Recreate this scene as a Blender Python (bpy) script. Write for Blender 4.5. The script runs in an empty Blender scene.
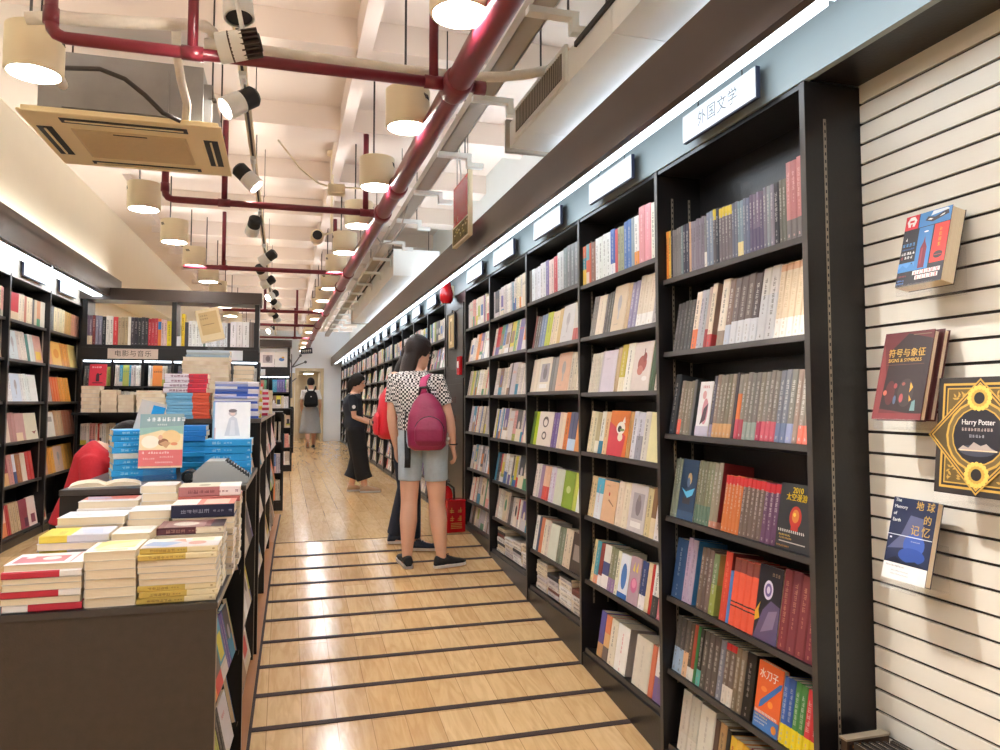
import bpy, bmesh, math, random
from mathutils import Vector, Matrix
PI = math.pi
R = math.radians
scene = bpy.context.scene
COL = scene.collection

# ------------------------------------------------------------------ camera
CAM_H = 1.12            # metres above the level floor at the far end of the aisle
F_PX = 746.0            # focal length for a 1000 px wide frame
PY = 360.0              # row of the optical axis: the picture is cropped a little low
PITCH = math.atan((402.0 - PY) / F_PX)
YAW = math.atan2(216.0, F_PX / math.cos(PITCH))
cd = bpy.data.cameras.new('camera')
cam = bpy.data.objects.new('camera', cd)
COL.objects.link(cam)
cd.sensor_width = 36.0
cd.lens = F_PX * 36.0 / 1000.0
cd.shift_y = (PY - 375.0) / 1000.0
cd.clip_start = 0.02
cd.clip_end = 100
cam.location = (0, 0, CAM_H)
cam.rotation_euler = (R(90) + PITCH, 0, -YAW)
scene.camera = cam
scene.view_settings.view_transform = 'Standard'
scene.view_settings.look = 'None'
scene.view_settings.gamma = 1
scene.view_settings.use_curve_mapping = False
scene.view_settings.exposure = 1.0
scene.cycles.use_denoising = True
scene.cycles.max_bounces = 9
scene.cycles.diffuse_bounces = 6
scene.cycles.glossy_bounces = 3
scene.cycles.sample_clamp_indirect = 6.0
scene.cycles.caustics_reflective = False
scene.cycles.caustics_refractive = False

RAMP = 0.115            # slope of the ramp
RAMP_Y = 6.25           # where the level floor starts


def floor_z(y):
    return 0.0 if y >= RAMP_Y else -RAMP * (RAMP_Y - y)


# rotation of the left-hand fittings, which stand about one degree off the aisle
LROT = Matrix.Rotation(-R(1.36), 4, 'Z')


# ------------------------------------------------------------------ colours, materials
def lin(c):
    r = []
    for v in c[:3]:
        v = v / 255.0
        r.append(v / 12.92 if v <= 0.04045 else ((v + 0.055) / 1.055) ** 2.4)
    return (r[0], r[1], r[2], 1.0)


def new_mat(name):
    m = bpy.data.materials.new(name)
    m.use_nodes = True
    nt = m.node_tree
    return m, nt, nt.nodes['Principled BSDF']


def paint(name, c, rough=0.5, var=0.06, scale=6.0, metal=0.0, spec=0.5, bump=0.0, bscale=60.0, coat=0.0):
    m, nt, b = new_mat(name)
    N, L = nt.nodes, nt.links
    tc = N.new('ShaderNodeTexCoord')
    no = N.new('ShaderNodeTexNoise')
    no.inputs['Scale'].default_value = scale
    no.inputs['Detail'].default_value = 4
    L.new(tc.outputs['Object'], no.inputs['Vector'])
    mx = N.new('ShaderNodeMix')
    mx.data_type = 'RGBA'
    a = lin(c)
    mx.inputs['A'].default_value = tuple(max(0, v * (1 - var)) for v in a[:3]) + (1,)
    mx.inputs['B'].default_value = tuple(min(1, v * (1 + var)) for v in a[:3]) + (1,)
    L.new(no.outputs['Fac'], mx.inputs['Factor'])
    L.new(mx.outputs['Result'], b.inputs['Base Color'])
    b.inputs['Roughness'].default_value = rough
    b.inputs['Metallic'].default_value = metal
    b.inputs['Specular IOR Level'].default_value = spec
    b.inputs['Coat Weight'].default_value = coat
    if bump:
        n2 = N.new('ShaderNodeTexNoise')
        n2.inputs['Scale'].default_value = bscale
        L.new(tc.outputs['Object'], n2.inputs['Vector'])
        bp = N.new('ShaderNodeBump')
        bp.inputs['Strength'].default_value = bump
        bp.inputs['Distance'].default_value = 0.01
        L.new(n2.outputs['Fac'], bp.inputs['Height'])
        L.new(bp.outputs['Normal'], b.inputs['Normal'])
    return m


def glow(name, c, strength):
    m, nt, b = new_mat(name)
    b.inputs['Base Color'].default_value = (0.8, 0.8, 0.8, 1)
    b.inputs['Emission Color'].default_value = lin(c)
    b.inputs['Emission Strength'].default_value = strength
    return m


def attr_mat(name, rough, spec=0.5, var=0.08, scale=40.0, coat=0.0):
    """printed or painted surface whose own colour is stored on the mesh"""
    m, nt, b = new_mat(name)
    N, L = nt.nodes, nt.links
    at = N.new('ShaderNodeAttribute')
    at.attribute_name = 'col'
    tc = N.new('ShaderNodeTexCoord')
    no = N.new('ShaderNodeTexNoise')
    no.inputs['Scale'].default_value = scale
    L.new(tc.outputs['Object'], no.inputs['Vector'])
    mr = N.new('ShaderNodeMapRange')
    mr.inputs['To Min'].default_value = 1 - var
    mr.inputs['To Max'].default_value = 1 + var
    L.new(no.outputs['Fac'], mr.inputs['Value'])
    mx = N.new('ShaderNodeVectorMath')
    mx.operation = 'SCALE'
    L.new(at.outputs['Color'], mx.inputs[0])
    L.new(mr.outputs['Result'], mx.inputs['Scale'])
    L.new(mx.outputs['Vector'], b.inputs['Base Color'])
    b.inputs['Roughness'].default_value = rough
    b.inputs['Specular IOR Level'].default_value = spec
    b.inputs['Coat Weight'].default_value = coat
    return m


def wood_floor(name):
    m, nt, b = new_mat(name)
    N, L = nt.nodes, nt.links
    tc = N.new('ShaderNodeTexCoord')
    mp = N.new('ShaderNodeMapping')
    mp.inputs['Rotation'].default_value = (0, 0, R(90))
    mp.inputs['Location'].default_value = (0.05, 0.052, 0)
    L.new(tc.outputs['Object'], mp.inputs['Vector'])
    br = N.new('ShaderNodeTexBrick')
    br.offset = 0.37
    br.inputs['Scale'].default_value = 1.0
    br.inputs['Brick Width'].default_value = 0.86
    br.inputs['Row Height'].default_value = 0.152
    br.inputs['Mortar Size'].default_value = 0.0016
    br.inputs['Mortar Smooth'].default_value = 0.2
    br.inputs['Bias'].default_value = 0.0
    br.inputs['Color1'].default_value = lin((214, 174, 120))
    br.inputs['Color2'].default_value = lin((226, 190, 138))
    br.inputs['Mortar'].default_value = lin((178, 138, 92))
    L.new(mp.outputs['Vector'], br.inputs['Vector'])
    # grain
    m2 = N.new('ShaderNodeMapping')
    m2.inputs['Scale'].default_value = (9.0, 1.3, 1.0)
    L.new(tc.outputs['Object'], m2.inputs['Vector'])
    no = N.new('ShaderNodeTexNoise')
    no.inputs['Scale'].default_value = 2.6
    no.inputs['Detail'].default_value = 6
    no.inputs['Distortion'].default_value = 1.6
    L.new(m2.outputs['Vector'], no.inputs['Vector'])
    cr = N.new('ShaderNodeValToRGB')
    cr.color_ramp.elements[0].position = 0.35
    cr.color_ramp.elements[0].color = (0.76, 0.66, 0.54, 1)
    cr.color_ramp.elements[1].position = 0.62
    cr.color_ramp.elements[1].color = (1, 1, 1, 1)
    L.new(no.outputs['Fac'], cr.inputs['Fac'])
    mx = N.new('ShaderNodeMix')
    mx.data_type = 'RGBA'
    mx.blend_type = 'MULTIPLY'
    mx.inputs['Factor'].default_value = 0.55
    L.new(br.outputs['Color'], mx.inputs['A'])
    L.new(cr.outputs['Color'], mx.inputs['B'])
    L.new(mx.outputs['Result'], b.inputs['Base Color'])
    mr = N.new('ShaderNodeMapRange')
    mr.inputs['To Min'].default_value = 0.12
    mr.inputs['To Max'].default_value = 0.24
    L.new(no.outputs['Fac'], mr.inputs['Value'])
    L.new(mr.outputs['Result'], b.inputs['Roughness'])
    bp = N.new('ShaderNodeBump')
    bp.inputs['Strength'].default_value = 0.25
    bp.inputs['Distance'].default_value = 0.002
    L.new(br.outputs['Fac'], bp.inputs['Height'])
    bp.invert = True
    L.new(bp.outputs['Normal'], b.inputs['Normal'])
    return m


def page_mat(name):
    m, nt, b = new_mat(name)
    N, L = nt.nodes, nt.links
    tc = N.new('ShaderNodeTexCoord')
    mp = N.new('ShaderNodeMapping')
    mp.inputs['Scale'].default_value = (0.0, 1.0, 0.0)
    L.new(tc.outputs['Object'], mp.inputs['Vector'])
    no = N.new('ShaderNodeTexNoise')
    no.inputs['Scale'].default_value = 700
    no.inputs['Detail'].default_value = 2
    L.new(mp.outputs['Vector'], no.inputs['Vector'])
    cr = N.new('ShaderNodeValToRGB')
    cr.color_ramp.elements[0].color = lin((214, 190, 152))
    cr.color_ramp.elements[1].color = lin((243, 232, 208))
    cr.color_ramp.elements[0].position = 0.3
    cr.color_ramp.elements[1].position = 0.65
    L.new(no.outputs['Fac'], cr.inputs['Fac'])
    L.new(cr.outputs['Color'], b.inputs['Base Color'])
    b.inputs['Roughness'].default_value = 0.8
    return m


def check_cloth(name, ca, cb, scale):
    m, nt, b = new_mat(name)
    N, L = nt.nodes, nt.links
    tc = N.new('ShaderNodeTexCoord')
    mp = N.new('ShaderNodeMapping')
    mp.inputs['Rotation'].default_value = (0, 0, 0.4)
    L.new(tc.outputs['Object'], mp.inputs['Vector'])
    ck = N.new('ShaderNodeTexChecker')
    ck.inputs['Scale'].default_value = scale
    ck.inputs['Color1'].default_value = lin(ca)
    ck.inputs['Color2'].default_value = lin(cb)
    L.new(mp.outputs['Vector'], ck.inputs['Vector'])
    L.new(ck.outputs['Color'], b.inputs['Base Color'])
    b.inputs['Roughness'].default_value = 0.85
    return m


MT = {}
MT['black_wood'] = paint('black_stained_wood', (22, 19, 19), 0.33, 0.25, 14, bump=0.05, bscale=90)
MT['desk_panel'] = paint('dark_brown_laminate', (66, 56, 47), 0.55, 0.22, 30, bump=0.15, bscale=180)
MT['edge2'] = paint('pale_island_edge', (156, 142, 122), 0.4, 0.15, 25)
MT['edge'] = paint('lighter_shelf_edge', (66, 60, 56), 0.4, 0.2, 25)  # front edges a little lighter than the boards
MT['fascia'] = paint('brown_fascia_board', (70, 58, 52), 0.32, 0.25, 3.0)
MT['header'] = paint('grey_header_board', (146, 158, 160), 0.45, 0.05)
MT['cream_wall'] = paint('cream_wall_paint', (246, 239, 220), 0.7, 0.02)
MT['white_wall'] = paint('white_wall_paint', (226, 232, 230), 0.65, 0.02)
MT['ceiling'] = paint('beige_ceiling_paint', (226, 213, 202), 0.75, 0.03, 1.5)
MT['white_metal'] = paint('white_painted_metal', (238, 243, 243), 0.4, 0.03)
MT['grey_metal'] = paint('pale_grey_metal', (176, 170, 160), 0.45, 0.06, 4)
MT['galv'] = paint('galvanised_sheet', (150, 150, 150), 0.4, 0.18, 9, metal=0.6)
MT['red_pipe'] = paint('dark_red_pipe_paint', (116, 34, 48), 0.3, 0.12, 12)
MT['lagging'] = paint('white_pipe_lagging', (240, 236, 228), 0.8, 0.12, 18, bump=0.4, bscale=50)
MT['ivory'] = paint('yellowed_ivory_plastic', (248, 230, 186), 0.5, 0.05, 3)
MT['ivory_dark'] = paint('ivory_grille', (222, 200, 160), 0.65, 0.06, 60)
MT['lamp_body'] = paint('cream_lamp_enamel', (238, 226, 196), 0.4, 0.04, 5)
MT['black'] = paint('matt_black', (22, 22, 24), 0.5, 0.1)
MT['rod'] = paint('dark_steel_rod', (58, 50, 46), 0.5, 0.15, 30)
MT['slat'] = paint('cream_slat_board', (230, 224, 211), 0.5, 0.03, 4)
MT['groove'] = paint('dark_slat_groove', (46, 38, 34), 0.6, 0.1)
MT['floor'] = wood_floor('maple_plank_floor')
MT['strip'] = paint('anti_slip_rubber', (64, 46, 38), 0.75, 0.2, 60, bump=0.3, bscale=300)
MT['plinth'] = paint('orange_brown_trim_wood', (166, 108, 56), 0.4, 0.15, 10)
MT['cover'] = attr_mat('printed_book_cover', 0.42, 0.45, 0.07, 30)
MT['print'] = attr_mat('matt_print', 0.6, 0.3, 0.05, 30)
MT['gloss'] = attr_mat('glossy_print', 0.22, 0.5, 0.05, 20)
MT['page'] = page_mat('book_pages')
MT['lamp'] = glow('lit_lamp_diffuser', (246, 249, 255), 62.0)
MT['spot'] = glow('lit_spot_lens', (255, 246, 232), 40.0)
MT['fill_glow'] = glow('added_fill_glow', (248, 249, 255), 12.0)  # added glow that lifts the ceiling and the doorway
MT['cove'] = glow('added_cove_glow', (240, 247, 255), 11.0)  # glow of the added strips on the long fascia
MT['track_fill_glow'] = glow('added_track_glow', (255, 246, 236), 8.0)  # added upward glow along the track
MT['cove2'] = glow('added_warm_cove_glow', (255, 250, 240), 11.0)  # glow of the added strips under the cream bulkhead
MT['tube'] = glow('lit_strip_diffuser', (232, 244, 255), 3.6)
MT['sign'] = paint('white_sign_acrylic', (214, 218, 220), 0.35, 0.01)
MT['signedge'] = paint('navy_sign_edge', (44, 48, 72), 0.4, 0.05)
MT['ink'] = paint('grey_sign_lettering', (96, 100, 106), 0.5, 0.02)
MT['darkink'] = paint('dark_sign_lettering', (60, 52, 48), 0.5, 0.02)
MT['whiteink'] = paint('white_lettering', (236, 234, 228), 0.5, 0.02)
MT['goldink'] = paint('gold_lettering', (206, 166, 84), 0.35, 0.08, 40)
MT['yellowink'] = paint('yellow_lettering', (236, 200, 40), 0.45, 0.02)
MT['gold'] = paint('gold_print', (196, 154, 66), 0.32, 0.15, 60, metal=0.35)
MT['track'] = paint('zinc_shelf_track', (150, 140, 126), 0.4, 0.1, 40, metal=0.5)
MT['skin'] = paint('skin', (228, 178, 150), 0.55, 0.05, 12)
MT['hair'] = paint('dark_hair', (28, 20, 18), 0.5, 0.3, 60, spec=0.25, bump=0.3, bscale=120)
MT['hairbrown'] = paint('dark_brown_hair', (40, 27, 23), 0.42, 0.3, 60, spec=0.3, bump=0.3, bscale=120)
MT['checks'] = check_cloth('black_and_white_check_cloth', (28, 26, 30), (232, 228, 222), 66)
MT['denim'] = paint('pale_blue_denim', (180, 194, 202), 0.85, 0.12, 40, bump=0.3, bscale=250)
MT['jeans'] = paint('dark_blue_denim', (34, 42, 58), 0.85, 0.15, 30, bump=0.3, bscale=250)
MT['navycloth'] = paint('dark_navy_cotton', (28, 32, 42), 0.85, 0.12, 20, bump=0.3, bscale=60)
MT['blackcloth'] = paint('black_cotton', (20, 18, 20), 0.85, 0.12, 20, bump=0.3, bscale=60)
MT['redcloth'] = paint('red_cotton', (206, 42, 54), 0.8, 0.08, 20, bump=0.3, bscale=60)
MT['whitecloth'] = paint('white_cotton', (236, 234, 232), 0.85, 0.04, 20)
MT['greycloth'] = paint('light_grey_cotton', (176, 180, 184), 0.85, 0.08, 20)
MT['maroon'] = paint('maroon_nylon', (146, 34, 76), 0.5, 0.15, 14, bump=0.35, bscale=35)
MT['pinkstrap'] = paint('pink_webbing', (196, 62, 112), 0.6, 0.1, 40)
MT['rednylon'] = paint('red_nylon', (222, 40, 54), 0.5, 0.1, 14, bump=0.3, bscale=35)
MT['shoeblack'] = paint('black_shoe_mesh', (22, 22, 24), 0.7, 0.2, 60)
MT['shoebeige'] = paint('beige_shoe_leather', (190, 158, 128), 0.6, 0.08, 30)
MT['shoenavy'] = paint('navy_trainer_mesh', (36, 48, 70), 0.7, 0.15, 60)
MT['sole'] = paint('white_rubber_sole', (214, 206, 198), 0.6, 0.05)
MT['red_gloss'] = paint('glossy_red_enamel', (196, 28, 34), 0.22, 0.05)
MT['doorbeige'] = paint('beige_door_surround', (204, 188, 156), 0.6, 0.05, 6)


# ------------------------------------------------------------------ mesh builder
class MB:
    def __init__(self):
        self.v, self.f, self.c, self.m = [], [], [], []

    def face(self, pts, c=(200, 200, 200), m=0):
        b = len(self.v)
        self.v.extend([tuple(p) for p in pts])
        self.f.append(tuple(range(b, b + len(pts))))
        self.c.append(c)
        self.m.append(m)

    def box(self, x0, x1, y0, y1, z0, z1, c=(200, 200, 200), m=0, M=None, cols=None):
        """cols: optional colours for the -x +x -y +y -z +z sides"""
        P = [(x0, y0, z0), (x1, y0, z0), (x1, y1, z0), (x0, y1, z0), (x0, y0, z1), (x1, y0, z1), (x1, y1, z1), (x0, y1, z1)]
        if M is not None:
            P = [tuple(M @ Vector(p)) for p in P]
        b = len(self.v)
        self.v.extend(P)
        for k, q in enumerate([(0, 4, 7, 3), (1, 2, 6, 5), (0, 1, 5, 4), (3, 7, 6, 2), (0, 3, 2, 1), (4, 5, 6, 7)]):
            self.f.append(tuple(b + i for i in q))
            self.c.append(cols[k] if cols else c)
            self.m.append(m)

    def loft(self, rings, c=(200, 200, 200), m=0, n=16, cap=True, power=2.0):
        """rings: (centre, u axis, v axis) with the axes scaled to the half sizes"""
        b = len(self.v)
        for (o, u, v) in rings:
            o, u, v = Vector(o), Vector(u), Vector(v)
            for k in range(n):
                a = 2 * PI * k / n
                ca, sa = math.cos(a), math.sin(a)
                if power != 2.0:
                    ca = math.copysign(abs(ca) ** (2 / power), ca)
                    sa = math.copysign(abs(sa) ** (2 / power), sa)
                self.v.append(tuple(o + u * ca + v * sa))
        for i in range(len(rings) - 1):
            for k in range(n):
                k2 = (k + 1) % n
                self.f.append((b + i * n + k, b + i * n + k2, b + (i + 1) * n + k2, b + (i + 1) * n + k))
                self.c.append(c)
                self.m.append(m)
        if cap:
            self.f.append(tuple(b + k for k in reversed(range(n))))
            self.f.append(tuple(b + (len(rings) - 1) * n + k for k in range(n)))
            self.c += [c, c]
            self.m += [m, m]

    def tube(self, pts, rad, c=(200, 200, 200), m=0, n=12, cap=True):
        pts = [Vector(p) for p in pts]
        if not isinstance(rad, (list, tuple)):
            rad = [rad] * len(pts)
        rings = []
        u = None
        for i, p in enumerate(pts):
            t = (pts[min(i + 1, len(pts) - 1)] - pts[max(i - 1, 0)]).normalized()
            if u is None:
                a = Vector((0, 0, 1)) if abs(t.z) < 0.9 else Vector((1, 0, 0))
                u = t.cross(a).normalized()
            else:
                u = (u - t * u.dot(t)).normalized()
            w = t.cross(u)
            rings.append((p, u * rad[i], w * rad[i]))
        self.loft(rings, c, m, n, cap)

    def lathe(self, prof, c=(200, 200, 200), m=0, n=24, M=None, cap=True):
        """prof: (radius, height) pairs about the local z axis"""
        M = M or Matrix.Identity(4)
        M3 = M.to_3x3()
        self.loft([(M @ Vector((0, 0, h)), M3 @ Vector((max(r, 1e-5), 0, 0)), M3 @ Vector((0, max(r, 1e-5), 0))) for r, h in prof], c, m, n, cap)

    def ball(self, o, r, c=(200, 200, 200), m=0, n=12, k=8):
        o = Vector(o)
        rx, ry, rz = r if isinstance(r, (tuple, list)) else (r, r, r)
        rings = []
        for i in range(k + 1):
            a = -PI / 2 + PI * i / k
            ca = max(math.cos(a), 0.02)
            rings.append((o + Vector((0, 0, rz * math.sin(a))), (rx * ca, 0, 0), (0, ry * ca, 0)))
        self.loft(rings, c, m, n)

    def mesh(self, name, mats, smooth=False, colour=True):
        me = bpy.data.meshes.new(name)
        me.from_pydata(self.v, [], self.f)
        for mm in mats:
            me.materials.append(mm)
        if len(mats) > 1:
            me.polygons.foreach_set('material_index', self.m)
        if colour:
            ca = me.color_attributes.new('col', 'BYTE_COLOR', 'CORNER')
            buf = []
            for f, c in zip(self.f, self.c):
                q = LINC.get(c)
                if q is None:
                    q = LINC[c] = lin(c)
                buf.extend(q * len(f))
            ca.data.foreach_set('color', buf)
        if smooth:
            me.polygons.foreach_set('use_smooth', [True] * len(me.polygons))
        me.update()
        return me

    def build(self, name, mats, parent=None, M=None, smooth=False, colour=None):
        if not isinstance(mats, (list, tuple)):
            mats = [mats]
        if colour is None:
            colour = any(x in (MT['cover'], MT['print'], MT['gloss']) for x in mats)
        o = bpy.data.objects.new(name, self.mesh(name, mats, smooth, colour))
        COL.objects.link(o)
        if parent is not None:
            o.parent = parent
        if M is not None:
            o.matrix_basis = M
        return o


LINC = {}
KIDS = {}


def tag(o, label=None, cat=None, group=None, kind=None):
    if label:
        o['label'] = label
    if cat:
        o['category'] = cat
    if group:
        o['group'] = group
    if kind:
        o['kind'] = kind
    return o


def thing(name, label, cat, loc=(0, 0, 0), rz=0.0, group=None, M=None):
    o = bpy.data.objects.new(name, None)
    COL.objects.link(o)
    o.empty_display_size = 0.05
    o.matrix_basis = M if M is not None else Matrix.Translation(loc) @ Matrix.Rotation(rz, 4, 'Z')
    return tag(o, label, cat, group)


def bevel(o, w=0.004, seg=2):
    b = o.modifiers.new('bevel', 'BEVEL')
    b.width = w
    b.segments = seg
    b.limit_method = 'ANGLE'
    b.angle_limit = R(40)
    return o


def smooth_by_angle(o, deg=40):
    me = o.data
    me.polygons.foreach_set('use_smooth', [True] * len(me.polygons))
    me.set_sharp_from_angle(angle=R(deg))
    return o


def evaluated(o, name):
    dg = bpy.context.evaluated_depsgraph_get()
    me = bpy.data.meshes.new_from_object(o.evaluated_get(dg), depsgraph=dg)
    me.name = name
    return me


def text_obj(name, body, size, mat, parent, M, depth=0.0008, align='LEFT', spacing=1.0, bold=0.0, sx=1.0):
    """lettering turned into a mesh and attached to its part"""
    cu = bpy.data.curves.new(name, 'FONT')
    cu.body = body
    cu.size = size
    cu.extrude = depth
    cu.offset = bold
    cu.align_x = align
    cu.align_y = 'CENTER'
    cu.space_character = spacing
    cu.space_line = 0.9
    t = bpy.data.objects.new(name, cu)
    COL.objects.link(t)
    bpy.context.view_layer.update()
    me = evaluated(t, name)
    bpy.data.objects.remove(t)
    me.materials.clear()
    me.materials.append(mat)
    o = bpy.data.objects.new(name, me)
    COL.objects.link(o)
    o.parent = parent
    o.matrix_basis = M @ Matrix.Diagonal((sx, 1, 1, 1))
    return o


def remesh(mb, voxel, name, mats, parent=None, it=4, M=None):
    t = mb.build('tmp', mats)
    r = t.modifiers.new('r', 'REMESH')
    r.mode = 'VOXEL'
    r.voxel_size = voxel
    s = t.modifiers.new('s', 'SMOOTH')
    s.factor = 0.5
    s.iterations = it
    bpy.context.view_layer.update()
    me = evaluated(t, name)
    bpy.data.objects.remove(t)
    me.polygons.foreach_set('use_smooth', [True] * len(me.polygons))
    o = bpy.data.objects.new(name, me)
    COL.objects.link(o)
    if parent is not None:
        o.parent = parent
    if M is not None:
        o.matrix_basis = M
    return o


ORD = ('first second third fourth fifth sixth seventh eighth ninth tenth eleventh twelfth thirteenth fourteenth fifteenth sixteenth '
       'seventeenth eighteenth nineteenth twentieth').split() + ['twenty-' + s for s in
      'first second third fourth fifth sixth seventh eighth ninth'.split()] + ['thirtieth'] + ['thirty-' + s for s in
      'first second third fourth fifth sixth seventh eighth ninth'.split()] + ['fortieth'] + ['forty-' + s for s in 'first second third fourth fifth'.split()]


def shift_new(before, dx, dz):
    bpy.context.view_layer.update()
    for o in list(COL.objects):
        if o.parent is None and o not in before:
            o.matrix_basis = Matrix.Translation((dx, 0, dz)) @ o.matrix_basis


def pick(px, py, axis, val):
    """point on the plane axis = val that the photograph shows at a pixel of its 1000 x 750 frame"""
    d = CAMR @ Vector(((px - 500) / F_PX, (PY - py) / F_PX, -1.0))
    o = Vector((0, 0, CAM_H))
    return o + d * ((val - o[axis]) / d[axis])


CAMR = cam.rotation_euler.to_matrix()
# ------------------------------------------------------------------ the room
XR, XSLAT, XFRONT = 1.80, 1.76, 1.55
YB, YF = -3.0, 22.0


def structure(o):
    o['kind'] = 'structure'
    return o


mb = MB()
for y0, y1 in ((YB, RAMP_Y), (RAMP_Y, YF + 2.2)):
    mb.face([(-3.6, y0, floor_z(y0)), (1.9, y0, floor_z(y0)), (1.9, y1, floor_z(y1)), (-3.6, y1, floor_z(y1))])
for y0, y1 in ((YB, RAMP_Y), (RAMP_Y, YF + 2.2)):
    mb.face([(-3.6, y1, floor_z(y1) - .1), (1.9, y1, floor_z(y1) - .1), (1.9, y0, floor_z(y0) - .1), (-3.6, y0, floor_z(y0) - .1)])
structure(mb.build('floor', MT['floor']))
# anti-slip strips let into the ramp, and the joint where the ramp starts
n = 0
for k in range(26):
    y = 5.90 - 0.298 * k
    if y < -2.2:
        break
    n += 1
    mb = MB()
    x0 = -0.05 - 0.024 * (6.2 - y) - 0.01
    pts = []
    for (yy, up) in ((y - .019, 0.002), (y - .016, 0.004), (y + .016, 0.004), (y + .019, 0.002)):
        pts.append((yy, floor_z(yy) + up))
    for (a, b) in zip(pts[:-1], pts[1:]):
        mb.face([(x0, a[0], a[1]), (XFRONT + .01, a[0], a[1]), (XFRONT + .01, b[0], b[1]), (x0, b[0], b[1])])
    a, b = pts[0], pts[-1]
    mb.face([(x0, b[0], b[1] - .004), (XFRONT + .01, b[0], b[1] - .004), (XFRONT + .01, a[0], a[1] - .004), (x0, a[0], a[1] - .004)])
    structure(mb.build('trim_%d' % n, MT['strip']))
mb = MB()
mb.box(-.06, XFRONT, RAMP_Y - .006, RAMP_Y + .006, -.004, .002)
structure(mb.build('trim_%d' % (n + 1), MT['strip']))
# timber edging along the left-hand fittings, with its dark joint
mb = MB()
ys = [-2.5, 0, 2, 4, RAMP_Y, 7.8]
for a, b in zip(ys[:-1], ys[1:]):
    f = lambda y: -0.05 - 0.024 * (6.2 - y) if y < 6.25 else -0.05 + 0.024 * (y - 6.2)
    for (o0, o1, up, col, mi) in ((-.09, -.012, .012, 0, 0), (-.012, .002, .004, 0, 1)):
        mb.face([(f(a) + o0, a, floor_z(a) + up), (f(a) + o1, a, floor_z(a) + up), (f(b) + o1, b, floor_z(b) + up), (f(b) + o0, b, floor_z(b) + up)], m=mi)
structure(mb.build('baseboard_left', [MT['plinth'], MT['strip']]))

CZ = 3.25
mb = MB()
mb.box(-3.6, 1.9, YB, YF + 2.2, CZ, CZ + .1)
y = -2.4
while y < YF:
    mb.box(-1.5, 1.9, y, y + .26, CZ - .17, CZ)
    y += 1.3
mb.box(-3.6, -1.42, YB, YF, CZ - .1, CZ)
mb.box(.36, .44, YB, YF, CZ - .2, CZ)
structure(mb.build('ceiling', MT['ceiling']))

mb = MB()
mb.box(XR, XR + .12, YB, YF, -1.3, CZ)
structure(mb.build('wall_right', MT['white_wall']))
mb = MB()
mb.box(-3.6, 1.9, YB - .12, YB, -1.3, CZ)
structure(mb.build('wall_back', MT['cream_wall']))
mb = MB()
mb.box(-2.5, -2.4, YB, YF + 1, -1.3, CZ + 0.05, M=LROT)
mb.box(-2.4, -1.985, YB, YF + 1, 2.392, CZ + 0.05, M=LROT)
structure(mb.build('wall_left', MT['cream_wall']))
# far wall with the doorway in it
dl, dr, dt = pick(298.5, 371, 1, YF).x, pick(320.5, 371, 1, YF).x, pick(309, 371.5, 1, YF).z
mb = MB()
mb.box(-3.6, dl, YF, YF + .15, -.1, CZ)
mb.box(dr, 1.9, YF, YF + .15, -.1, CZ)
mb.box(dl, dr, YF, YF + .15, dt, CZ)
mb.box(-3.6, 1.9, YF + 2.1, YF + 2.2, -.1, CZ)
structure(mb.build('wall_front', paint('pale_blue_white_paint', (238, 245, 252), .6, .02)))
mb = MB()
mb.box(dl - .09, dl, YF - .05, YF + .02, 0, dt + .09)
mb.box(dr, dr + .09, YF - .05, YF + .02, 0, dt + .09)
mb.box(dl, dr, YF - .05, YF + .02, dt, dt + .09)
mb.box(dl - .02, dl, YF + .02, YF + 2.1, 0, dt)
mb.box(dr, dr + .02, YF + .02, YF + 2.1, 0, dt)
mb.box(dl, dr, YF + .02, YF + 2.1, dt, dt + .02)
mb.box(dl, dr, YF + 1.9, YF + 2.0, 0, dt)
structure(mb.build('door_1', MT['doorbeige']))
t = thing('added_ceiling_light', 'added small square ceiling light inside the far doorway', 'ceiling light', ((dl + dr) / 2, YF + 1.0, dt - .03))  # lamp added to brighten the doorway recess
mb = MB(); mb.box(-.15, .15, -.15, .15, .0, .029); mb.build('housing', MT['white_metal'], t)
mb = MB(); mb.box(-.13, .13, -.13, .13, -.006, -.0005); mb.build('diffuser', MT['fill_glow'], t)
# beige panelling left of the doorway
a, b = pick(287, 380, 1, YF - .06), pick(298, 372, 1, YF - .06)
mb = MB()
mb.box(a.x - .35, dl - .1, YF - .06, YF - .001, 0, dt - .05)
structure(mb.build('trim_90', MT['doorbeige']))
# grey branching tree painted on the far wall
mb = MB()
def br(p, q, w):
    p, q = pick(p[0], p[1], 1, YF - .075), pick(q[0], q[1], 1, YF - .075)
    mb.tube([p, q], [w, w * .7], n=6)
br((291.5, 398), (291.5, 384), .03); br((291.5, 384), (291.5, 367), .028); br((291.5, 367), (291.5, 354), .02)
br((291.5, 383), (287.5, 380.5), .02); br((291.5, 382), (296.5, 378), .02); br((291.5, 368), (300.5, 355.5), .022)
br((293, 367), (305.5, 362), .02); br((291.5, 364), (288, 353), .016)
for p in ((300.5, 355.5), (305.5, 362)):
    c = pick(p[0], p[1], 1, YF - .075)
    mb.ball(c, (.04, .015, .04), n=8, k=5)
tag(mb.build('wall_decal', MT['ink']), 'thin grey branching tree decal on the far wall beside the doorway', 'wall decal')
t = thing('hanging_sign', 'small dark navy sign hanging in front of the far wall', 'sign', pick(306.5, 351, 1, 19.0))
mb = MB(); mb.box(-.14, .14, -.015, .015, -.07, .07)
mb.build('panel', MT['signedge'], t, Matrix.Rotation(R(-5), 4, 'Y') )
mb = MB()
for k in range(5):
    mb.box(-.1 + .045 * k, -.07 + .045 * k, -.017, -.0155, -.012, .03)
    mb.box(-.1 + .045 * k, -.08 + .045 * k, -.017, -.0155, -.035, -.022)
mb.build('lettering', MT['whiteink'], t, Matrix.Rotation(R(-5), 4, 'Y'))
mb = MB()
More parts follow.
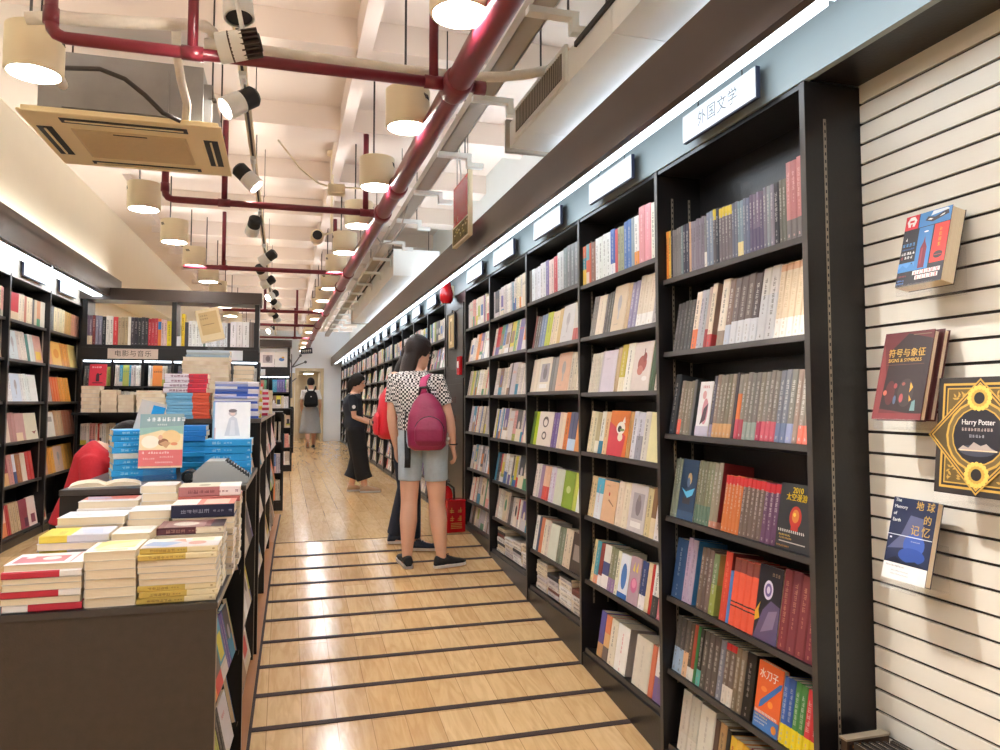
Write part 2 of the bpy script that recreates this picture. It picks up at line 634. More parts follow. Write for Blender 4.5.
for s in (-.1, .1):
    mb.tube([(s, 0, .07), (s, 0, CZ - t.location.z)], .004, n=5)
mb.build('hanging_wire', MT['rod'], t)

# slat wall at the near right
mb = MB()
zs = [2.069 - .0651 * k for k in range(45)]
mb.box(XSLAT + .006, XSLAT + .02, YB, 1.93, -1.2, 2.145, m=1)
zt = 2.14
for z in zs:
    if z < -1.0:
        break
    mb.box(XSLAT - .004, XSLAT + .006, YB, 1.928, z + .0045, zt, m=0)
    zt = z - .0045
structure(mb.build('wall_slat_panel', [MT['slat'], MT['groove']]))
# dark soffit over the slat wall, header board, fascia, and their counterparts on the left
mb = MB()
mb.box(XFRONT, XR, YB, 1.93, 2.132, 2.154)
structure(mb.build('trim_91', MT['black_wood']))
mb = MB()
mb.box(XFRONT - .004, XFRONT + .02, YB, YF, 2.1265, 2.38)
structure(mb.build('trim_92', MT['header']))
mb = MB()
mb.box(1.285, 1.305, YB, YF, 2.166, 2.398)
mb.box(1.305, XR, YB, YF, 2.380, 2.398)
mb.box(1.305, 1.318, YB, YF, 2.166, 2.178)
structure(mb.build('trim_93', MT['fascia']))


def strip_light(y0, y1, label):
    t = thing('strip_light', label, 'strip light', (1.35, y0, 2.186), group='strip lights under the long brown fascia')
    m = MB()
    m.box(-.034, .034, .006, y1 - y0 - .006, .056, .09)
    m.box(-.034, -.0312, .006, y1 - y0 - .006, .0, .056)
    m.build('housing', MT['white_metal'], t)
    m = MB()
    m.box(-.031, .026, .012, y1 - y0 - .012, -.012, .0555)
    m.build('diffuser', MT['tube'], t)
    return t


ys = [-2.9, -1.4, .1, 1.6, 3.1, 4.6, 6.1, 7.6, 9.1, 10.6, 12.1, 13.6, 15.1, 16.6, 18.1, 19.6, 21.1]
for k, (a, b) in enumerate(zip(ys[:-1], ys[1:])):
    strip_light(a, b, ('white strip light under the long brown fascia, %s section in view' % ORD[k - 3]) if k > 2 else 'white strip light over the slat wall, %s section out of view' % ORD[2 - k])

# added cove strips, hidden on the fascias, that brighten ceiling and walls
for k in range(10):
    t = thing('added_cove_light', 'added unseen cove strip on top of the long brown fascia, %s from the back wall' % ORD[k], 'cove light', (1.56, -2.4 + 2.4 * k, 2.3985), group='added cove lights on the long brown fascia')
    m = MB(); m.box(-.04, .04, .05, 2.3, 0, .03); m.build('housing', MT['white_metal'], t)
    m = MB(); m.box(-.035, .035, .06, 2.29, .0302, .036); m.build('diffuser', MT['cove'], t)
# left fascia and header, in the left-hand frame
mb = MB()
FL = -1.88
mb.box(FL - .02, FL, YB, 8.62, 2.175, 2.395, M=LROT)
mb.box(-2.4, FL, YB, 8.55, 2.32, 2.34, M=LROT)
structure(mb.build('trim_94', MT['fascia']))
for k in range(6):  # hidden strips added to brighten the cream wall
    t = thing('added_cove_light', 'added unseen cove strip in the fascia under the cream bulkhead, %s from the back wall' % ORD[k], 'cove light', M=LROT @ Matrix.Translation((-1.94, -2.9 + 1.9 * k, 2.3405)), group='added cove lights under the cream bulkhead')
    m = MB(); m.box(-.03, .03, .03, 1.87, 0, .02); m.build('housing', MT['white_metal'], t)
    m = MB(); m.box(-.026, .026, .04, 1.86, .0202, .026); m.build('diffuser', MT['cove2'], t)
mb = MB()
mb.box(-2.17, -2.15, YB, 8.5, 2.075, 2.37, M=LROT)
structure(mb.build('trim_95', paint('cream_header_board', (226, 216, 200), .5, .04)))
for k, (a, b) in enumerate(((1.2, 3.0), (3.0, 4.8), (4.8, 6.6), (6.6, 8.4))):
    t = thing('strip_light', 'bright strip light under the fascia of the cream bulkhead, %s from the cross bookcase' % ORD[3 - k], 'strip light', M=LROT @ Matrix.Translation((-1.99, a, 2.18)),
              group='strip lights under the bulkhead fascia')
    m = MB(); m.box(-.045, .045, .01, b - a - .01, .056, .08); m.box(.0402, .045, .01, b - a - .01, 0, .056); m.build('housing', MT['white_metal'], t)
    m = MB(); m.box(-.045, .04, .015, b - a - .015, -.012, .0555); m.build('diffuser', MT['tube'], t)

# ------------------------------------------------------------------ ceiling services
red = thing('sprinkler_pipe', 'dark red sprinkler pipe with cross branches running along under the ceiling', 'pipe', (0.71, 3.1, 2.5))
iv = Matrix.Translation((-.71, -3.1, -2.5))
PZ = 2.5
def mainx(y):
    return .715 + (.56 - .715) * max(0, y - 2) / 12.3
mb = MB()
ys = [-2.8, 0, 2, 4, 6, 8, 10, 12, 14.3, 17, 20]
mb.tube([(mainx(min(y, 15)), y, PZ) for y in ys], .055, n=18)
mb.build('main_pipe', MT['red_pipe'], red, iv, smooth=True)
for y in (1.0, 3.11, 4.75, 5.44, 8.1, 9.1, 11.8, 13.9, 16.6):
    mb = MB()
    x = mainx(min(y, 15))
    mb.tube([(x, y - .075, PZ), (x, y - .05, PZ), (x, y + .05, PZ), (x, y + .075, PZ)], [.058, .066, .066, .058], n=18)
    mb.build('coupling', MT['red_pipe'], red, iv, smooth=True)
RB = .024
for (y, xl, xr, risers) in ((.6, -.9, .82, (-.9,)), (3.11, -.87, .83, (-.87, -.37, .6)), (5.44, -.80, .63, (-.80, -.42, .55)), (8.1, -1.0, .66, (-.62, .5)), (11.8, -.9, .62, (-.3,)),
                           (13.9, -.9, .6, (.2,)), (16.6, -.9, .6, (.2,))):
    mb = MB()
    if xl in risers:
        mb.tube([(xl, y, CZ), (xl, y, PZ + .06), (xl + .006, y, PZ + .03), (xl + .02, y, PZ + .012), (xl + .05, y, PZ), (xr, y, PZ)], RB, n=12)
    else:
        mb.tube([(xl, y, PZ), (xr, y, PZ)], RB, n=12)
    mb.tube([(xr - .05, y, PZ), (xr, y, PZ)], RB + .006, n=12)
    mb.build('branch_pipe', MT['red_pipe'], red, iv, smooth=True)
    for rx in risers:
        if rx == xl:
            mb = MB(); mb.tube([(xl, y, PZ + .05), (xl, y, PZ + .11)], RB + .005, n=12)
            mb.build('coupling', MT['red_pipe'], red, iv, smooth=True)
            continue
        mb = MB()
        mb.tube([(rx, y, PZ), (rx, y, CZ)], RB * .85, n=10)
        mb.tube([(rx - .04, y, PZ), (rx + .04, y, PZ)], RB + .005, n=12)
        mb.build('riser_pipe', MT['red_pipe'], red, iv, smooth=True)

def pipe(name, label, cat, pts, r, mat):
    m = MB()
    m.tube(pts, r, n=12)
    return tag(m.build(name, MT[mat], smooth=True), label, cat)

p = [pick(26, 18, 1, 3.25), pick(60, 18, 1, 3.25), pick(120, 22, 1, 3.25), pick(186, 25, 1, 3.25), pick(205, 26, 1, 3.28), pick(213, 33, 1, 3.35), pick(214, 48, 1, 3.5)]
pipe('lagged_pipe', 'white lagged pipe crossing above the air conditioner', 'pipe', p, .025, 'lagging')
p = [pick(205, 44, 1, 3.22), pick(250, 49, 1, 3.2), pick(330, 60, 1, 3.2), pick(402, 70, 1, 3.2), pick(470, 77, 1, 3.2), pick(500, 77, 1, 3.2), pick(530, 74, 1, 3.2), pick(552, 69, 1, 3.25)]
pipe('lagged_pipe', 'white lagged pipe running beside the first red cross pipe towards the duct', 'pipe', p, .023, 'lagging')
p = [pick(176, 30, 1, 3.5), pick(177, 55, 1, 3.6), pick(181, 80, 1, 3.75), pick(187, 104, 1, 3.9), pick(186, 121, 1, 4.0)]
pipe('drain_hose', 'cream drain hose dropping into the air conditioner', 'hose', p, .02, 'lagging')
p = [pick(54, 40, 1, 3.5), pick(57, 60, 1, 3.6), pick(58, 75, 1, 3.7), pick(63, 85, 1, 3.9)]
pipe('drain_hose', 'white crinkled hose behind the cream lamp beside the air conditioner', 'hose', p, .022, 'lagging')
p = [pick(65, 68, 1, 3.85), pick(100, 69, 1, 3.8), pick(125, 79, 1, 3.78), pick(145, 95, 1, 3.8), pick(163, 113, 1, 3.85), pick(180, 121, 1, 3.9)]
pipe('power_hose', 'thin dark flexible conduit curving over the air conditioner casing', 'hose', p, .011, 'rod')

# air conditioner cassette
AX, AY, AZ = -.785, 4.37, 2.5
ac = thing('air_conditioner', 'yellowed ceiling cassette air conditioner hanging beside the spotlight track', 'air conditioner', (AX, AY, AZ))
mb = MB()
mb.box(-.36, .36, -.34, .34, .03, .34)
mb.box(-.40, -.36, -.30, .30, .06, .31)
mb.box(.36, .40, -.30, .30, .06, .27)
mb.box(-.28, .2, -.352, -.34, .06, .3)
mb.build('casing', MT['galv'], ac)
mb = MB()
W, D = .458, .42
mb.box(-W, W, -D, D, 0, .012)
mb.box(-W + .015, W - .015, -D + .015, D - .015, .012, .035)
bevel(mb.build('panel', MT['ivory'], ac), .01, 3)
mb = MB()
mb.box(-.27, .27, -.22, .22, -.006, -.0006)
for k in range(22):
    mb.box(-.26, .26, -.21 + .02 * k, -.202 + .02 * k, -.009, -.006)
mb.build('intake_grille', MT['ivory_dark'], ac)
for (x0, x1, y0, y1) in ((-.29, .29, -.365, -.30), (-.29, .29, .31, .36), (-.425, -.355, -.22, .22), (.355, .425, -.22, .22)):
    o = MB()
    o.box(x0, x1, y0, y1, -.003, -.0006, m=1)
    if x1 - x0 > y1 - y0:
        o.box(x0 + .02, x1 - .02, (y0 + y1) / 2 - .006, (y0 + y1) / 2 + .004, -.008, -.003, m=0)
    else:
        o.box((x0 + x1) / 2 - .006, (x0 + x1) / 2 + .004, y0 + .02, y1 - .02, -.008, -.003, m=0)
    o.build('air_outlet', [MT['ivory'], MT['black']], ac)
mb = MB(); mb.box(-.08, .08, -.208, -.2, -.012, -.0092); mb.build('maker_strip', MT['black'], ac)
for sx in (-.40, .40):
    for sy in (-.28, .28):
        mb = MB()
        mb.tube([(sx, sy, .2), (sx, sy, CZ - AZ)], .005, n=6)
        mb.box(sx - .02, sx + .02, sy - .02, sy + .02, .19, .2)
        mb.build('hanger_rod', MT['rod'], ac)

# cream pendant lamps in two rows
def make_lamp():
    t = thing('pendant_lamp', None, None)
    m = MB()
    m.lathe([(.098, .03), (.098, .012), (.1, .0), (.108, .0), (.112, .01), (.112, .165), (.112, .19), (.108, .19), (.106, .18), (.0, .18)], n=36, cap=False)
    smooth_by_angle(m.build('housing', MT['lamp_body'], t), 35)
    m = MB()
    m.lathe([(.097, .014), (.097, .02), (.0, .021)], n=28)
    m.face([(.097 * math.cos(2 * PI * k / 28), -.097 * math.sin(2 * PI * k / 28), .0139) for k in range(28)])
    m.build('diffuser', MT['lamp'], t)
    m = MB()
    m.lathe([(.1, .1862), (.1, .1866)], n=28)
    m.build('added_uplight', MT['fill_glow'], t)  # upward disc added to brighten the ceiling
    for a0 in (250, 70):
        m = MB()
        for k in range(4):
            a = R(a0 + 5 * k - 8)
            M = Matrix.Rotation(a, 4, 'Z') @ Matrix.Translation((.1122, 0, .145)) @ Matrix.Rotation(R(35), 4, 'X')
            m.box(-.0006, .0006, -.0025, .0025, -.014, .014, M=M)
        m.build('vent_slot', MT['black'], t)
    m = MB()
    m.tube([(.03, .02, .19), (.03, .02, CZ - PZ)], .006, n=8)
    m.tube([(.03, .02, .196), (.12, .02, .196)], .006, n=8)
    m.box(-.1, .04, -.012, .012, .188, .193)
    m.build('hanger_rod', MT['rod'], t)
    return t


def copy_tree(o, parent=None):
    c = o.copy()
    COL.objects.link(c)
    if parent is not None:
        c.parent = parent
    for ch in list(o.children):
        copy_tree(ch, c)
    return c


lamp0 = make_lamp()
n = 0
spots = [(.60, y) for y in (-1.0, .25, 1.45)] + [(.585, 2.53), (.579, 3.683), (.554, 4.779), (.544, 5.888), (.52, 7.0), (.513, 8.119), (.52, 9.292), (.5, 10.45), (.5, 11.6), (.49, 12.8), (.48, 14.0), (.48, 15.3), (.47, 16.6), (.47, 18.0), (.47, 19.5), (.47, 20.9)]  # farthest lamp added to brighten the far wall
for k, (x, y) in enumerate(spots):
    o = lamp0 if k == 0 else copy_tree(lamp0)
    o.matrix_basis = Matrix.Translation((x, y, PZ)) @ Matrix.Rotation(.3 * k, 4, 'Z')
    tag(o, ('cream drum lamp beside the long red pipe, %s one in view' % ORD[k - 3]) if k > 2 else 'cream drum lamp of the pipe side row, %s behind the camera position' % ORD[2 - k], 'lamp', 'cream lamps beside the red pipe')
spots = [(-1.05, y) for y in (-1.2, .1, 1.3, 2.4)] + [(-1.035, 3.499), (-.99, 5.795), (-.934, 6.925), (-.901, 8.099), (-.86, 9.135), (-.85, 10.3), (-.85, 11.5), (-.85, 12.7), (-.85, 14), (-.85, 15.4), (-.85, 17), (-.85, 19), (-.85, 20.8)]  # the last of this row is also added for the far wall
for k, (x, y) in enumerate(spots):
    o = copy_tree(lamp0)
    o.matrix_basis = Matrix.Translation((x, y, PZ)) @ Matrix.Rotation(.4 * k + .2, 4, 'Z')
    tag(o, ('cream drum lamp along the cream bulkhead, %s one past the air conditioner' % ORD[k - 5] if k > 4 else 'large cream drum lamp overlapping the corner of the air conditioner') if k > 3 else 'cream drum lamp of the bulkhead row, %s behind the camera position' % ORD[3 - k], 'lamp', 'cream lamps along the cream bulkhead')
for k, (x, y) in enumerate([(-2.0, 10.2), (-2.0, 12.5), (-2.0, 15), (-2.2, 17.5)]):
    o = copy_tree(lamp0)
    o.matrix_basis = Matrix.Translation((x, y, PZ))
    tag(o, 'cream drum lamp hanging behind the cross bookcase, %s one deep' % ORD[k], 'lamp', 'cream lamps behind the cross bookcase')

# spot track with heads
tr = thing('light_track', 'long cream lighting track with a dark slot, hung in the middle of the ceiling', 'track', (-.235, 9, 2.84))
mb = MB()
mb.box(-.02, .02, -10, 11, 0, .035)
mb.build('rail', MT['lamp_body'], tr)
mb = MB(); mb.box(-.016, .016, -9.98, 10.98, .0352, .039); mb.build('added_uplight', MT['track_fill_glow'], tr)  # upward strip added to even out the ceiling brightness
mb = MB(); mb.box(-.007, .007, -9.98, 10.98, -.002, -.0006); mb.build('slot', MT['black'], tr)
mb = MB()
for y in range(-9, 11, 2):
    mb.tube([(0, y, .035), (0, y, CZ - 2.84)], .004, n=6)
    mb.tube([(.05, y + .5, .0), (.05, y + .5, CZ - 2.84)], .003, n=6)
mb.build('hanger_rod', MT['rod'], tr)


def spot_head(loc, aim, label, lit=True, ribbed=False, s=1.0):
    t = thing('spotlight', label, 'spotlight', loc, group='spotlights on the track')
    z = -Vector(aim).normalized()                 # local z points backwards
    q = z.to_track_quat('Z', 'Y').to_matrix().to_4x4() @ Matrix.Scale(s, 4)
    m = MB()
    if ribbed:
        m.lathe([(.055, -.02), (.05, 0), (.05, .012)], n=24)
        for k in range(16):
            a = 2 * PI * k / 16
            m.box(.03, .052, -.003, .003, .012, .085, M=Matrix.Rotation(a, 4, 'Z'))
        m.lathe([(.034, .012), (.034, .085), (.03, .09)], n=16)
    else:
        m.lathe([(.034, .02), (.05, .03), (.05, .1), (.036, .115), (.0, .116)], n=24)
    smooth_by_angle(m.build('heat_sink', MT['black'] if not ribbed else MT['rod'], t, q), 30)
    m = MB()
    m.lathe([(.047, -.062), (.052, -.064), (.055, -.06), (.052, .03), (.036, .03)], n=28, cap=False)
    smooth_by_angle(m.build('barrel', MT['white_metal'], t, q), 30)
    m = MB()
    m.lathe([(.047, -.054), (.0, -.0535)], n=24)
    m.face([(.047 * math.cos(2 * PI * k / 24), -.047 * math.sin(2 * PI * k / 24), -.0541) for k in range(24)])
    m.build('lens', MT['spot'] if lit else MT['black'], t, q)
    m = MB()
    dz = 2.835 - loc[2]
    m.tube([(0, 0, .0), (0.03, 0, .03), (-.235 - loc[0] if abs(-.235 - loc[0]) < .12 else .0, 0, dz)], .009, n=8)
    m.box(-.235 - loc[0] - .018 if abs(-.235 - loc[0]) < .12 else -.018, -.235 - loc[0] + .018 if abs(-.235 - loc[0]) < .12 else .018, -.06, .06, dz - .02, dz)
    m.build('yoke', MT['white_metal'], t)
    return t


SP = [((236, 46), -2.93, (-.9, .1, -.22), True, True, 'white lit spotlight with a ribbed heat sink by the first red cross pipe'),
      ((238, 4), 2.72, (.1, -.2, -1), False, False, 'spotlight seen from beneath at the very top of the frame'),
      ((236, 104), 2.68, (-.8, -.3, -.6), True, False, 'lit spotlight with a black back beside the air conditioner'),
      ((250, 180), 2.68, (.75, -.1, -.75), True, False, 'lit spotlight turned towards the aisle just before the second red cross pipe'),
      ((253, 228), 2.68, (-.2, .8, -.5), False, False, 'round black back of a spotlight just past the second red cross pipe'),
      ((266, 259), 2.68, (-.7, .3, -.5), False, False, 'spotlight pointing down in front of the third red cross pipe'),
      ((262, 273), 2.68, (.3, .8, -.5), False, False, 'black spotlight behind the third red cross pipe'),
      ((266, 283), 2.68, (-.8, .2, -.5), False, False, 'black and white spotlight beyond the third red cross pipe, first of the far cluster'),
      ((271, 296), 2.68, (-.6, -.5, -.5), True, False, 'small lit spotlight, second of the far cluster'),
      ((276, 304), 2.68, (.6, .5, -.5), False, False, 'small black spotlight, third of the far cluster'),
      ((272, 312), 2.68, (-.8, .3, -.5), True, False, 'small lit spotlight, fourth of the far cluster'),
      ((277, 318), 2.68, (.5, .6, -.6), False, False, 'small black spotlight, fifth of the far cluster'),
      ((270, 330), 2.68, (-.5, -.6, -.5), True, False, 'smallest lit spotlight at the far end of the track')]
for (px, z, aim, lit, rib, lab) in SP:
    spot_head(tuple(pick(px[0], px[1], 2, z) if z > 0 else pick(px[0], px[1], 1, -z)), aim, lab, lit, rib, 1.05 if rib else 1.1)

sw = spot_head((.45, 2.3, 2.70), (1.29, -.98, -1.6), 'added unseen spotlight aimed at the books on the cream slat wall', True, False, 1.0)  # added out of view to sharpen the book shadows on the slats
ld = bpy.data.lights.new('added_spot_beam', 'SPOT')
ld.energy = 95
ld.spot_size = R(48)
ld.spot_blend = .5
ld.shadow_soft_size = .03
ld.color = (1, .98, .94)
lo = bpy.data.objects.new('added_spot_beam', ld)
COL.objects.link(lo)
lo.location = Vector((.45, 2.3, 2.70)) + Vector((1.29, -.98, -1.6)).normalized() * .075
lo.rotation_euler = (-Vector((1.29, -.98, -1.6))).to_track_quat('Z', 'Y').to_euler()
# cable tray, channel, duct on the right
tray = thing('cable_tray', 'white cable tray with beige underside running along above the long brown fascia', 'cable tray', (1.0, 8, 2.75))
mb = MB()
mb.box(-.045, .055, -10.5, 11, 0, .008, m=1)
mb.box(.048, .056, -10.5, 11, 0, .085)
mb.box(-.047, -.039, -10.5, 11, 0, .06, m=1)
mb.box(.056, .09, -10.5, 11, .078, .085)
mb.build('tray', [MT['white_metal'], MT['grey_metal']], tray)
for k in range(20):
    y = -8.9 + .93 * k
    mb = MB()
    mb.box(-.06, .16, y, y + .05, -.03, -.001)
    mb.box(.13, .16, y, y + .05, -.09, -.03)
    mb.box(.16, .24, y, y + .05, -.09, -.06)
    mb.build('bracket', MT['white_metal'], tray)
    if k % 2:
        continue
    mb = MB()
    mb.tube([(.12, y + .025, 0), (.12, y + .025, CZ - 2.75)], .005, n=6)
    mb.build('hanger_rod', MT['rod'], tray)
ch = thing('cable_channel', 'narrow white cable channel between the red pipe and the cable tray', 'cable channel', (.87, 8, 2.86))
mb = MB()
mb.box(-.03, .03, -10.5, 11, 0, .05)
mb.build('channel', MT['white_metal'], ch)
mb = MB()
for k in range(12):
    mb.tube([(0, -9 + 1.7 * k, .05), (0, -9 + 1.7 * k, CZ - 2.86)], .004, n=6)
mb.build('hanger_rod', MT['rod'], ch)

def duct(name_label, x0, x1, y0, y1, z0, z1, grille=None):
    t = thing('air_duct', name_label, 'duct', ((x0 + x1) / 2, y0, z0))
    iv = Matrix.Translation((-(x0 + x1) / 2, -y0, -z0))
    m = MB()
    y = y0
    while y < y1 - .05:
        ye = min(y + 1.06, y1)
        m.box(x0, x1, y + .003, ye - .003, z0, z1)
        m.box(x0 + .004, x1 - .004, ye - .003, ye + .003, z0 + .004, z1 - .004, m=1)
        y = ye
    m.build('duct_body', [MT['white_metal'], MT['grey_metal']], t, iv)
    m = MB()
    m.box(x0 - .012, x0 - .0005, y0, y1 - 1.0, z1 - .03, z1 - .008)
    m.build('side_slot', MT['black'], t, iv)
    m = MB()
    m.box(x0 - .02, x1 + .02, y1 - .03, y1, z0 - .02, z1 + .02)
    m.build('flange', MT['grey_metal'], t, iv)
    if grille:
        m = MB()
        m.box(x0 - .014, x0 - .0005, grille[0], grille[1], z0 + .005, z1 + .03)
        m.build('grille_frame', MT['white_metal'], t, iv)
        m = MB()
        m.box(x0 - .017, x0 - .0145, grille[0] + .04, grille[1] - .04, z0 + .03, z1 + .005)
        for k in range(28):
            yy = grille[0] + .05 + (grille[1] - grille[0] - .1) * k / 27
            m.box(x0 - .02, x0 - .017, yy - .003, yy + .003, z0 + .03, z1 + .005, m=1)
        m.build('grille', [MT['groove'], MT['grey_metal']], t, iv)
    m = MB()
    for yy in (y0 + .4, y1 - .4):
        for xx in (x0 + .05, x1 - .05):
            m.tube([(xx, yy, z1), (xx, yy, CZ)], .005, n=6)
    m.build('hanger_rod', MT['rod'], t, iv)
    return t


duct('large white ventilation duct with a side grille above the long brown fascia', 1.16, 1.62, -2.8, 3.85, 2.5, 2.64, (2.95, 3.7))
duct('white ventilation duct further along beyond the hanging red sign', 1.14, 1.66, 8.2, 13.4, 2.52, 2.82)
p = [pick(505, 165, 0, 1.74), pick(500, 153, 0, 1.73), pick(493, 150, 0, 1.72), pick(488, 156, 0, 1.72), pick(495, 185, 0, 1.74)]
# red hanging sign above the fascia
a = pick(455, 190, 0, 1.22); b = pick(470, 182, 0, 1.22); c = pick(457, 245, 0, 1.22)
t = thing('hanging_sign', 'tall narrow dark red sign hanging from wires above the brown fascia', 'sign', (1.22, (a.y + b.y) / 2, c.z))
hw = abs(a.y - b.y) / 2
hh = a.z - c.z
mb = MB(); mb.box(-.012, .012, -hw, hw, .0, hh); bevel(mb.build('board', MT['red_gloss'], t), .003)
mb = MB()
mb.box(-.016, .016, -hw - .012, -hw, -.012, hh + .01); mb.box(-.016, .016, hw, hw + .012, -.012, hh * .3); mb.box(-.016, .016, -hw, hw, -.012, 0); mb.box(-.016, .016, -hw, hw, hh * .29, hh * .31)
mb.build('frame', MT['lamp_body'], t)
mb = MB()
rnd = random.Random(5)
mb.box(-.0145, -.0125, -hw, hw, .004, hh * .29, c=(120, 104, 52))
for k in range(26):
    y0 = rnd.uniform(-hw, hw - .05); z0 = rnd.uniform(.01, hh * .24)
    mb.box(-.0155, -.0146, y0, y0 + rnd.uniform(.02, .05), z0, z0 + .012, c=rnd.choice([(214, 196, 120), (70, 60, 34), (240, 230, 190), (150, 128, 70)]))
mb.build('printed_base', MT['print'], t)
mb = MB()
for yy in (-hw * .7, hw * .7):
    mb.tube([(0, yy, hh), (0, yy, CZ - c.z)], .003, n=6)
mb.build('hanging_wire', MT['rod'], t)
# security camera on a bracket
cpos = pick(317, 237, 1, 6.4)
t = thing('security_camera', 'round black and cream security camera on a bracket below the ceiling', 'camera', tuple(cpos))
mb = MB(); mb.lathe([(.0, -.07), (.05, -.07), (.055, -.06), (.055, .06), (.04, .075), (0, .076)], n=20, M=Matrix.Rotation(R(90), 4, 'X'))
smooth_by_angle(mb.build('body', MT['lamp_body'], t), 35)
mb = MB(); mb.lathe([(.0, .0765), (.038, .0766), (.04, .079), (0, .08)], n=16, M=Matrix.Rotation(R(90), 4, 'X')); mb.build('lens', MT['black'], t)
mb = MB()
mb.tube([(.05, 0, .02), (.12, 0, .045), (.12, 0, CZ - cpos.z)], .012, n=8)
mb.lathe([(.05, CZ - cpos.z - .03), (.05, CZ - cpos.z)], n=16, M=Matrix.Translation((.12, 0, 0)))
mb.build('bracket', MT['lamp_body'], t)
# thin cables on the ceiling
for k, (pp, lab) in enumerate((([(278, 140), (300, 168), (318, 183), (330, 187), (372, 189)], 'thin cream cable looping across the ceiling to a small box'),
                               ([(395, 246), (407, 235), (412, 232), (422, 240), (428, 247)], 'thin grey cable looping from the red pipe to the cable tray'),
                               ([(455, 95), (457, 120), (459, 150), (461, 175), (460, 200), (458, 222)], 'long grey cable hanging down to the red sign'))):
    pts = [pick(q[0], q[1], 1, 5.3 if k == 2 else 5.0) for q in pp] if k != 1 else [(.70, 6.0, 2.447), (.74, 6.0, 2.40), (.82, 6.02, 2.42), (.90, 6.05, 2.55), (.96, 6.1, 2.752)]
    pipe('cable', lab, 'cable', pts, .006, 'grey_metal' if k else 'lamp_body')
o = MB(); c = pick(337, 190, 1, 5.0); o.box(c.x - .06, c.x + .05, 4.96, 5.04, c.z - .03, c.z + .03)
tag(o.build('junction_box', MT['lamp_body']), 'small cream junction box on the ceiling cable', 'junction box')
# ------------------------------------------------------------------ books
def mb_add(dst, src, M, moff=0):
    b = len(dst.v)
    dst.v.extend([tuple(M @ Vector(p)) for p in src.v])
    dst.f.extend([tuple(b + i for i in f) for f in src.f])
    dst.c.extend(src.c)
    dst.m.extend([m + moff for m in src.m])


def clampc(c):
    return tuple(int(max(4, min(250, v))) for v in c)


def jit(c, a, rnd):
    k = rnd.uniform(-a, a)
    return clampc((c[0] + k + rnd.uniform(-a, a) * .3, c[1] + k + rnd.uniform(-a, a) * .3, c[2] + k + rnd.uniform(-a, a) * .3))


NAMES_RGB = [('black', (26, 24, 26)), ('charcoal', (62, 60, 62)), ('grey', (124, 122, 124)), ('pale grey', (178, 176, 176)), ('white', (235, 234, 230)),
             ('cream', (226, 212, 184)), ('tan', (190, 156, 116)), ('brown', (116, 82, 60)), ('olive', (122, 122, 92)), ('green', (82, 132, 72)),
             ('lime green', (176, 196, 60)), ('teal', (70, 138, 136)), ('pale blue', (140, 176, 206)), ('blue', (52, 96, 170)), ('bright blue', (30, 136, 206)), ('navy', (34, 46, 84)),
             ('lavender', (176, 166, 196)), ('purple', (104, 74, 126)), ('pink', (216, 150, 160)), ('red', (196, 46, 54)), ('maroon', (126, 60, 72)),
             ('orange', (226, 116, 52)), ('coral', (226, 106, 88)), ('yellow', (232, 204, 64)), ('peach', (230, 186, 152))]


def cname(c):
    return min(NAMES_RGB, key=lambda n: sum((a - b) ** 2 for a, b in zip(n[1], c)))[0]


def glyph(m, rnd, pos, s, ax, ay, c, nrm):
    """a small block of strokes standing for one character too small to read"""
    p = Vector(pos)
    st = []
    for k in range(rnd.choice((2, 3, 3))):
        v = -.5 + (k + .5) / 3 + rnd.uniform(-.05, .05)
        st.append((-.45 + rnd.uniform(0, .15), v - .07, .45 - rnd.uniform(0, .15), v + .07))
    for k in range(rnd.choice((1, 2))):
        u = rnd.uniform(-.35, .35)
        st.append((u - .07, -.5, u + .07, .5))
    for j, (u0, v0, u1, v1) in enumerate(st):
        q = p + nrm * (.00012 * j)
        m.face([q + ax * (u0 * s) + ay * (v0 * s), q + ax * (u1 * s) + ay * (v0 * s), q + ax * (u1 * s) + ay * (v1 * s), q + ax * (u0 * s) + ay * (v1 * s)], c)


VX_, VY_, VZ_ = Vector((1, 0, 0)), Vector((0, 1, 0)), Vector((0, 0, 1))


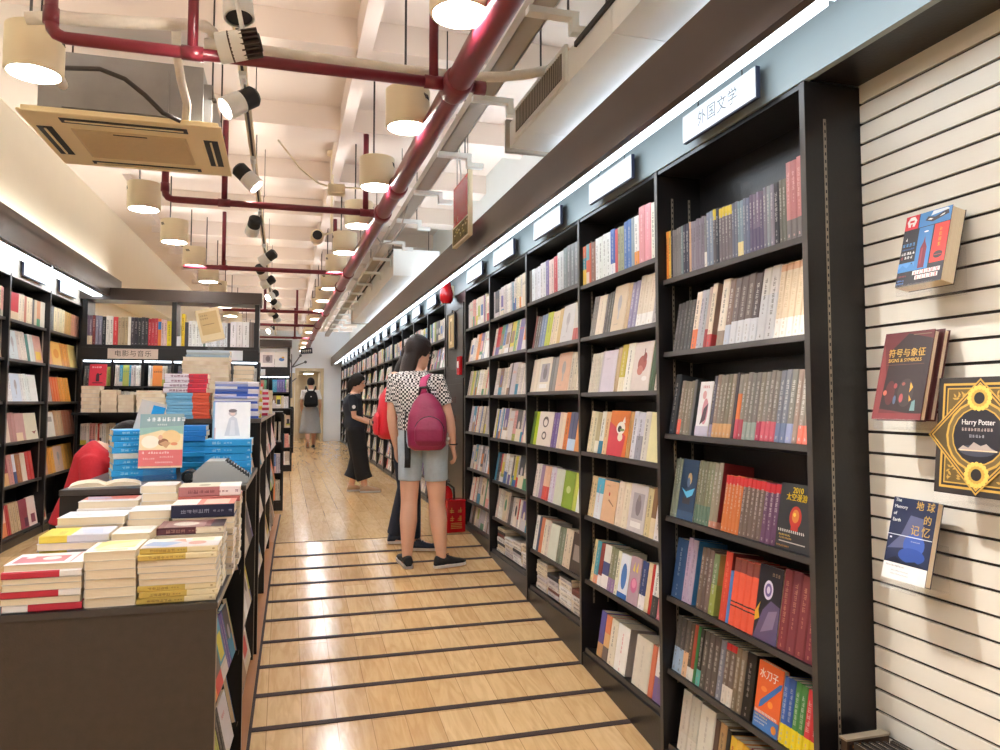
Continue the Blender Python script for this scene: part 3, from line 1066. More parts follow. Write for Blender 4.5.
def make_book(t, d, h, c, rnd, obi=None, title=None, hard=False, art=None, face=None, bands=None, spine_art=True, ntitle=None):
    """local frame: spine at x = 0 facing -x, front cover at y = 0 facing -y, thickness t, depth d, height h. Returns cover, pages"""
    m = MB()
    k = .0028 if hard else .0011
    k = min(k, t * .2)
    ch = min(.0035, t * .16)
    e = .0035 if hard else .002
    cuts = [0.0, h]
    segs = []
    z = 0.0
    for (fr, col) in (bands or ([(obi[0], obi[1])] if obi else [])):
        segs.append((z, h * fr, col)); z = h * fr
    segs.append((z, h, None))
    fc = face or c
    for (z0, z1, col) in segs:
        cs, cf = col or c, col or fc
        pr = [(0, ch), (0, t - ch), (ch, t), (ch, 0)]          # spine with rounded-off edges
        for (a, b) in ((0, 1), (1, 2), (3, 0), (2, 3)):
            (xa, ya), (xb, yb) = pr[a], pr[b]
            m.face([(xa, ya, z0), (xa, ya, z1), (xb, yb, z1), (xb, yb, z0)], cs)
        m.face([(x, y, z1) for x, y in reversed(pr)], cs)
        m.face([(x, y, z0) for x, y in pr], cs)
        m.box(ch, d, 0, k, z0, z1, c=cf)
        m.box(ch, d, t - k, t, z0, z1, c=cf)
    if title and t > .007:
        title = tuple(int(.62 * a + .38 * b) for a, b in zip(title, c))
        s = min(t * .55, .017)
        z = h * .9
        ng = ntitle or rnd.randint(4, 7)
        if spine_art:
            for i in range(ng):
                z -= s * 1.18
                if z < h * .36:
                    break
                glyph(m, rnd, (-.0004, t / 2, z), s, -VY_, VZ_, title, -VX_)
            z -= s * .8
            for i in range(3):
                z -= s * .8
                if z < h * .12:
                    break
                glyph(m, rnd, (-.0004, t / 2, z), s * .55, -VY_, VZ_, title, -VX_)
            glyph(m, rnd, (-.0004, t / 2, h * .06), s * .7, -VY_, VZ_, title, -VX_)
    if art:
        for j, a in enumerate(art):
            y = -.0003 - .00003 * j
            if a[0] == 'r':
                _, u0, v0, u1, v1, col = a
                m.face([(u0 * d, y, v0 * h), (u1 * d, y, v0 * h), (u1 * d, y, v1 * h), (u0 * d, y, v1 * h)], col)
            elif a[0] == 'p':
                m.face([(u * d, y, v * h) for (u, v) in a[1]], a[2])
            elif a[0] == 'e':
                _, u, v, ru, rv, col = a
                m.face([(u * d + ru * d * math.cos(2 * PI * q / 20), y, v * h + rv * h * math.sin(2 * PI * q / 20)) for q in range(20)], col)
            elif a[0] == 'g':
                _, u, v, s, n, col = a
                for q in range(n):
                    glyph(m, rnd, (u * d + q * s * h * 1.15, y, v * h), s * h, VX_, VZ_, col, -VY_)
    p = MB()
    p.box(ch + .0002, d - e, k, t - k, e, h - e)
    return m, p


BOOKS = []
STUFF = MB()


def place_book(spec, M, label=None, group=None, stuff=False):
    m, p = spec
    if stuff:
        mb_add(STUFF, m, M, 0)
        mb_add(STUFF, p, M, 1)
        return None
    o = m.build('book', MT['cover'], M=M)
    p.build('page_block', MT['page'], o)
    tag(o, label, 'book', group)
    BOOKS.append(o)
    return o


def S(n, t, h, c, **k):
    return [('s', t / 1000., h / 1000., c, k)] * n


def Fc(w, h, c, **k):
    return [('f', w / 1000., h / 1000., c, k)]


def G(w):
    return [('g', w / 1000., 0, None, {})]


TILT = R(9.5)
SHELF_NAMES = ['top', 'second', 'third', 'fourth', 'fifth', 'sixth', 'bottom']


def fill_row(items, y_far, y_near, x, z, tilt, rnd, where=None, group=None, base=None, flip=False):
    """items run from the far end of the shelf to the near end. where: (far description, shelf name) for labels, None for the mass of books"""
    base = base or Matrix.Identity(4)
    total = sum(i[1] for i in items)
    avail = y_far - y_near
    sc = avail / total
    y = y_far
    n = sum(1 for i in items if i[0] != 'g')
    done = 0
    for (kind, w, h, c, o) in items:
        w = w * sc
        if kind == 'g':
            y -= w
            continue
        hh = h * rnd.uniform(.985, 1.015)
        cc = jit(c, o.get('j', 9), rnd)
        d = o.get('d', min(.14, h * .68))
        tl = tilt
        if kind == 's':
            t = w * .94
            sp = make_book(t, d, hh, cc, rnd, obi=o.get('obi'), title=o.get('title', None), face=o.get('face'), art=o.get('art'), hard=o.get('hard', False), bands=o.get('bands'))
            M = Matrix.Translation((x + o.get('in', 0), y - w + (w - t) / 2, z)) @ Matrix.Rotation(tl, 4, 'Y')
        else:
            t = o.get('t', .016)
            sp = make_book(t, w * .98, hh, cc, rnd, obi=o.get('obi'), art=o.get('art'), title=o.get('title'), face=o.get('face'))
            M = Matrix.Translation((x + o.get('in', 0), y - w * .01, z)) @ Matrix.Rotation(tl, 4, 'Y') @ Matrix.Rotation(R(-90), 4, 'Z')
        y -= w
        done += 1
        k = n - done
        if where is None:
            place_book(sp, base @ M, stuff=True)
        else:
            wd = 'slim ' if (kind == 's' and t < .02) else ('thick ' if kind == 's' and t > .036 else '')
            nm = o.get('name') or (wd + cname(cc) + (' book' if kind == 's' else ' face-out book'))
            b = place_book(sp, base @ M, where(nm, k), group)
            for tx in o.get('text', ()):
                body, u, v, s, mat = tx
                text_obj('title', body, s, MT[mat], b, Matrix.Translation((u * w, -.0022, v * hh)) @ Matrix.Rotation(R(90), 4, 'X'), .0003, 'CENTER')


# ---- the bookcases along the right wall
U = [1.943, 2.905, 3.80, 4.73, 5.66, 6.49]
SZ = {0: [1.65, 1.335, .985, .635, .30, -.005, -.315], 1: [1.765, 1.475, 1.172, .85, .507, .165, -.20], 2: [1.79, 1.475, 1.187, .84, .50, .155, -.08],
      3: [1.78, 1.485, 1.175, .84, .515, .23, -.02], 4: [1.78, 1.48, 1.18, .86, .54, .26, .06]}
XS = 1.583


def xs(r, y0=9.0):
    return 1.576 if y0 < 2 else 1.557 if r < 4 else 1.574


for b_ in SZ:
    SZ[b_] = [1.12 + (z_ - 1.12) * xs(r_, 0 if b_ == 0 else 9) / XS for r_, z_ in enumerate(SZ[b_])]


def prism_yz(m, x0, x1, y0, y1, zb0, zb1, zt, mi=0):
    P = [(x0, y0, zb0), (x1, y0, zb0), (x1, y1, zb1), (x0, y1, zb1), (x0, y0, zt), (x1, y0, zt), (x1, y1, zt), (x0, y1, zt)]
    for q in [(0, 4, 7, 3), (1, 2, 6, 5), (0, 1, 5, 4), (3, 7, 6, 2), (0, 3, 2, 1), (4, 5, 6, 7)]:
        m.face([P[i] for i in q], m=mi)


def side_panel(root, y, iv, last=False):
    m = MB()
    prism_yz(m, XFRONT, XSLAT + .02, y - .0125, y + .0125, floor_z(y - .0125), floor_z(y + .0125), 2.126)
    sp = m.build('side_panel', MT['black_wood'], root, iv)
    m = MB()
    prism_yz(m, XFRONT - .0012, XFRONT - .0001, y - .012, y + .012, floor_z(y), floor_z(y), 2.125)
    m.build('front_edge', MT['edge'], root, iv)
    for xx in ((1.622,) if y < 2 else (1.622, 1.705)):
        m = MB()
        z = 2.0
        m.box(xx - .005, xx + .005, y - .0142, y - .0126, floor_z(y) + .32, 2.01)
        while z > floor_z(y) + .34:
            m.box(xx - .0022, xx + .0022, y - .0146, y - .01425, z - .011, z - .001, m=1)
            z -= .024
        m.build('shelf_track', [MT['track'], MT['black']], root, iv)


def bookcase(y0, y1, zs, label, near_side=True, group=None):
    root = thing('bookcase', label, 'bookcase', (1.65, (y0 + y1) / 2, floor_z((y0 + y1) / 2)), group=group)
    iv = Matrix.Translation(-root.matrix_basis.to_translation())
    side_panel(root, y0, iv)
    m = MB(); prism_yz(m, XSLAT, XSLAT + .015, y0 + .0125, y1 - .0125, floor_z(y0) + .02, floor_z(y1) + .02, 2.124)
    m.build('back_panel', MT['black_wood'], root, iv)
    m = MB(); m.box(XFRONT + .003, XSLAT, y0 + .0127, y1 - .0127, 2.109, 2.1245)
    m.build('top_panel', MT['black_wood'], root, iv)
    m = MB(); prism_yz(m, XFRONT + .004, XFRONT + .022, y0 + .0127, y1 - .0127, floor_z(y0 + .0127), floor_z(y1 - .0127), zs[-1] - .0225)
    m.build('base_panel', MT['black_wood'], root, iv)
    for k, z in enumerate(zs):
        m = MB()
        M = Matrix.Translation((xs(k, y0), 0, z)) @ Matrix.Rotation(0 if k in (0,) else TILT, 4, 'Y')
        m.box(-.001, 1.733 - xs(k, y0), y0 + .0127, y1 - .0127, -.022, -.0002, M=M)
        s = m.build('shelf', MT['black_wood'], root, iv)
        m = MB()
        m.box(-.0024, -.0012, y0 + .013, y1 - .013, -.0215, -.0005, M=M)
        m.build('front_edge', MT['edge'], s)
    return root


bay_label = ['tall black bookcase touching the cream slat wall', 'second tall black bookcase from the slat wall', 'third tall black bookcase from the slat wall',
             'fourth tall black bookcase from the slat wall', 'fifth tall black bookcase, next to the panelled cupboard front']
for k in range(5):
    bookcase(U[k], U[k + 1], SZ[k], bay_label[k])

GY, DG, LV, WH, CR = (122, 117, 119), (74, 72, 74), (128, 119, 130), (232, 230, 226), (226, 212, 186)
BLK = (26, 24, 26)
TW, TD, TG = (226, 222, 214), (60, 54, 52), (206, 178, 96)

art2010 = [('r', .0, .0, 1, 1, (52, 52, 54)), ('e', .5, .5, .17, .17, (186, 54, 44)), ('e', .5, .52, .1, .1, (206, 130, 60)), ('r', .4, .3, .6, .42, (186, 54, 44)), ('e', .47, .54, .04, .03, (240, 200, 80))] + \
    [('p', [(.06 + .055 * q, .26), (.085 + .055 * q, .26), (.06 + .055 * q, .3), (.035 + .055 * q, .3)], (230, 230, 226)) for q in range(14)] + \
    [('g', .1, .215, .03, 8, (222, 190, 90)), ('g', .12, .17, .028, 9, (210, 170, 80)), ('r', .1, .11, .85, .125, (190, 186, 180)), ('g', .06, .05, .026, 10, (214, 160, 60))]
artwk = [('r', 0, 0, 1, 1, (228, 104, 50)), ('p', [(.15, .3), (.28, .34), (.95, .72), (.98, .8), (.88, .78), (.2, .42)], (58, 110, 178)), ('e', .6, .42, .1, .05, (240, 150, 60)), ('e', .3, .6, .12, .04, (240, 140, 70)),
         ('r', 0, 0, 1, .22, (76, 122, 186))] + [('p', [(.04 + .06 * q, .23), (.07 + .06 * q, .23), (.05 + .06 * q, .27), (.02 + .06 * q, .27)], (230, 226, 214)) for q in range(15)] + \
    [('g', .08, .19, .03, 9, (236, 204, 90)), ('g', .08, .14, .025, 11, (226, 222, 210)), ('g', .08, .09, .025, 9, (226, 222, 210)), ('e', .83, .1, .1, .06, (226, 140, 50))]
artblue = [('r', 0, 0, 1, 1, (44, 66, 92)), ('p', [(.1, .52), (.4, .46), (.9, .54), (.8, .42), (.5, .36), (.4, .4)], (96, 186, 226)), ('e', .55, .68, .13, .1, (176, 150, 110)), ('e', .5, .62, .1, .08, (88, 110, 140)), ('r', .25, .26, .7, .36, (70, 62, 66)), ('r', 0, 0, 1, .14, (58, 84, 116))]
artmoon = [('r', 0, 0, 1, 1, (38, 34, 42)), ('p', [(0, .0), (1, .0), (1, .5), (.6, .55), (.3, .4)], (98, 84, 116)), ('p', [(.3, .1), (.8, .2), (.9, .45), (.55, .4)], (136, 122, 150)), ('e', .45, .68, .2, .13, (226, 216, 236)), ('e', .45, .68, .14, .09, (120, 100, 160)),
           ('e', .45, .68, .07, .05, (226, 216, 236)), ('p', [(-.02, .35), (.18, .5), (.12, .38), (.2, .28), (0, .22)], (226, 172, 50)), ('g', .6, .9, .05, 3, (160, 140, 110))]
artflower = [('r', 0, 0, 1, 1, (220, 206, 196)), ('e', .5, .55, .24, .17, (166, 84, 72)), ('e', .42, .42, .16, .1, (190, 120, 104)), ('e', .62, .68, .1, .1, (150, 70, 60)), ('r', .56, .7, .6, .86, (120, 66, 56)), ('e', .7, .25, .14, .05, (236, 230, 224))]
artorange = [('p', [(0, 0), (.8, 0), (.9, .45), (0, .75)], (206, 66, 76)), ('e', .6, .62, .22, .14, (238, 232, 220)), ('e', .55, .6, .1, .07, (40, 38, 40)), ('e', .68, .58, .12, .03, (120, 150, 90)), ('p', [(.6, .7), (.75, .88), (.8, .74)], (238, 232, 220)), ('e', .62, .42, .13, .09, (236, 226, 200))]
artpeach = [('e', .45, .68, .05, .05, (196, 60, 44)), ('p', [(.42, .52), (.8, .4), (.82, .42), (.45, .56)], (150, 104, 80)), ('g', .2, .88, .03, 7, (150, 104, 80))]
artgrey = [('r', .2, .28, .86, .82, (170, 162, 166)), ('e', .55, .55, .16, .2, (126, 116, 120)), ('e', .56, .72, .09, .07, (140, 126, 124)), ('r', .2, .1, .8, .22, (236, 232, 226))]
artpink = [('e', .6, .45, .22, .24, (206, 140, 150)), ('p', [(.3, .2), (.7, .3), (.8, .6), (.5, .5)], (80, 60, 70)), ('e', .45, .75, .14, .08, (214, 160, 160)), ('g', .3, .9, .05, 4, (200, 110, 110)), ('r', 0, 0, 1, .18, (196, 190, 206))]
artline = [('e', .5, .6, .14, .18, (168, 160, 158)), ('r', .45, .25, .55, .5, (180, 172, 168)), ('g', .25, .15, .03, 6, (150, 140, 134))]
artyel = [('e', .5, .4, .3, .16, (206, 110, 150)), ('e', .5, .44, .18, .1, (230, 150, 180)), ('p', [(.25, .7), (.4, .9), (.45, .68)], (230, 206, 90)), ('p', [(.55, .7), (.7, .92), (.72, .68)], (230, 206, 90))]
artsw = [('e', .5, .5, .28, .3, (70, 120, 186)), ('r', 0, 0, 1, .12, (52, 104, 176))]

rnd = random.Random(11)
row = {}
row[0, 0] = S(1, 26, 206, (228, 150, 60), bands=[(.72, (230, 140, 56))], title=TD) + S(1, 24, 206, (230, 190, 90), title=TD) + S(1, 18, 206, BLK, title=TW) + S(4, 21, 204, GY, title=TD) + S(1, 20, 206, (110, 132, 136), title=TW) + S(2, 30, 208, (40, 42, 60), title=TW) + \
    S(1, 18, 206, (206, 160, 130), title=TD) + S(5, 24, 206, LV, title=TD) + S(1, 20, 206, GY, obi=(.3, (226, 220, 210)), title=TD) + S(2, 28, 212, (128, 144, 160), title=TW) + S(1, 24, 216, (92, 88, 92), bands=[(.8, (92, 88, 92)), (.99, (214, 190, 40))], title=TW) + \
    S(1, 26, 214, (36, 36, 50), title=TW) + S(4, 26, 210, (112, 102, 104), bands=[(.82, (110, 100, 104)), (.99, (206, 182, 48))], title=TW) + S(2, 22, 208, (100, 104, 118), title=TW) + S(2, 20, 206, (120, 140, 150), obi=(.26, (226, 210, 150)), title=TW) + \
    S(2, 24, 206, (116, 120, 142), title=TW) + S(4, 24, 208, (108, 94, 116), title=TW, obi=(.4, (92, 82, 108))) + S(3, 24, 210, (128, 126, 132), title=TW, j=20) + S(1, 34, 212, (44, 44, 54), title=TW) + S(2, 22, 212, (110, 106, 96), title=TW) + \
    S(3, 32, 262, (186, 124, 122), title=(236, 200, 190), obi=(.26, (120, 112, 110)))
row[0, 1] = G(40) + S(5, 26, 208, (76, 74, 72), title=(150, 146, 140)) + S(1, 36, 236, (226, 210, 190), obi=(.34, (226, 120, 70)), title=TD) + S(2, 24, 240, (176, 176, 180), title=TD) + S(1, 20, 242, (196, 176, 160), obi=(.3, (160, 60, 60))) + S(1, 30, 252, (226, 206, 182), face=(150, 120, 106), d=.15, title=TD, obi=(.2, (190, 70, 70))) + G(34) + \
    S(1, 46, 262, (224, 212, 190), obi=(.22, (150, 130, 110)), title=TD) + S(1, 34, 252, (140, 116, 100), title=TW, obi=(.3, (190, 196, 206))) + S(3, 38, 252, (96, 80, 74), title=(200, 190, 176), obi=(.34, (204, 204, 206))) + S(1, 38, 252, (72, 60, 62), title=TW, obi=(.34, (204, 204, 206))) + \
    S(2, 44, 258, (206, 200, 190), obi=(.62, (190, 188, 188)), title=TD) + S(5, 30, 256, (214, 190, 156), title=(170, 150, 120), bands=[(.26, (216, 210, 202)), (.9, (204, 182, 152)), (.99, (196, 150, 116))])
row[0, 2] = S(1, 44, 252, (54, 58, 60), title=TW) + G(16) + S(1, 28, 224, (140, 128, 112), obi=(.28, (236, 110, 90)), title=TW) + S(3, 24, 222, (134, 124, 108), title=TW) + S(1, 18, 232, (96, 98, 98), face=(70, 76, 78), d=.15) + G(26) + \
    Fc(96, 216, (226, 222, 226), art=artpink, name='white face-out book with a pink figure on its cover') + S(1, 22, 240, (96, 92, 104), title=TW, obi=(.2, (150, 140, 160))) + S(5, 25, 240, (136, 124, 112), title=TW, obi=(.22, (206, 160, 110)), j=14) + S(1, 20, 244, (66, 60, 58)) + \
    S(1, 26, 242, (140, 130, 118), bands=[(.3, (196, 80, 96)), (.7, (220, 120, 60))]) + S(1, 24, 242, (136, 126, 116), obi=(.3, (170, 70, 84)), title=TW) + S(3, 26, 242, (128, 124, 116), obi=(.26, (150, 164, 156)), title=TW) + S(1, 28, 242, (134, 126, 112), obi=(.28, (170, 56, 84)), title=TW) + \
    S(3, 26, 244, (136, 130, 120), obi=(.28, (206, 96, 110)), title=TW) + S(2, 28, 244, (118, 120, 128), obi=(.26, (110, 124, 156)), title=TW) + S(1, 32, 246, (130, 124, 116), obi=(.26, (150, 156, 190)), title=TW) + S(1, 26, 246, (140, 124, 108), title=TW) + S(2, 28, 246, (136, 124, 114), obi=(.24, (226, 116, 96)), title=TW)
row[0, 3] = S(3, 16, 246, (128, 134, 116), title=TW) + Fc(110, 246, (44, 66, 92), art=artblue, name='dark blue face-out book with a pale blue shape') + S(5, 19, 248, (124, 124, 100), title=TW, obi=(.3, (96, 120, 104))) + S(2, 24, 250, (150, 142, 122), title=TW, obi=(.1, (190, 130, 110)), face=(128, 42, 46), d=.15) + G(24) + \
    S(5, 19, 212, (206, 120, 66), title=TW, bands=[(.84, (206, 120, 66)), (.99, (206, 50, 52))]) + S(5, 22, 210, (120, 92, 80), title=TW, bands=[(.84, (112, 96, 88)), (.99, (206, 50, 52))]) + S(3, 24, 208, (110, 74, 100), title=TW, bands=[(.84, (104, 72, 100)), (.99, (200, 46, 56))]) + \
    Fc(150, 214, (52, 52, 54), art=art2010, t=.02, name='black face-out space novel with a red suited figure', text=[('2010', .5, .9, .026, 'yellowink'), ('太空漫游', .48, .79, .026, 'yellowink')])
row[0, 4] = S(1, 78, 246, (58, 90, 130), title=TW, ntitle=4) + S(2, 34, 258, (176, 158, 176), title=(110, 90, 120), face=(60, 120, 170)) + G(30) + S(3, 26, 240, (110, 92, 84), title=TW) + S(1, 34, 232, (110, 130, 90), title=TW, obi=(.5, (150, 160, 80)), face=(196, 150, 90), d=.15) + G(32) + \
    S(1, 40, 256, (214, 74, 56), title=(236, 150, 120), face=(120, 40, 40)) + S(1, 16, 190, (70, 120, 190)) + S(4, 34, 246, (226, 92, 66), bands=[(.28, (226, 92, 66)), (.3, (40, 36, 36)), (.34, (226, 92, 66)), (.36, (40, 36, 36)), (.8, (232, 98, 72)), (.99, (140, 74, 66))]) + \
    Fc(116, 252, (38, 34, 42), art=artmoon, name='black face-out book with a pale moon on its cover') + S(4, 40, 262, (132, 62, 72), title=(216, 170, 130), hard=True)
row[0, 5] = S(2, 34, 222, (86, 80, 76), title=(140, 130, 120), obi=(.44, (160, 184, 210))) + S(1, 34, 222, (86, 80, 76), title=(140, 130, 120), obi=(.44, (216, 176, 140))) + S(1, 22, 220, (80, 66, 56), obi=(.22, (220, 216, 208)), title=TW) + S(1, 22, 220, (170, 80, 60), obi=(.22, (220, 216, 208))) + S(1, 18, 220, (50, 120, 66)) + S(1, 28, 216, (38, 36, 36), title=TW, obi=(.28, (90, 170, 160))) + \
    S(3, 34, 218, (92, 82, 76), title=TW) + S(1, 32, 220, (120, 118, 130), title=TW) + S(2, 30, 222, (110, 94, 84), title=TW, bands=[(.3, (214, 204, 192)), (.88, (110, 94, 84)), (.99, (200, 40, 46))]) + S(2, 28, 218, (126, 110, 92), title=TW) + S(1, 52, 226, (28, 26, 26), title=TW, d=.15) + G(14) + \
    Fc(124, 220, (228, 104, 50), art=artwk, t=.02, name='orange face-out novel with a blue knife', text=[('水刀子', .45, .82, .034, 'whiteink')]) + S(2, 26, 214, (60, 96, 170), title=TW, obi=(.3, (236, 210, 40))) + S(2, 26, 212, (76, 140, 72), title=TW, obi=(.3, (236, 210, 40))) + S(2, 30, 210, (206, 62, 72), title=TW, obi=(.3, (236, 210, 40)))
row[0, 6] = G(30) + S(2, 62, 236, (196, 188, 176), title=(160, 150, 140), obi=(.3, (206, 200, 190))) + S(1, 96, 234, (206, 200, 190), title=(150, 140, 130), hard=True) + S(1, 30, 214, (90, 70, 56)) + S(1, 40, 216, (176, 140, 100), title=TD) + S(1, 24, 206, (50, 46, 44)) + S(3, 36, 196, (232, 190, 70), title=(190, 60, 40), face=(230, 150, 60)) + S(2, 36, 200, (196, 70, 60), title=TW) + Fc(130, 206, (236, 196, 60), art=[('r', .1, .6, .9, .85, (196, 60, 50))], name='yellow face-out book with a red block') + S(4, 34, 206, (226, 214, 196), title=TD)
row[1, 0] = S(1, 34, 216, (206, 110, 80), title=TW, bands=[(.4, (226, 190, 70)), (.7, (60, 140, 160))]) + S(1, 30, 216, (96, 160, 170), bands=[(.3, (220, 200, 180)), (.6, (206, 90, 60))]) + S(1, 18, 216, (206, 90, 60)) + S(1, 44, 216, (140, 96, 74), title=TW) + S(4, 34, 222, (226, 226, 224), title=TD) + S(1, 40, 226, (60, 100, 180), title=TW, obi=(.24, (230, 230, 230))) + S(1, 22, 220, (196, 70, 70)) + \
    S(2, 26, 222, (150, 156, 120), title=TD) + S(2, 28, 232, (70, 110, 176), title=TW) + S(1, 24, 230, (150, 166, 176)) + S(1, 34, 234, (228, 226, 222), obi=(.28, (230, 150, 60)), title=TD) + S(2, 44, 262, (222, 150, 156), title=(246, 220, 220)) + S(1, 30, 256, (232, 226, 216), title=TD)
row[1, 1] = G(70) + S(2, 26, 216, (150, 142, 134), title=TD) + S(1, 84, 208, (222, 208, 184), title=(170, 150, 130)) + S(3, 24, 210, (90, 84, 78), title=(170, 160, 150)) + Fc(126, 232, (226, 212, 188), art=artline, t=.05, face=(206, 184, 152), name='cream face-out book with a faint grey figure') + S(1, 34, 230, (190, 160, 120)) + S(2, 34, 224, (140, 130, 156), title=TW) + \
    S(3, 44, 240, (222, 206, 182), title=(180, 150, 120), obi=(.24, (232, 226, 218))) + S(1, 40, 244, (170, 160, 158), title=TD)
row[1, 2] = G(40) + S(4, 24, 212, (222, 210, 190), title=(170, 156, 140)) + Fc(128, 214, (206, 198, 204), art=[('r', .0, .0, .12, 1, (190, 180, 184)), ('g', .3, .8, .04, 5, (170, 160, 166))], name='pale lavender face-out paperback') + S(1, 30, 218, (186, 156, 120)) + S(1, 44, 232, (196, 176, 60), obi=(.3, (236, 224, 196)), title=TW) + S(1, 56, 232, (232, 226, 214), title=TD) + \
    Fc(130, 230, (222, 208, 196), art=artflower, name='cream face-out book with a red-brown plant') + S(2, 18, 236, (70, 86, 60)) + S(1, 24, 244, (216, 206, 190), title=TD)
row[1, 3] = G(26) + S(2, 34, 216, (226, 212, 180), title=TD) + S(1, 40, 216, (190, 176, 130), obi=(.3, (232, 224, 204))) + S(1, 40, 218, (228, 224, 216), title=TD, bands=[(.3, (50, 130, 160))]) + S(1, 44, 220, (224, 186, 136), title=(120, 80, 60)) + Fc(170, 224, (226, 130, 56), art=artorange, t=.02, name='orange and crimson face-out book with a white animal') + S(1, 30, 222, (196, 150, 90)) + S(1, 36, 222, (206, 200, 206), title=TD) + S(1, 50, 222, (196, 192, 200), obi=(.5, (150, 146, 156)), title=TD) + S(1, 46, 222, (220, 210, 196), title=TD) + Fc(90, 222, (222, 214, 160), name='pale yellow face-out book')
row[1, 4] = S(2, 24, 212, (222, 198, 150), title=TD) + S(1, 62, 214, (222, 224, 232), title=(200, 120, 120), bands=[(.62, (224, 226, 232)), (.99, (90, 176, 206))]) + Fc(116, 206, (230, 186, 150), art=artpeach, name='peach face-out book with a small red mark') + S(2, 46, 222, (226, 210, 184), title=(170, 150, 120), d=.15) + Fc(118, 222, (206, 196, 196), art=artgrey, name='grey face-out book with a portrait') + S(1, 34, 222, (220, 200, 150), title=TD) + S(1, 30, 226, (140, 104, 74), obi=(.4, (226, 206, 170))) + S(1, 40, 228, (232, 226, 222), title=TD)
row[1, 5] = G(20) + S(1, 26, 216, (226, 206, 160), title=TD) + S(1, 40, 216, (70, 150, 166), title=TW, obi=(.2, (224, 150, 120))) + S(1, 34, 214, (150, 70, 60), obi=(.24, (236, 230, 226))) + S(1, 60, 218, (226, 220, 214), bands=[(.3, (236, 230, 226)), (.6, (70, 80, 130))]) + S(2, 30, 216, (140, 140, 110), title=TW, obi=(.3, (150, 120, 160))) + S(1, 30, 214, (232, 226, 200), title=TD) + Fc(80, 206, (222, 226, 232), art=artsw, name='white face-out book with a blue shape') + Fc(86, 216, (176, 150, 156), art=artyel, name='mauve face-out book with a pink bloom') + S(1, 46, 216, (60, 76, 120), title=TW, obi=(.3, (236, 230, 230))) + S(1, 30, 220, (226, 206, 170)) + S(1, 18, 222, (206, 60, 50)) + S(1, 44, 224, (222, 220, 214), title=TD, bands=[(.4, (60, 60, 60)), (.6, (222, 220, 214))]) + S(1, 30, 226, (196, 110, 120), title=TW)
row[1, 6] = G(70) + S(1, 44, 226, (90, 80, 150), bands=[(.3, (206, 160, 110)), (.5, (90, 80, 150))]) + S(1, 44, 226, (216, 130, 80), bands=[(.3, (110, 96, 90)), (.6, (226, 180, 120))]) + S(1, 52, 222, (230, 220, 200), title=TD) + S(1, 90, 222, (236, 232, 230), title=(206, 90, 100), face=(150, 140, 136), d=.15) + G(44) + S(1, 110, 224, (226, 214, 200), title=(180, 170, 160)) + S(1, 30, 224, (206, 120, 90)) + S(1, 60, 230, (226, 222, 220), obi=(.45, (120, 100, 150)), title=TD)
for k in range(2):
    for r in range(7):
        rr = random.Random(100 * k + r)
        wl = (lambda nm, q, r=r: ('%s, %s from the slat wall, %s shelf, bookcase touching the wall' % (nm, ORD[q], SHELF_NAMES[r]) if len(nm.split()) < 5 else '%s, %s shelf beside the slat wall' % (nm, SHELF_NAMES[r]))) if k == 0 else \
             (lambda nm, q, r=r: ('%s, %s from the near upright, %s shelf, second bookcase' % (nm, ORD[q], SHELF_NAMES[r]) if len(nm.split()) < 6 else '%s, %s shelf of the second bookcase' % (nm, SHELF_NAMES[r])))
        fill_row(row[k, r], U[k + 1] - .02, U[k] + .016 + (xs(r, U[k]) + .005 - XFRONT) * U[k] / 1.55, xs(r, U[k]) + .009, SZ[k][r] + .0004, 0 if r == 0 else TILT, rr, wl, 'books on the %s shelf of the %s bookcase' % (SHELF_NAMES[r], ('slat wall', 'second')[k]))

PALES = [(230, 224, 212), (222, 208, 180), (214, 204, 196), (232, 230, 228), (204, 192, 176), (226, 214, 196), (196, 188, 190)]
ACC = [(206, 60, 60), (228, 140, 70), (80, 120, 180), (90, 150, 110), (216, 200, 70), (150, 116, 90), (110, 96, 150), (56, 58, 66), (222, 160, 150), (60, 140, 170), (90, 86, 84), (170, 180, 90)]


def random_row(rr, pal=None, acc=.4, face=.25, hmin=195, hmax=235, gap=.1):
    it = []
    tot = 0
    if rr.random() < .6:
        g = rr.uniform(15, 60); it += G(g); tot += g
    h = rr.uniform(hmin, hmax)
    while tot < 850:
        if rr.random() < .25:
            h = rr.uniform(hmin, hmax)
        c = rr.choice(ACC) if rr.random() < acc else rr.choice(pal or PALES)
        o = {}
        if rr.random() < .35:
            o['obi'] = (rr.uniform(.2, .4), rr.choice(ACC + PALES))
        o['title'] = TD if sum(c) > 380 else TW
        if rr.random() < face:
            w = rr.uniform(80, 130)
            c2 = rr.choice(ACC); c3 = rr.choice(PALES)
            o['art'] = rr.choice([[('e', .5, .55, .25, .2, c2), ('g', .2, .85, .05, 4, c2)], [('r', .15, .3, .85, .7, c2), ('r', 0, 0, 1, .18, c3)], [('r', 0, .4, 1, 1, c2), ('e', .5, .5, .2, .15, c3)], [('g', .2, .7, .08, 4, c2)]])
            it += Fc(w, h, c, **o); tot += w
        else:
            n = rr.choice((1, 1, 1, 2, 2, 3))
            w = rr.uniform(18, 42)
            it += S(n, w, h, c, **o); tot += n * w
        if rr.random() < gap * .5:
            it += G(rr.uniform(10, 30)); tot += 20
    return it


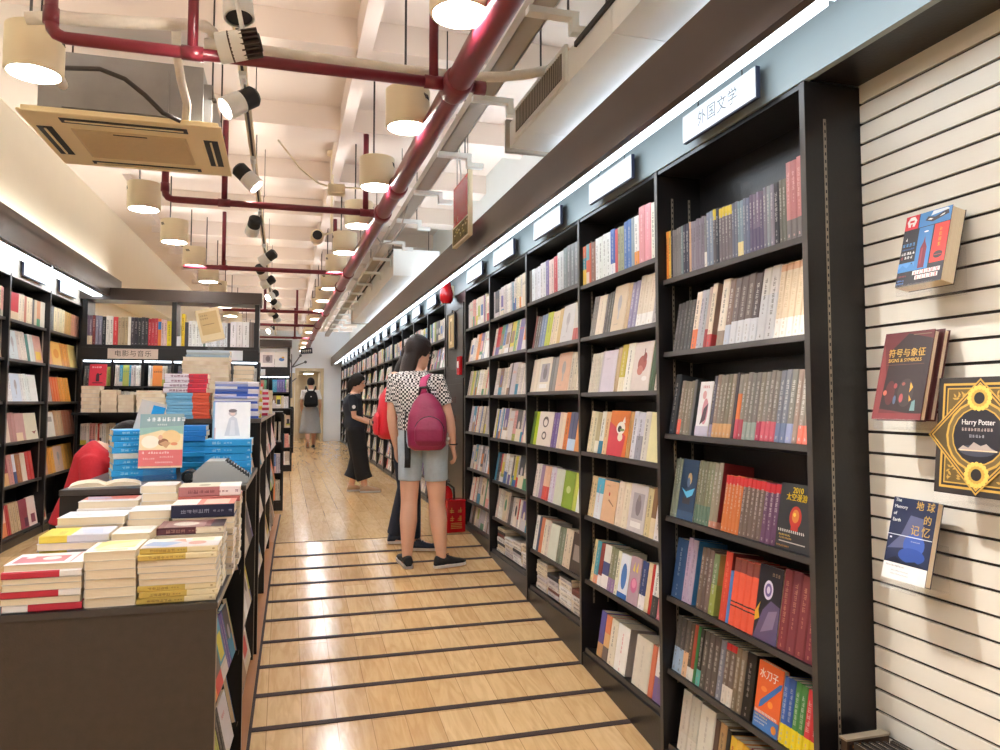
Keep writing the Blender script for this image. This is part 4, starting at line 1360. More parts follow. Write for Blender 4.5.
row[2, 0] = S(1, 30, 212, (96, 92, 84)) + S(3, 34, 214, (222, 224, 226), title=TD) + S(2, 30, 220, (216, 214, 214), title=TD) + S(1, 34, 222, (110, 96, 150), title=TW) + S(2, 26, 216, (226, 200, 190), title=TD) + S(1, 36, 224, (200, 60, 70), title=TW) + S(2, 30, 232, (206, 206, 206), title=TD) + S(4, 34, 240, (120, 124, 126), title=TW)
row[2, 1] = G(26) + S(1, 20, 216, (120, 60, 60)) + S(2, 24, 210, (96, 92, 80), title=TW) + S(2, 30, 212, (120, 140, 170), title=TW) + S(1, 56, 218, (190, 196, 44), title=TD) + S(2, 34, 210, (226, 206, 170), title=TD) + S(1, 30, 216, (206, 170, 110)) + Fc(110, 226, (206, 202, 196), art=artline) + S(2, 30, 230, (206, 196, 180), obi=(.3, (190, 90, 80)))
row[2, 2] = S(2, 30, 216, (226, 212, 190)) + Fc(110, 220, (224, 212, 192), art=artgrey) + S(2, 26, 210, (140, 136, 130)) + Fc(100, 226, (222, 176, 150), art=artline) + S(3, 28, 226, (214, 200, 180), title=TD)
row[2, 3] = S(1, 30, 216, (90, 120, 50)) + S(1, 30, 218, (176, 196, 30)) + Fc(140, 218, (226, 214, 200), art=[('e', .5, .7, .2, .16, (90, 76, 70)), ('e', .5, .68, .13, .1, (226, 214, 200)), ('e', .5, .3, .16, .12, (90, 76, 70)), ('e', .5, .3, .1, .07, (226, 214, 200))]) + S(2, 26, 216, (120, 96, 150), title=TW) + S(2, 28, 214, (226, 206, 180)) + S(1, 34, 220, (226, 130, 60), title=TD) + S(2, 30, 218, (90, 96, 120), obi=(.3, (190, 210, 230))) + S(1, 46, 222, (226, 150, 90))
row[2, 4] = S(2, 30, 214, (226, 216, 206), title=TD) + S(1, 34, 216, (150, 120, 150)) + S(2, 34, 212, (226, 180, 150), obi=(.4, (206, 80, 70))) + S(2, 26, 214, (216, 206, 216), title=(140, 60, 120)) + Fc(80, 212, (206, 206, 190)) + Fc(96, 218, (140, 170, 60), art=[('e', .5, .5, .2, .1, (200, 210, 150))]) + S(1, 30, 216, (196, 206, 90)) + S(1, 40, 220, (230, 226, 220))
row[2, 5] = S(1, 36, 220, (230, 226, 220), title=TD) + S(1, 24, 218, (60, 70, 96)) + S(1, 34, 216, (206, 120, 80)) + S(2, 34, 214, (226, 214, 196), title=TD) + Fc(90, 212, (206, 206, 190)) + S(2, 30, 212, (120, 130, 110), title=TW) + S(2, 34, 216, (222, 206, 180), title=TD) + Fc(100, 214, (80, 70, 66), art=[('r', .2, .3, .8, .7, (160, 150, 140))])
for k in (2, 3, 4):
    for r in range(7):
        rr = random.Random(500 * k + r)
        it = row.get((k, r)) or random_row(rr, acc=.3 if k == 3 else .35)
        if (k, r) == (2, 6) or (k, r) == (3, 6):
            continue
        fill_row(it, U[k + 1] - .02, U[k] + .016 + (xs(r, U[k]) + .005 - XFRONT) * U[k] / 1.55, xs(r, U[k]) + .009, SZ[k][r] + .0004, 0 if r == 0 else TILT, rr)
# flat piles on the two lowest shelves of the third and fourth bookcases
for k in (2, 3):
    rr = random.Random(77 + k)
    y = U[k] + .03
    while y < U[k + 1] - .2:
        z = SZ[k][6]
        for j in range(rr.choice((4, 5, 6, 7))):
            t = rr.uniform(.018, .034)
            sp = make_book(t, .13, .19, rr.choice(PALES + [(120, 60, 50), (40, 40, 44)]), rr, title=TD)
            mm = Matrix(((1, 0, 0, 0), (0, 0, 1, 0), (0, -1, 0, 0), (0, 0, 0, 1)))
            M = Matrix.Translation((xs(6) + .010 + rr.uniform(0, .01), y + rr.uniform(0, .006), z + t + .0005)) @ mm
            place_book(sp, M, stuff=True)
            z += t + .0005
        y += .205

# panelled cupboard front between the fifth bookcase and the far run
PY0, PY1 = U[5] + .0125, 7.34
side_root = thing('cupboard', 'black panelled cupboard front with a framed plaque between two runs of bookcases', 'cupboard', (1.6, (PY0 + PY1) / 2, 0))
iv = Matrix.Translation((-1.6, -(PY0 + PY1) / 2, 0))
side_panel(side_root, U[5], iv)
mb = MB(); mb.box(XFRONT + .006, XSLAT, PY0, PY1, 0, 2.125); mb.build('carcass', MT['black_wood'], side_root, iv)
for (z0, z1) in ((.12, 1.34), (1.42, 2.03)):
    mb = MB()
    y0, y1 = PY0 + .05, PY1 - .05
    mb.box(XFRONT - .004, XFRONT + .0055, y0, y0 + .05, z0, z1); mb.box(XFRONT - .004, XFRONT + .0055, y1 - .05, y1, z0, z1)
    mb.box(XFRONT - .004, XFRONT + .0055, y0 + .05, y1 - .05, z0, z0 + .05); mb.box(XFRONT - .004, XFRONT + .0055, y0 + .05, y1 - .05, z1 - .05, z1)
    mb.box(XFRONT + .001, XFRONT + .0055, y0 + .05, y1 - .05, z0 + .05, z1 - .05)
    bevel(mb.build('door', MT['black_wood'], side_root, iv), .004)
mb = MB()
rr = random.Random(3)
for k in range(4):
    for q in range(2):
        glyph(mb, rr, (XFRONT - .0003, 6.98 - .1 * q, 1.14 - .17 * k), .06, -VY_, VZ_, (96, 44, 44), -VX_)
mb.build('lettering', MT['print'], side_root, iv)
t = thing('framed_plaque', 'tall narrow gold framed plaque on the black cupboard front', 'plaque', (XFRONT - .005, 6.98, 1.79))
mb = MB(); mb.box(-.012, 0, -.13, .13, -.17, .18); bevel(mb.build('frame', MT['rod'], t), .004)
mb = MB(); mb.box(-.015, -.0125, -.105, .105, -.15, .16, c=(196, 170, 120)); mb.box(-.017, -.0155, -.045, .045, -.12, .13, c=(226, 206, 160)); mb.box(-.019, -.0175, -.02, .02, -.09, .1, c=(110, 84, 50))
mb.build('plate', MT['print'], t)
mb = MB(); mb.tube([(-.005, 0, .18), (-.005, 0, .21)], .006, n=6); mb.build('hook', MT['rod'], t)
t = thing('call_point', 'small red fire call point on the black cupboard front', 'call point', (XFRONT - .005, 6.62, 1.45))
mb = MB(); mb.box(-.03, 0, -.055, .055, -.085, .085); bevel(mb.build('body', MT['red_gloss'], t), .006)
mb = MB(); mb.box(-.032, -.0305, -.03, .03, -.02, .04); mb.build('window', MT['whiteink'], t)
t = thing('alarm_sounder', 'red fire alarm sounder hanging at the header above the cupboard', 'fire alarm', (XFRONT - .005, 6.95, 2.06))
mb = MB(); mb.lathe([(.0, -.0), (.04, .0), (.062, .03), (.066, .09), (.052, .15), (.035, .21), (.02, .23), (0, .235)], n=20, M=Matrix.Translation((-.068, 0, 0)))
smooth_by_angle(mb.build('body', MT['red_gloss'], t), 50)
mb = MB(); mb.box(-.03, 0, -.03, .03, .05, .17); mb.build('back_plate', MT['lamp_body'], t)
mb = MB(); mb.tube([(-.05, 0, .22), (-.03, .0, .27), (-.03, -.4, .3)], .008, n=6); mb.build('cable', MT['red_gloss'], t)

# far run of bookcases
FU = [7.36 + .955 * k for k in range(16)]
for k in range(15):
    bookcase(FU[k], FU[k + 1], SZ[4], 'tall black bookcase beyond the panelled cupboard, %s of the far run' % ORD[k])
    for r in range(7):
        rr = random.Random(9000 + 20 * k + r)
        fill_row(random_row(rr, acc=.33, face=.35), FU[k + 1] - .02, FU[k] + .10, xs(r) + .009, SZ[4][r] + .0004, 0 if r == 0 else TILT, rr)
e = thing('end_panel', 'black end panel closing the far run of bookcases', 'panel', (1.65, FU[-1], 0))
side_panel(e, FU[-1], Matrix.Translation((-1.65, -FU[-1], 0)))

# white section signs along the header
def shelf_sign(y0, y1, z0, z1, label, body=None, x=1.50, faint=False):
    t = thing('shelf_sign', label, 'sign', (x, (y0 + y1) / 2, z0), group='white section signs on the header')
    w = (y1 - y0) / 2
    m = MB()
    m.box(-.002, .012, -w, w, 0, z1 - z0)
    m.build('edge_board', MT['signedge'], t)
    m = MB()
    m.box(-.0045, -.0022, -w + .004, w, .004, z1 - z0)
    m.build('face_panel', MT['sign'], t)
    m = MB()
    for s in (-.6, .6):
        m.tube([(.008, w * s, z1 - z0), (.008, w * s, 2.378 - z0)], .0022, n=5)
        m.box(.012, .046, w * s - .01, w * s + .01, .03, .06)
    m.build('hanging_wire', MT['rod'], t)
    if body:
        text_obj('lettering', body, .062, MT['ink'], t, Matrix.Translation((-.0048, .0, (z1 - z0) * .5)) @ Matrix(((0, 0, -1, 0), (-1, 0, 0, 0), (0, 1, 0, 0), (0, 0, 0, 1))), .0002, 'CENTER', 1.15)
    elif faint:
        m = MB()
        rr = random.Random(int(y0 * 100))
        for q in range(3):
            glyph(m, rr, (-.0049, .07 - .07 * q, (z1 - z0) * .5), .045, -VY_, VZ_, (226, 206, 206), -VX_)
        m.build('lettering', MT['print'], t)


shelf_sign(2.10, 2.575, 2.134, 2.242, 'white sign with grey lettering above the bookcase touching the slat wall', '外国文学')
sg = [(3.03, 3.52), (3.94, 4.41), (4.85, 5.36), (5.70, 6.21)]
for k, (a, b) in enumerate(sg):
    shelf_sign(a, b, 2.134, 2.244, 'white sign with almost bleached lettering above the %s bookcase from the slat wall' % ORD[k + 1], None, faint=True)
for k in range(14):
    shelf_sign(FU[k] + .22, FU[k] + .72, 2.134, 2.244, 'blank looking white sign over the far run of bookcases, %s past the cupboard' % ORD[k], None, faint=True)

# fire extinguisher and its red box, at the foot of the cupboard
t = thing('fire_extinguisher', 'red fire extinguisher standing on the floor behind the checked shirt woman', 'fire extinguisher', (1.385, 6.53, .0))
mb = MB(); mb.lathe([(.055, 0), (.064, .01), (.064, .30), (.055, .345), (.03, .375), (.02, .38)], n=28); smooth_by_angle(mb.build('cylinder', MT['red_gloss'], t), 45)
mb = MB(); mb.tube([(0, 0, .38), (0, 0, .42)], .018, n=10); mb.box(-.012, .012, -.06, .02, .42, .432); mb.box(-.01, .01, -.075, .0, .44, .45, M=Matrix.Rotation(R(8), 4, 'X')); mb.build('valve', MT['black'], t)
mb = MB(); mb.tube([(.02, 0, .4), (.07, -.02, .36), (.078, -.03, .2), (.072, -.04, .1)], .009, n=8); mb.build('hose', MT['black'], t)
mb = MB()
rr = random.Random(8)
mb.lathe([(.0645, .1), (.0645, .2)], n=28, c=(226, 210, 180), cap=False); mb.build('label', MT['print'], t)
t = thing('extinguisher_box', 'low red box with gold marks standing before the cupboard', 'box', (1.432, 6.40, 0), .12)
mb = MB(); mb.box(-.085, .085, -.07, .07, .0, .27); bevel(mb.build('body', MT['red_gloss'], t), .008)
mb = MB()
for q in range(2):
    for w in range(2):
        glyph(mb, rr, (-.04 + .07 * w, -.0706, .19 - .07 * q), .045, VX_, VZ_, (206, 150, 70), -VY_)
    glyph(mb, rr, (-.0856, 0, .19 - .07 * q), .045, -VY_, VZ_, (206, 150, 70), -VX_)
for q in range(4):
    mb.box(-.05, .05, -.0712, -.0706, .035 + .014 * q, .041 + .014 * q, c=(196, 140, 70))
mb.build('gold_lettering', MT['print'], t)
mb = MB(); mb.box(-.087, .087, -.072, .072, .262, .278); bevel(mb.build('lid', MT['red_gloss'], t), .004)
# ------------------------------------------------------------------ books on the slat wall
def face_book(label, yfar, x, z, w, h, t, tilt, c, art, text=(), copies=1, seed=1, name='book', hard=False, spine=None):
    out = []
    yfar, x, z = yfar * 1.0115, x * 1.0115, 1.12 + (z - 1.12) * 1.0115
    for q in range(copies):
        rr = random.Random(seed)
        sp = make_book(t, w, h, spine or c, rr, art=art if q == 0 else None, face=c, hard=hard)
        M = Matrix.Translation((x + q * (t + .007), yfar - q * .006, z + q * .001)) @ Matrix.Rotation(R(tilt), 4, 'Y') @ Matrix.Rotation(R(-90), 4, 'Z')
        b = place_book(sp, M, label if q == 0 else label.replace('front copy of the', 'copy tucked behind the'), 'books displayed on the slat wall')
        out.append(b)
        for tx in (text if q == 0 else ()):
            body, u, v, s, mat, al = tx[:6]
            text_obj('title', body, s, MT[mat], b, Matrix.Translation((u * w, -.0006 - .00003 * len(art), v * h)) @ Matrix.Rotation(R(90), 4, 'X'), .0003, al, sx=tx[6] if len(tx) > 6 else 1.0)
    return out


BL, RD, DK, WHI = (72, 132, 190), (216, 56, 62), (44, 40, 44), (240, 236, 228)
art1 = [('r', 0, 0, 1, 1, DK), ('r', .0, .8, .3, 1, RD), ('r', .32, .8, 1, 1, BL), ('p', [(.45, .88), (.62, .84), (.95, .9), (.92, .97), (.66, .9), (.5, .93)], (60, 52, 56)), ('p', [(.56, .93), (.95, .96), (.9, .99), (.6, .99)], (226, 232, 236)),
        ('p', [(.5, .885), (.58, .87), (.62, .885), (.55, .9)], WHI), ('p', [(.75, .885), (.85, .9), (.87, .92), (.8, .91)], WHI), ('p', [(.08, .84), (.22, .84), (.26, .92), (.2, .98), (.1, .98), (.04, .92)], WHI), ('r', .1, .9, .2, .93, RD), ('r', .13, .83, .17, .88, RD),
        ('r', .35, .2, .66, .79, BL), ('p', [(.44, .22), (.58, .22), (.58, .5), (.53, .58), (.51, .66), (.49, .58), (.44, .5)], (120, 40, 56)), ('r', .47, .28, .5, .5, (160, 60, 70)), ('e', .52, .72, .05, .01, WHI),
        ('r', .69, .26, 1, .79, (226, 62, 52)), ('g', .84, .71, .05, 1, (232, 150, 50)), ('g', .84, .64, .05, 1, (232, 150, 50)), ('g', .84, .57, .05, 1, (232, 150, 50)), ('g', .84, .5, .05, 1, (232, 150, 50)), ('e', .85, .36, .1, .05, DK), ('r', .76, .355, .94, .36, (226, 62, 52)),
        ('r', 0, .2, .36, .3, BL), ('p', [(.0, .24), (.1, .3), (.2, .25), (.3, .32), (.36, .26), (.36, .33), (0, .33)], (92, 150, 206)),
        ('g', .1, .66, .04, 1, WHI), ('g', .06, .58, .045, 4, (90, 150, 206)), ('g', .05, .52, .022, 8, (60, 110, 170)), ('g', .05, .46, .04, 5, WHI), ('g', .06, .4, .04, 1, (160, 60, 60)), ('g', .14, .4, .04, 3, WHI), ('g', .04, .14, .022, 6, (150, 60, 60)), ('g', .04, .08, .022, 5, (90, 140, 200)), ('g', .04, .04, .022, 5, (90, 140, 200))]
for q in range(6):
    art1 += [('r', .36 + .1 * q, .135, .45 + .1 * q, .19, WHI), ('g', .405 + .1 * q, .162, .046, 1, RD)]
for q in range(5):
    art1 += [('r', .43 + .1 * q, .065, .52 + .1 * q, .12, WHI), ('g', .475 + .1 * q, .092, .046, 1, RD)]
face_book('thick paperback with a red, blue and black panelled cover high on the slat wall', 1.672, 1.625, 1.436,   .152, .209, .046, 14, DK, art1, seed=3, spine=(226, 214, 190))
art2 = [('r', 0, 0, 1, 1, (98, 44, 46)), ('p', [(.12, .12), (1, .05), (1, .9), (.5, .98), (.2, .8)], (52, 40, 40)), ('e', .3, .3, .1, .14, (86, 44, 44)), ('e', .62, .3, .16, .16, (64, 54, 52)), ('r', 0, 0, 1, .07, (122, 52, 54)), ('p', [(0, .0), (.12, 0), (.16, .5), (.02, .9)], (124, 58, 58)),
        ('e', .4, .38, .035, .03, (150, 70, 66)), ('e', .56, .4, .035, .02, (140, 80, 70)), ('p', [(.7, .3), (.76, .36), (.7, .42)], (200, 150, 60)), ('p', [(.7, .28), (.76, .22), (.72, .2)], (200, 150, 60)), ('e', .2, .3, .04, .03, (190, 100, 80)), ('r', .6, .955, .95, .965, (120, 100, 80)),
        ('e', .55, .24, .04, .05, (160, 80, 80)), ('p', [(.76, .1), (.86, .1), (.84, .22), (.78, .2)], (110, 140, 140)), ('e', .42, .22, .03, .05, (80, 96, 120)), ('r', .14, .62, .9, .624, (120, 80, 60))]
face_book('front copy of the dark red symbols book lower on the slat wall', 1.764, 1.618, 1.072,   .172, .255, .02, 14, (90, 46, 46), art2,
          [('符号与象征', .52, .75, .026, 'goldink', 'CENTER'), ('SIGNS & SYMBOLS', .5, .67, .0145, 'goldink', 'CENTER')], copies=2, seed=4, hard=True, spine=(176, 176, 178))
# large gold framed book
Wb, Hb = .252, .302
GO = (198, 158, 72)
art3 = [('r', 0, 0, 1, 1, (52, 46, 44)), ('r', .06, .05, .94, .95, GO), ('r', .085, .07, .915, .93, (46, 40, 38)), ('r', .11, .09, .89, .91, GO), ('r', .125, .102, .875, .898, (104, 84, 46))]
rr = random.Random(2)
for sx in (-1, 1):
    for sy in (-1, 1):
        for q in range(22):
            u = .5 + sx * rr.uniform(.14, .34); v = .5 + sy * rr.uniform(.16, .37)
            a = rr.uniform(0, PI)
            art3.append(('p', [(u + .03 * math.cos(a), v + .024 * math.sin(a)), (u + .012 * math.cos(a + 1.6), v + .01 * math.sin(a + 1.6)), (u - .03 * math.cos(a), v - .024 * math.sin(a)), (u + .012 * math.cos(a - 1.6), v + .01 * math.sin(a - 1.6))], (190, 152, 74)))
def diamond(r, c):
    return ('p', [(.5, .5 - .47 * r), (.5 + .57 * r, .5), (.5, .5 + .47 * r), (.5 - .57 * r, .5)], c)
art3 += [diamond(1.04, GO), diamond(1.0, (60, 50, 44)), diamond(.97, GO), diamond(.93, (88, 72, 44))]
art3 += [('e', .5, .5, .37, .3, GO), ('e', .5, .5, .345, .28, (112, 92, 56)), ('e', .5, .5, .3, .245, GO), ('e', .5, .5, .285, .232, (40, 38, 44))]
for v in (.18, .82):
    art3 += [('e', .5, v, .13, .1, GO)] + [('e', .5 + .115 * math.cos(a * PI / 8), v + .09 * math.sin(a * PI / 8), .025, .02, (232, 194, 96)) for a in range(16)] + [('e', .5, v, .06, .05, (44, 40, 40))]
art3 += [('e', .5, .38, .2, .05, (70, 72, 84)), ('p', [(.28, .38), (.34, .42), (.4, .4), (.46, .45), (.54, .42), (.6, .44), (.66, .4), (.74, .38)], (176, 160, 150)), ('r', .3, .375, .72, .385, (220, 196, 160)), ('g', .33, .555, .026, 10, (200, 180, 170)), ('g', .42, .5, .026, 5, (170, 170, 176))]
face_book('large black book with a gold ornamental diamond and sunburst frame on the slat wall', 1.580, 1.642, .886, Wb, Hb, .024, 6, (50, 44, 42), art3,
          [('Harry Potter', .5, .615, .019, 'whiteink', 'CENTER', .95)], seed=6, hard=True)
art4 = [('r', 0, 0, 1, 1, (36, 44, 72)), ('p', [(.02, .36), (.3, .55), (.45, .8), (.75, .78), (.8, .5), (.6, .42)], (92, 96, 128)), ('e', .62, .45, .24, .14, (64, 92, 168)), ('e', .6, .32, .3, .09, (50, 78, 150)), ('p', [(0, .2), (.25, .28), (.4, .22), (.7, .26), (1, .2), (1, .14), (0, .14)], (28, 32, 50)),
        ('r', 0, .535, 1, .545, (220, 226, 232)), ('r', 0, 0, 1, .2, (226, 224, 220)), ('g', .08, .165, .02, 12, (110, 110, 116)), ('g', .22, .11, .016, 14, (150, 150, 156)), ('g', .2, .07, .016, 15, (150, 150, 156)), ('r', .05, .49, .1, .51, (226, 226, 232)), ('g', .55, .49, .012, 10, (190, 190, 210))]
face_book('dark blue paperback with a white band, lowest book on the slat wall', 1.748, 1.622, .632,   .15, .229, .02, 14, (36, 44, 72), art4,
          [('The', .05, .965, .0135, 'whiteink', 'LEFT'), ('Memory', .05, .885, .0135, 'whiteink', 'LEFT'), ('of', .05, .80, .0135, 'whiteink', 'LEFT'), ('Earth', .05, .72, .0135, 'whiteink', 'LEFT'),
           ('地', .63, .92, .027, 'goldink', 'CENTER'), ('球', .87, .92, .027, 'goldink', 'CENTER'), ('的', .84, .76, .027, 'goldink', 'CENTER'), ('记', .6, .62, .03, 'goldink', 'CENTER'), ('忆', .84, .62, .03, 'goldink', 'CENTER')], seed=7, spine=(40, 46, 70))
ac_m, nt, bs = new_mat('clear_acrylic')
bs.inputs['Base Color'].default_value = (.9, .92, .92, 1)
bs.inputs['Roughness'].default_value = .05
bs.inputs['Alpha'].default_value = .06
MT['acrylic'] = ac_m
for (yf, w, z, dx, lab) in ((1.66, .12, 1.434, .066, 'thick panelled paperback'), (1.755, .15, 1.07, .072, 'two dark red symbols books'), (1.56, .2, .884, .05, 'large gold framed book'), (1.745, .12, .63, .05, 'dark blue banded paperback')):
    t = thing('acrylic_holder', 'clear acrylic holder under the ' + lab + ' on the slat wall', 'book holder', (XSLAT - .006, (yf - w / 2) * 1.0115, 1.12 + (z - 1.12) * 1.0115), group='acrylic holders on the slat wall')
    mb = MB(); mb.box(-.0025, 0, -w / 2, w / 2, -.03, .1); mb.build('back_plate', MT['acrylic'], t)
    mb = MB(); mb.box(-.118, -.0026, -w / 2, w / 2, -.0255, -.0235, M=Matrix.Rotation(0, 4, 'Y')); mb.build('ledge', MT['acrylic'], t)
    mb = MB(); mb.box(-.1205, -.1182, -w / 2, w / 2, -.0255, .004); mb.build('lip', MT['acrylic'], t)
    mb = MB(); mb.box(.0002, .012, -.02, .02, .06, .066); mb.build('hook', MT['acrylic'], t)

# low display rack at the foot of the slat wall
t = thing('display_rack', 'low rack with a pale grey topped end board beneath the slat wall', 'display rack', (1.64, 1.55, floor_z(1.55)))
fz = floor_z(1.55)
mb = MB(); mb.box(-.06, .088, .30, .325, -.03, .140 - fz, c=(64, 46, 34))
rr = random.Random(77)
for q in range(70):
    x0 = rr.uniform(-.055, .07); z0 = rr.uniform(-.2, .12) - fz
    mb.box(x0, x0 + rr.uniform(.006, .016), .2985, .2995, z0, z0 + rr.uniform(.006, .02), c=rr.choice([(150, 100, 54), (110, 74, 44), (40, 30, 26)]))
mb.build('end_board', MT['print'], t)
mb = MB(); mb.box(-.064, .09, .297, .328, .1402 - fz, .146 - fz); mb.build('top_cap', MT['edge2'], t)
mb = MB(); mb.box(-.085, .088, -.85, .2995, 0, -.115 - fz); mb.build('base', MT['black_wood'], t)
for k in range(6):
    rr = random.Random(40 + k)
    dam = [('r', 0, 0, 1, 1, (50, 40, 34))] + [('e', .15 + .14 * (q % 6), .12 + .15 * (q // 6), .06, .05, (150, 96, 50)) for q in range(36)] + [('e', .15 + .14 * (q % 6), .12 + .15 * (q // 6), .03, .025, (60, 44, 36)) for q in range(36)]
    sp = make_book(.011, .2, .255, (46, 40, 38), rr, art=dam if k == 0 else None, hard=True)
    M = Matrix.Translation((1.592 + .0215 * k, 1.838 - .004 * k, -.1148)) @ Matrix.Rotation(R(-90), 4, 'Z')
    place_book(sp, M, 'dark hardback with brown damask cover in the low rack, %s from the front' % ORD[k], 'damask books in the low rack')

# ------------------------------------------------------------------ left wall bookcases
LU = [8.31, 7.29, 6.36, 5.42, 4.48, 3.54, 2.6, 1.66]
LZ = [1.76, 1.455, 1.125, .808, .475, .085]
B180 = LROT @ Matrix.Rotation(PI, 4, 'Z')


def left_bookcase(ya, yb, label):
    """ya far edge, yb near edge, in the left-hand frame with the front at x = -2.15"""
    root = thing('bookcase', label, 'bookcase', M=LROT @ Matrix.Translation((-2.26, (ya + yb) / 2, 0)))
    iv = Matrix.Translation((2.26, -(ya + yb) / 2, 0))
    for y in ((ya, yb) if ya == LU[0] else (yb,)):
        m = MB(); prism_yz(m, -2.36, -2.15, y - .014, y + .014, floor_z(y), floor_z(y), 2.095); m.build('side_panel', MT['black_wood'], root, iv)
        m = MB(); prism_yz(m, -2.1499, -2.1487, y - .0135, y + .0135, floor_z(y), floor_z(y), 2.094); m.build('front_edge', MT['edge'], root, iv)
        for s in (-1, 1):
            m = MB(); m.box(-2.205, -2.195, y + s * .0142 - .0008, y + s * .0142 + .0008, .35, 1.98); m.build('shelf_track', MT['track'], root, iv)
    m = MB(); prism_yz(m, -2.375, -2.36, yb + .014, ya - .014, floor_z(yb), floor_z(ya), 2.09); m.build('back_panel', MT['black_wood'], root, iv)
    m = MB(); m.box(-2.36, -2.153, yb + .0142, ya - .0142, 2.075, 2.093); m.build('top_panel', MT['black_wood'], root, iv)
    m = MB(); prism_yz(m, -2.17, -2.154, yb + .0142, ya - .0142, floor_z(yb), floor_z(ya), .06); m.build('base_panel', MT['black_wood'], root, iv)
    for k, z in enumerate(LZ):
        m = MB()
        M = Matrix.Translation((-2.175, 0, z)) @ Matrix.Rotation(-TILT if k else 0, 4, 'Y')
        m.box(-.165, .001, yb + .0143, ya - .0143, -.022, -.0002, M=M)
        s = m.build('shelf', MT['black_wood'], root, iv)
        m = MB(); m.box(.0012, .0024, yb + .0145, ya - .0145, -.0215, -.0005, M=M); m.build('front_edge', MT['edge'], s)


WARM = [(230, 214, 184), (226, 200, 160), (222, 190, 160), (232, 222, 206), (214, 170, 130), (226, 206, 190)]
WACC = [(206, 60, 56), (224, 130, 60), (230, 180, 90), (150, 70, 66), (120, 140, 150), (226, 150, 110), (80, 90, 96)]
lrow = {}
lrow[1, 0] = S(1, 60, 235, (216, 196, 176)) + Fc(100, 215, (230, 206, 170), art=[('r', 0, .3, 1, 1, (196, 40, 50))]) + S(2, 40, 218, (232, 214, 190), title=TD) + S(1, 30, 214, (190, 110, 90)) + S(2, 40, 216, (226, 206, 176), title=TD) + S(1, 30, 210, (96, 92, 90)) + S(1, 40, 214, (206, 190, 160)) + S(1, 50, 216, (214, 150, 110), obi=(.3, (70, 140, 100))) + S(1, 70, 220, (232, 222, 204))
lrow[1, 1] = S(2, 40, 230, (150, 160, 166), title=TW) + Fc(110, 230, (200, 210, 206), art=artline) + S(3, 40, 235, (222, 206, 190), title=TD) + S(1, 40, 226, (70, 130, 120)) + S(2, 36, 232, (206, 206, 196)) + Fc(110, 236, (222, 170, 150), art=[('r', .1, .1, .8, .4, (230, 190, 80))])
lrow[1, 2] = S(1, 40, 226, (226, 140, 110)) + S(3, 36, 230, (226, 226, 224), title=TD) + Fc(130, 226, (206, 214, 226), art=artline) + S(4, 36, 228, (224, 226, 220), title=TD) + Fc(110, 226, (230, 230, 226)) + G(60)
lrow[1, 3] = Fc(120, 236, (222, 200, 184), art=[('r', .3, .3, .6, .4, (110, 80, 90))]) + S(2, 40, 230, (190, 140, 130)) + Fc(120, 226, (196, 150, 140), art=[('r', 0, 0, .7, .3, (230, 206, 170))]) + Fc(170, 226, (226, 214, 190), art=[('p', [(.5, .3), (.7, .2), (.9, .35), (.75, .3)], (150, 70, 50))]) + G(30)
lrow[1, 4] = S(3, 40, 240, (150, 50, 60), title=TW, obi=(.4, (226, 180, 120))) + S(1, 60, 236, (210, 150, 140), title=TD) + S(1, 34, 230, (224, 226, 232), bands=[(.4, (60, 80, 120))]) + S(1, 60, 226, (170, 110, 70), title=TW) + S(2, 30, 232, (230, 214, 196)) + S(2, 44, 236, (206, 66, 60), title=TW) + G(60)
lrow[1, 5] = Fc(110, 236, (226, 190, 170), art=[('r', 0, 0, 1, .45, (222, 140, 90))]) + S(2, 20, 236, (190, 60, 60)) + S(3, 36, 238, (206, 180, 140), title=TD) + Fc(90, 240, (150, 66, 76), art=[('r', .5, .05, .95, .35, (90, 40, 60))]) + Fc(100, 240, (230, 214, 200), art=[('r', .3, .1, .8, .4, (130, 50, 70))])
lrow[0, 0] = S(2, 36, 226, (232, 226, 206), title=TD) + S(1, 40, 224, (110, 110, 116), title=TW) + S(4, 44, 222, (232, 216, 176), title=TD) + S(3, 36, 216, (222, 180, 110), title=TD) + S(4, 36, 212, (224, 160, 130), title=TD)
lrow[0, 1] = Fc(110, 220, (228, 170, 120)) + Fc(130, 220, (230, 180, 90), art=[('e', .5, .5, .3, .2, (226, 150, 60))]) + S(3, 40, 222, (226, 150, 70), title=TD) + Fc(120, 226, (232, 200, 120))
lrow[0, 2] = S(3, 40, 226, (190, 176, 170), title=TD) + S(3, 36, 228, (226, 110, 60), title=TW) + S(4, 40, 230, (228, 160, 70), title=TD) + G(90)
lrow[0, 3] = G(50) + Fc(120, 226, (228, 222, 206), art=[('r', .2, .6, .8, .8, (170, 160, 150))]) + S(3, 40, 236, (206, 170, 130), title=TD) + S(4, 40, 240, (196, 130, 100), title=TW)
lrow[0, 4] = Fc(100, 232, (206, 150, 130), art=[('e', .5, .5, .3, .2, (150, 60, 60))]) + S(2, 50, 236, (226, 160, 70), title=TD) + Fc(120, 240, (214, 180, 160), art=artline) + S(4, 40, 244, (226, 170, 80), title=TD)
lrow[0, 5] = Fc(120, 236, (222, 206, 170), art=[('r', .6, .1, .9, .3, (200, 60, 50))]) + G(500)
for k in range(7):
    left_bookcase(LU[k], LU[k + 1], 'tall black bookcase opposite the slat wall, %s from the cross bookcase' % ORD[k])
    for r in range(6):
        rr = random.Random(3000 + 10 * k + r)
        it = lrow.get((k, r)) or random_row(rr, WARM, .35, .3)
        it = list(reversed(it)) if False else it
        # in the turned frame the near end of the shelf is the high end
        fill_row(it, -LU[k + 1] - .02, -LU[k] + .02, 2.187, LZ[r] + .0004, 0 if r == 0 else TILT, rr, base=B180)
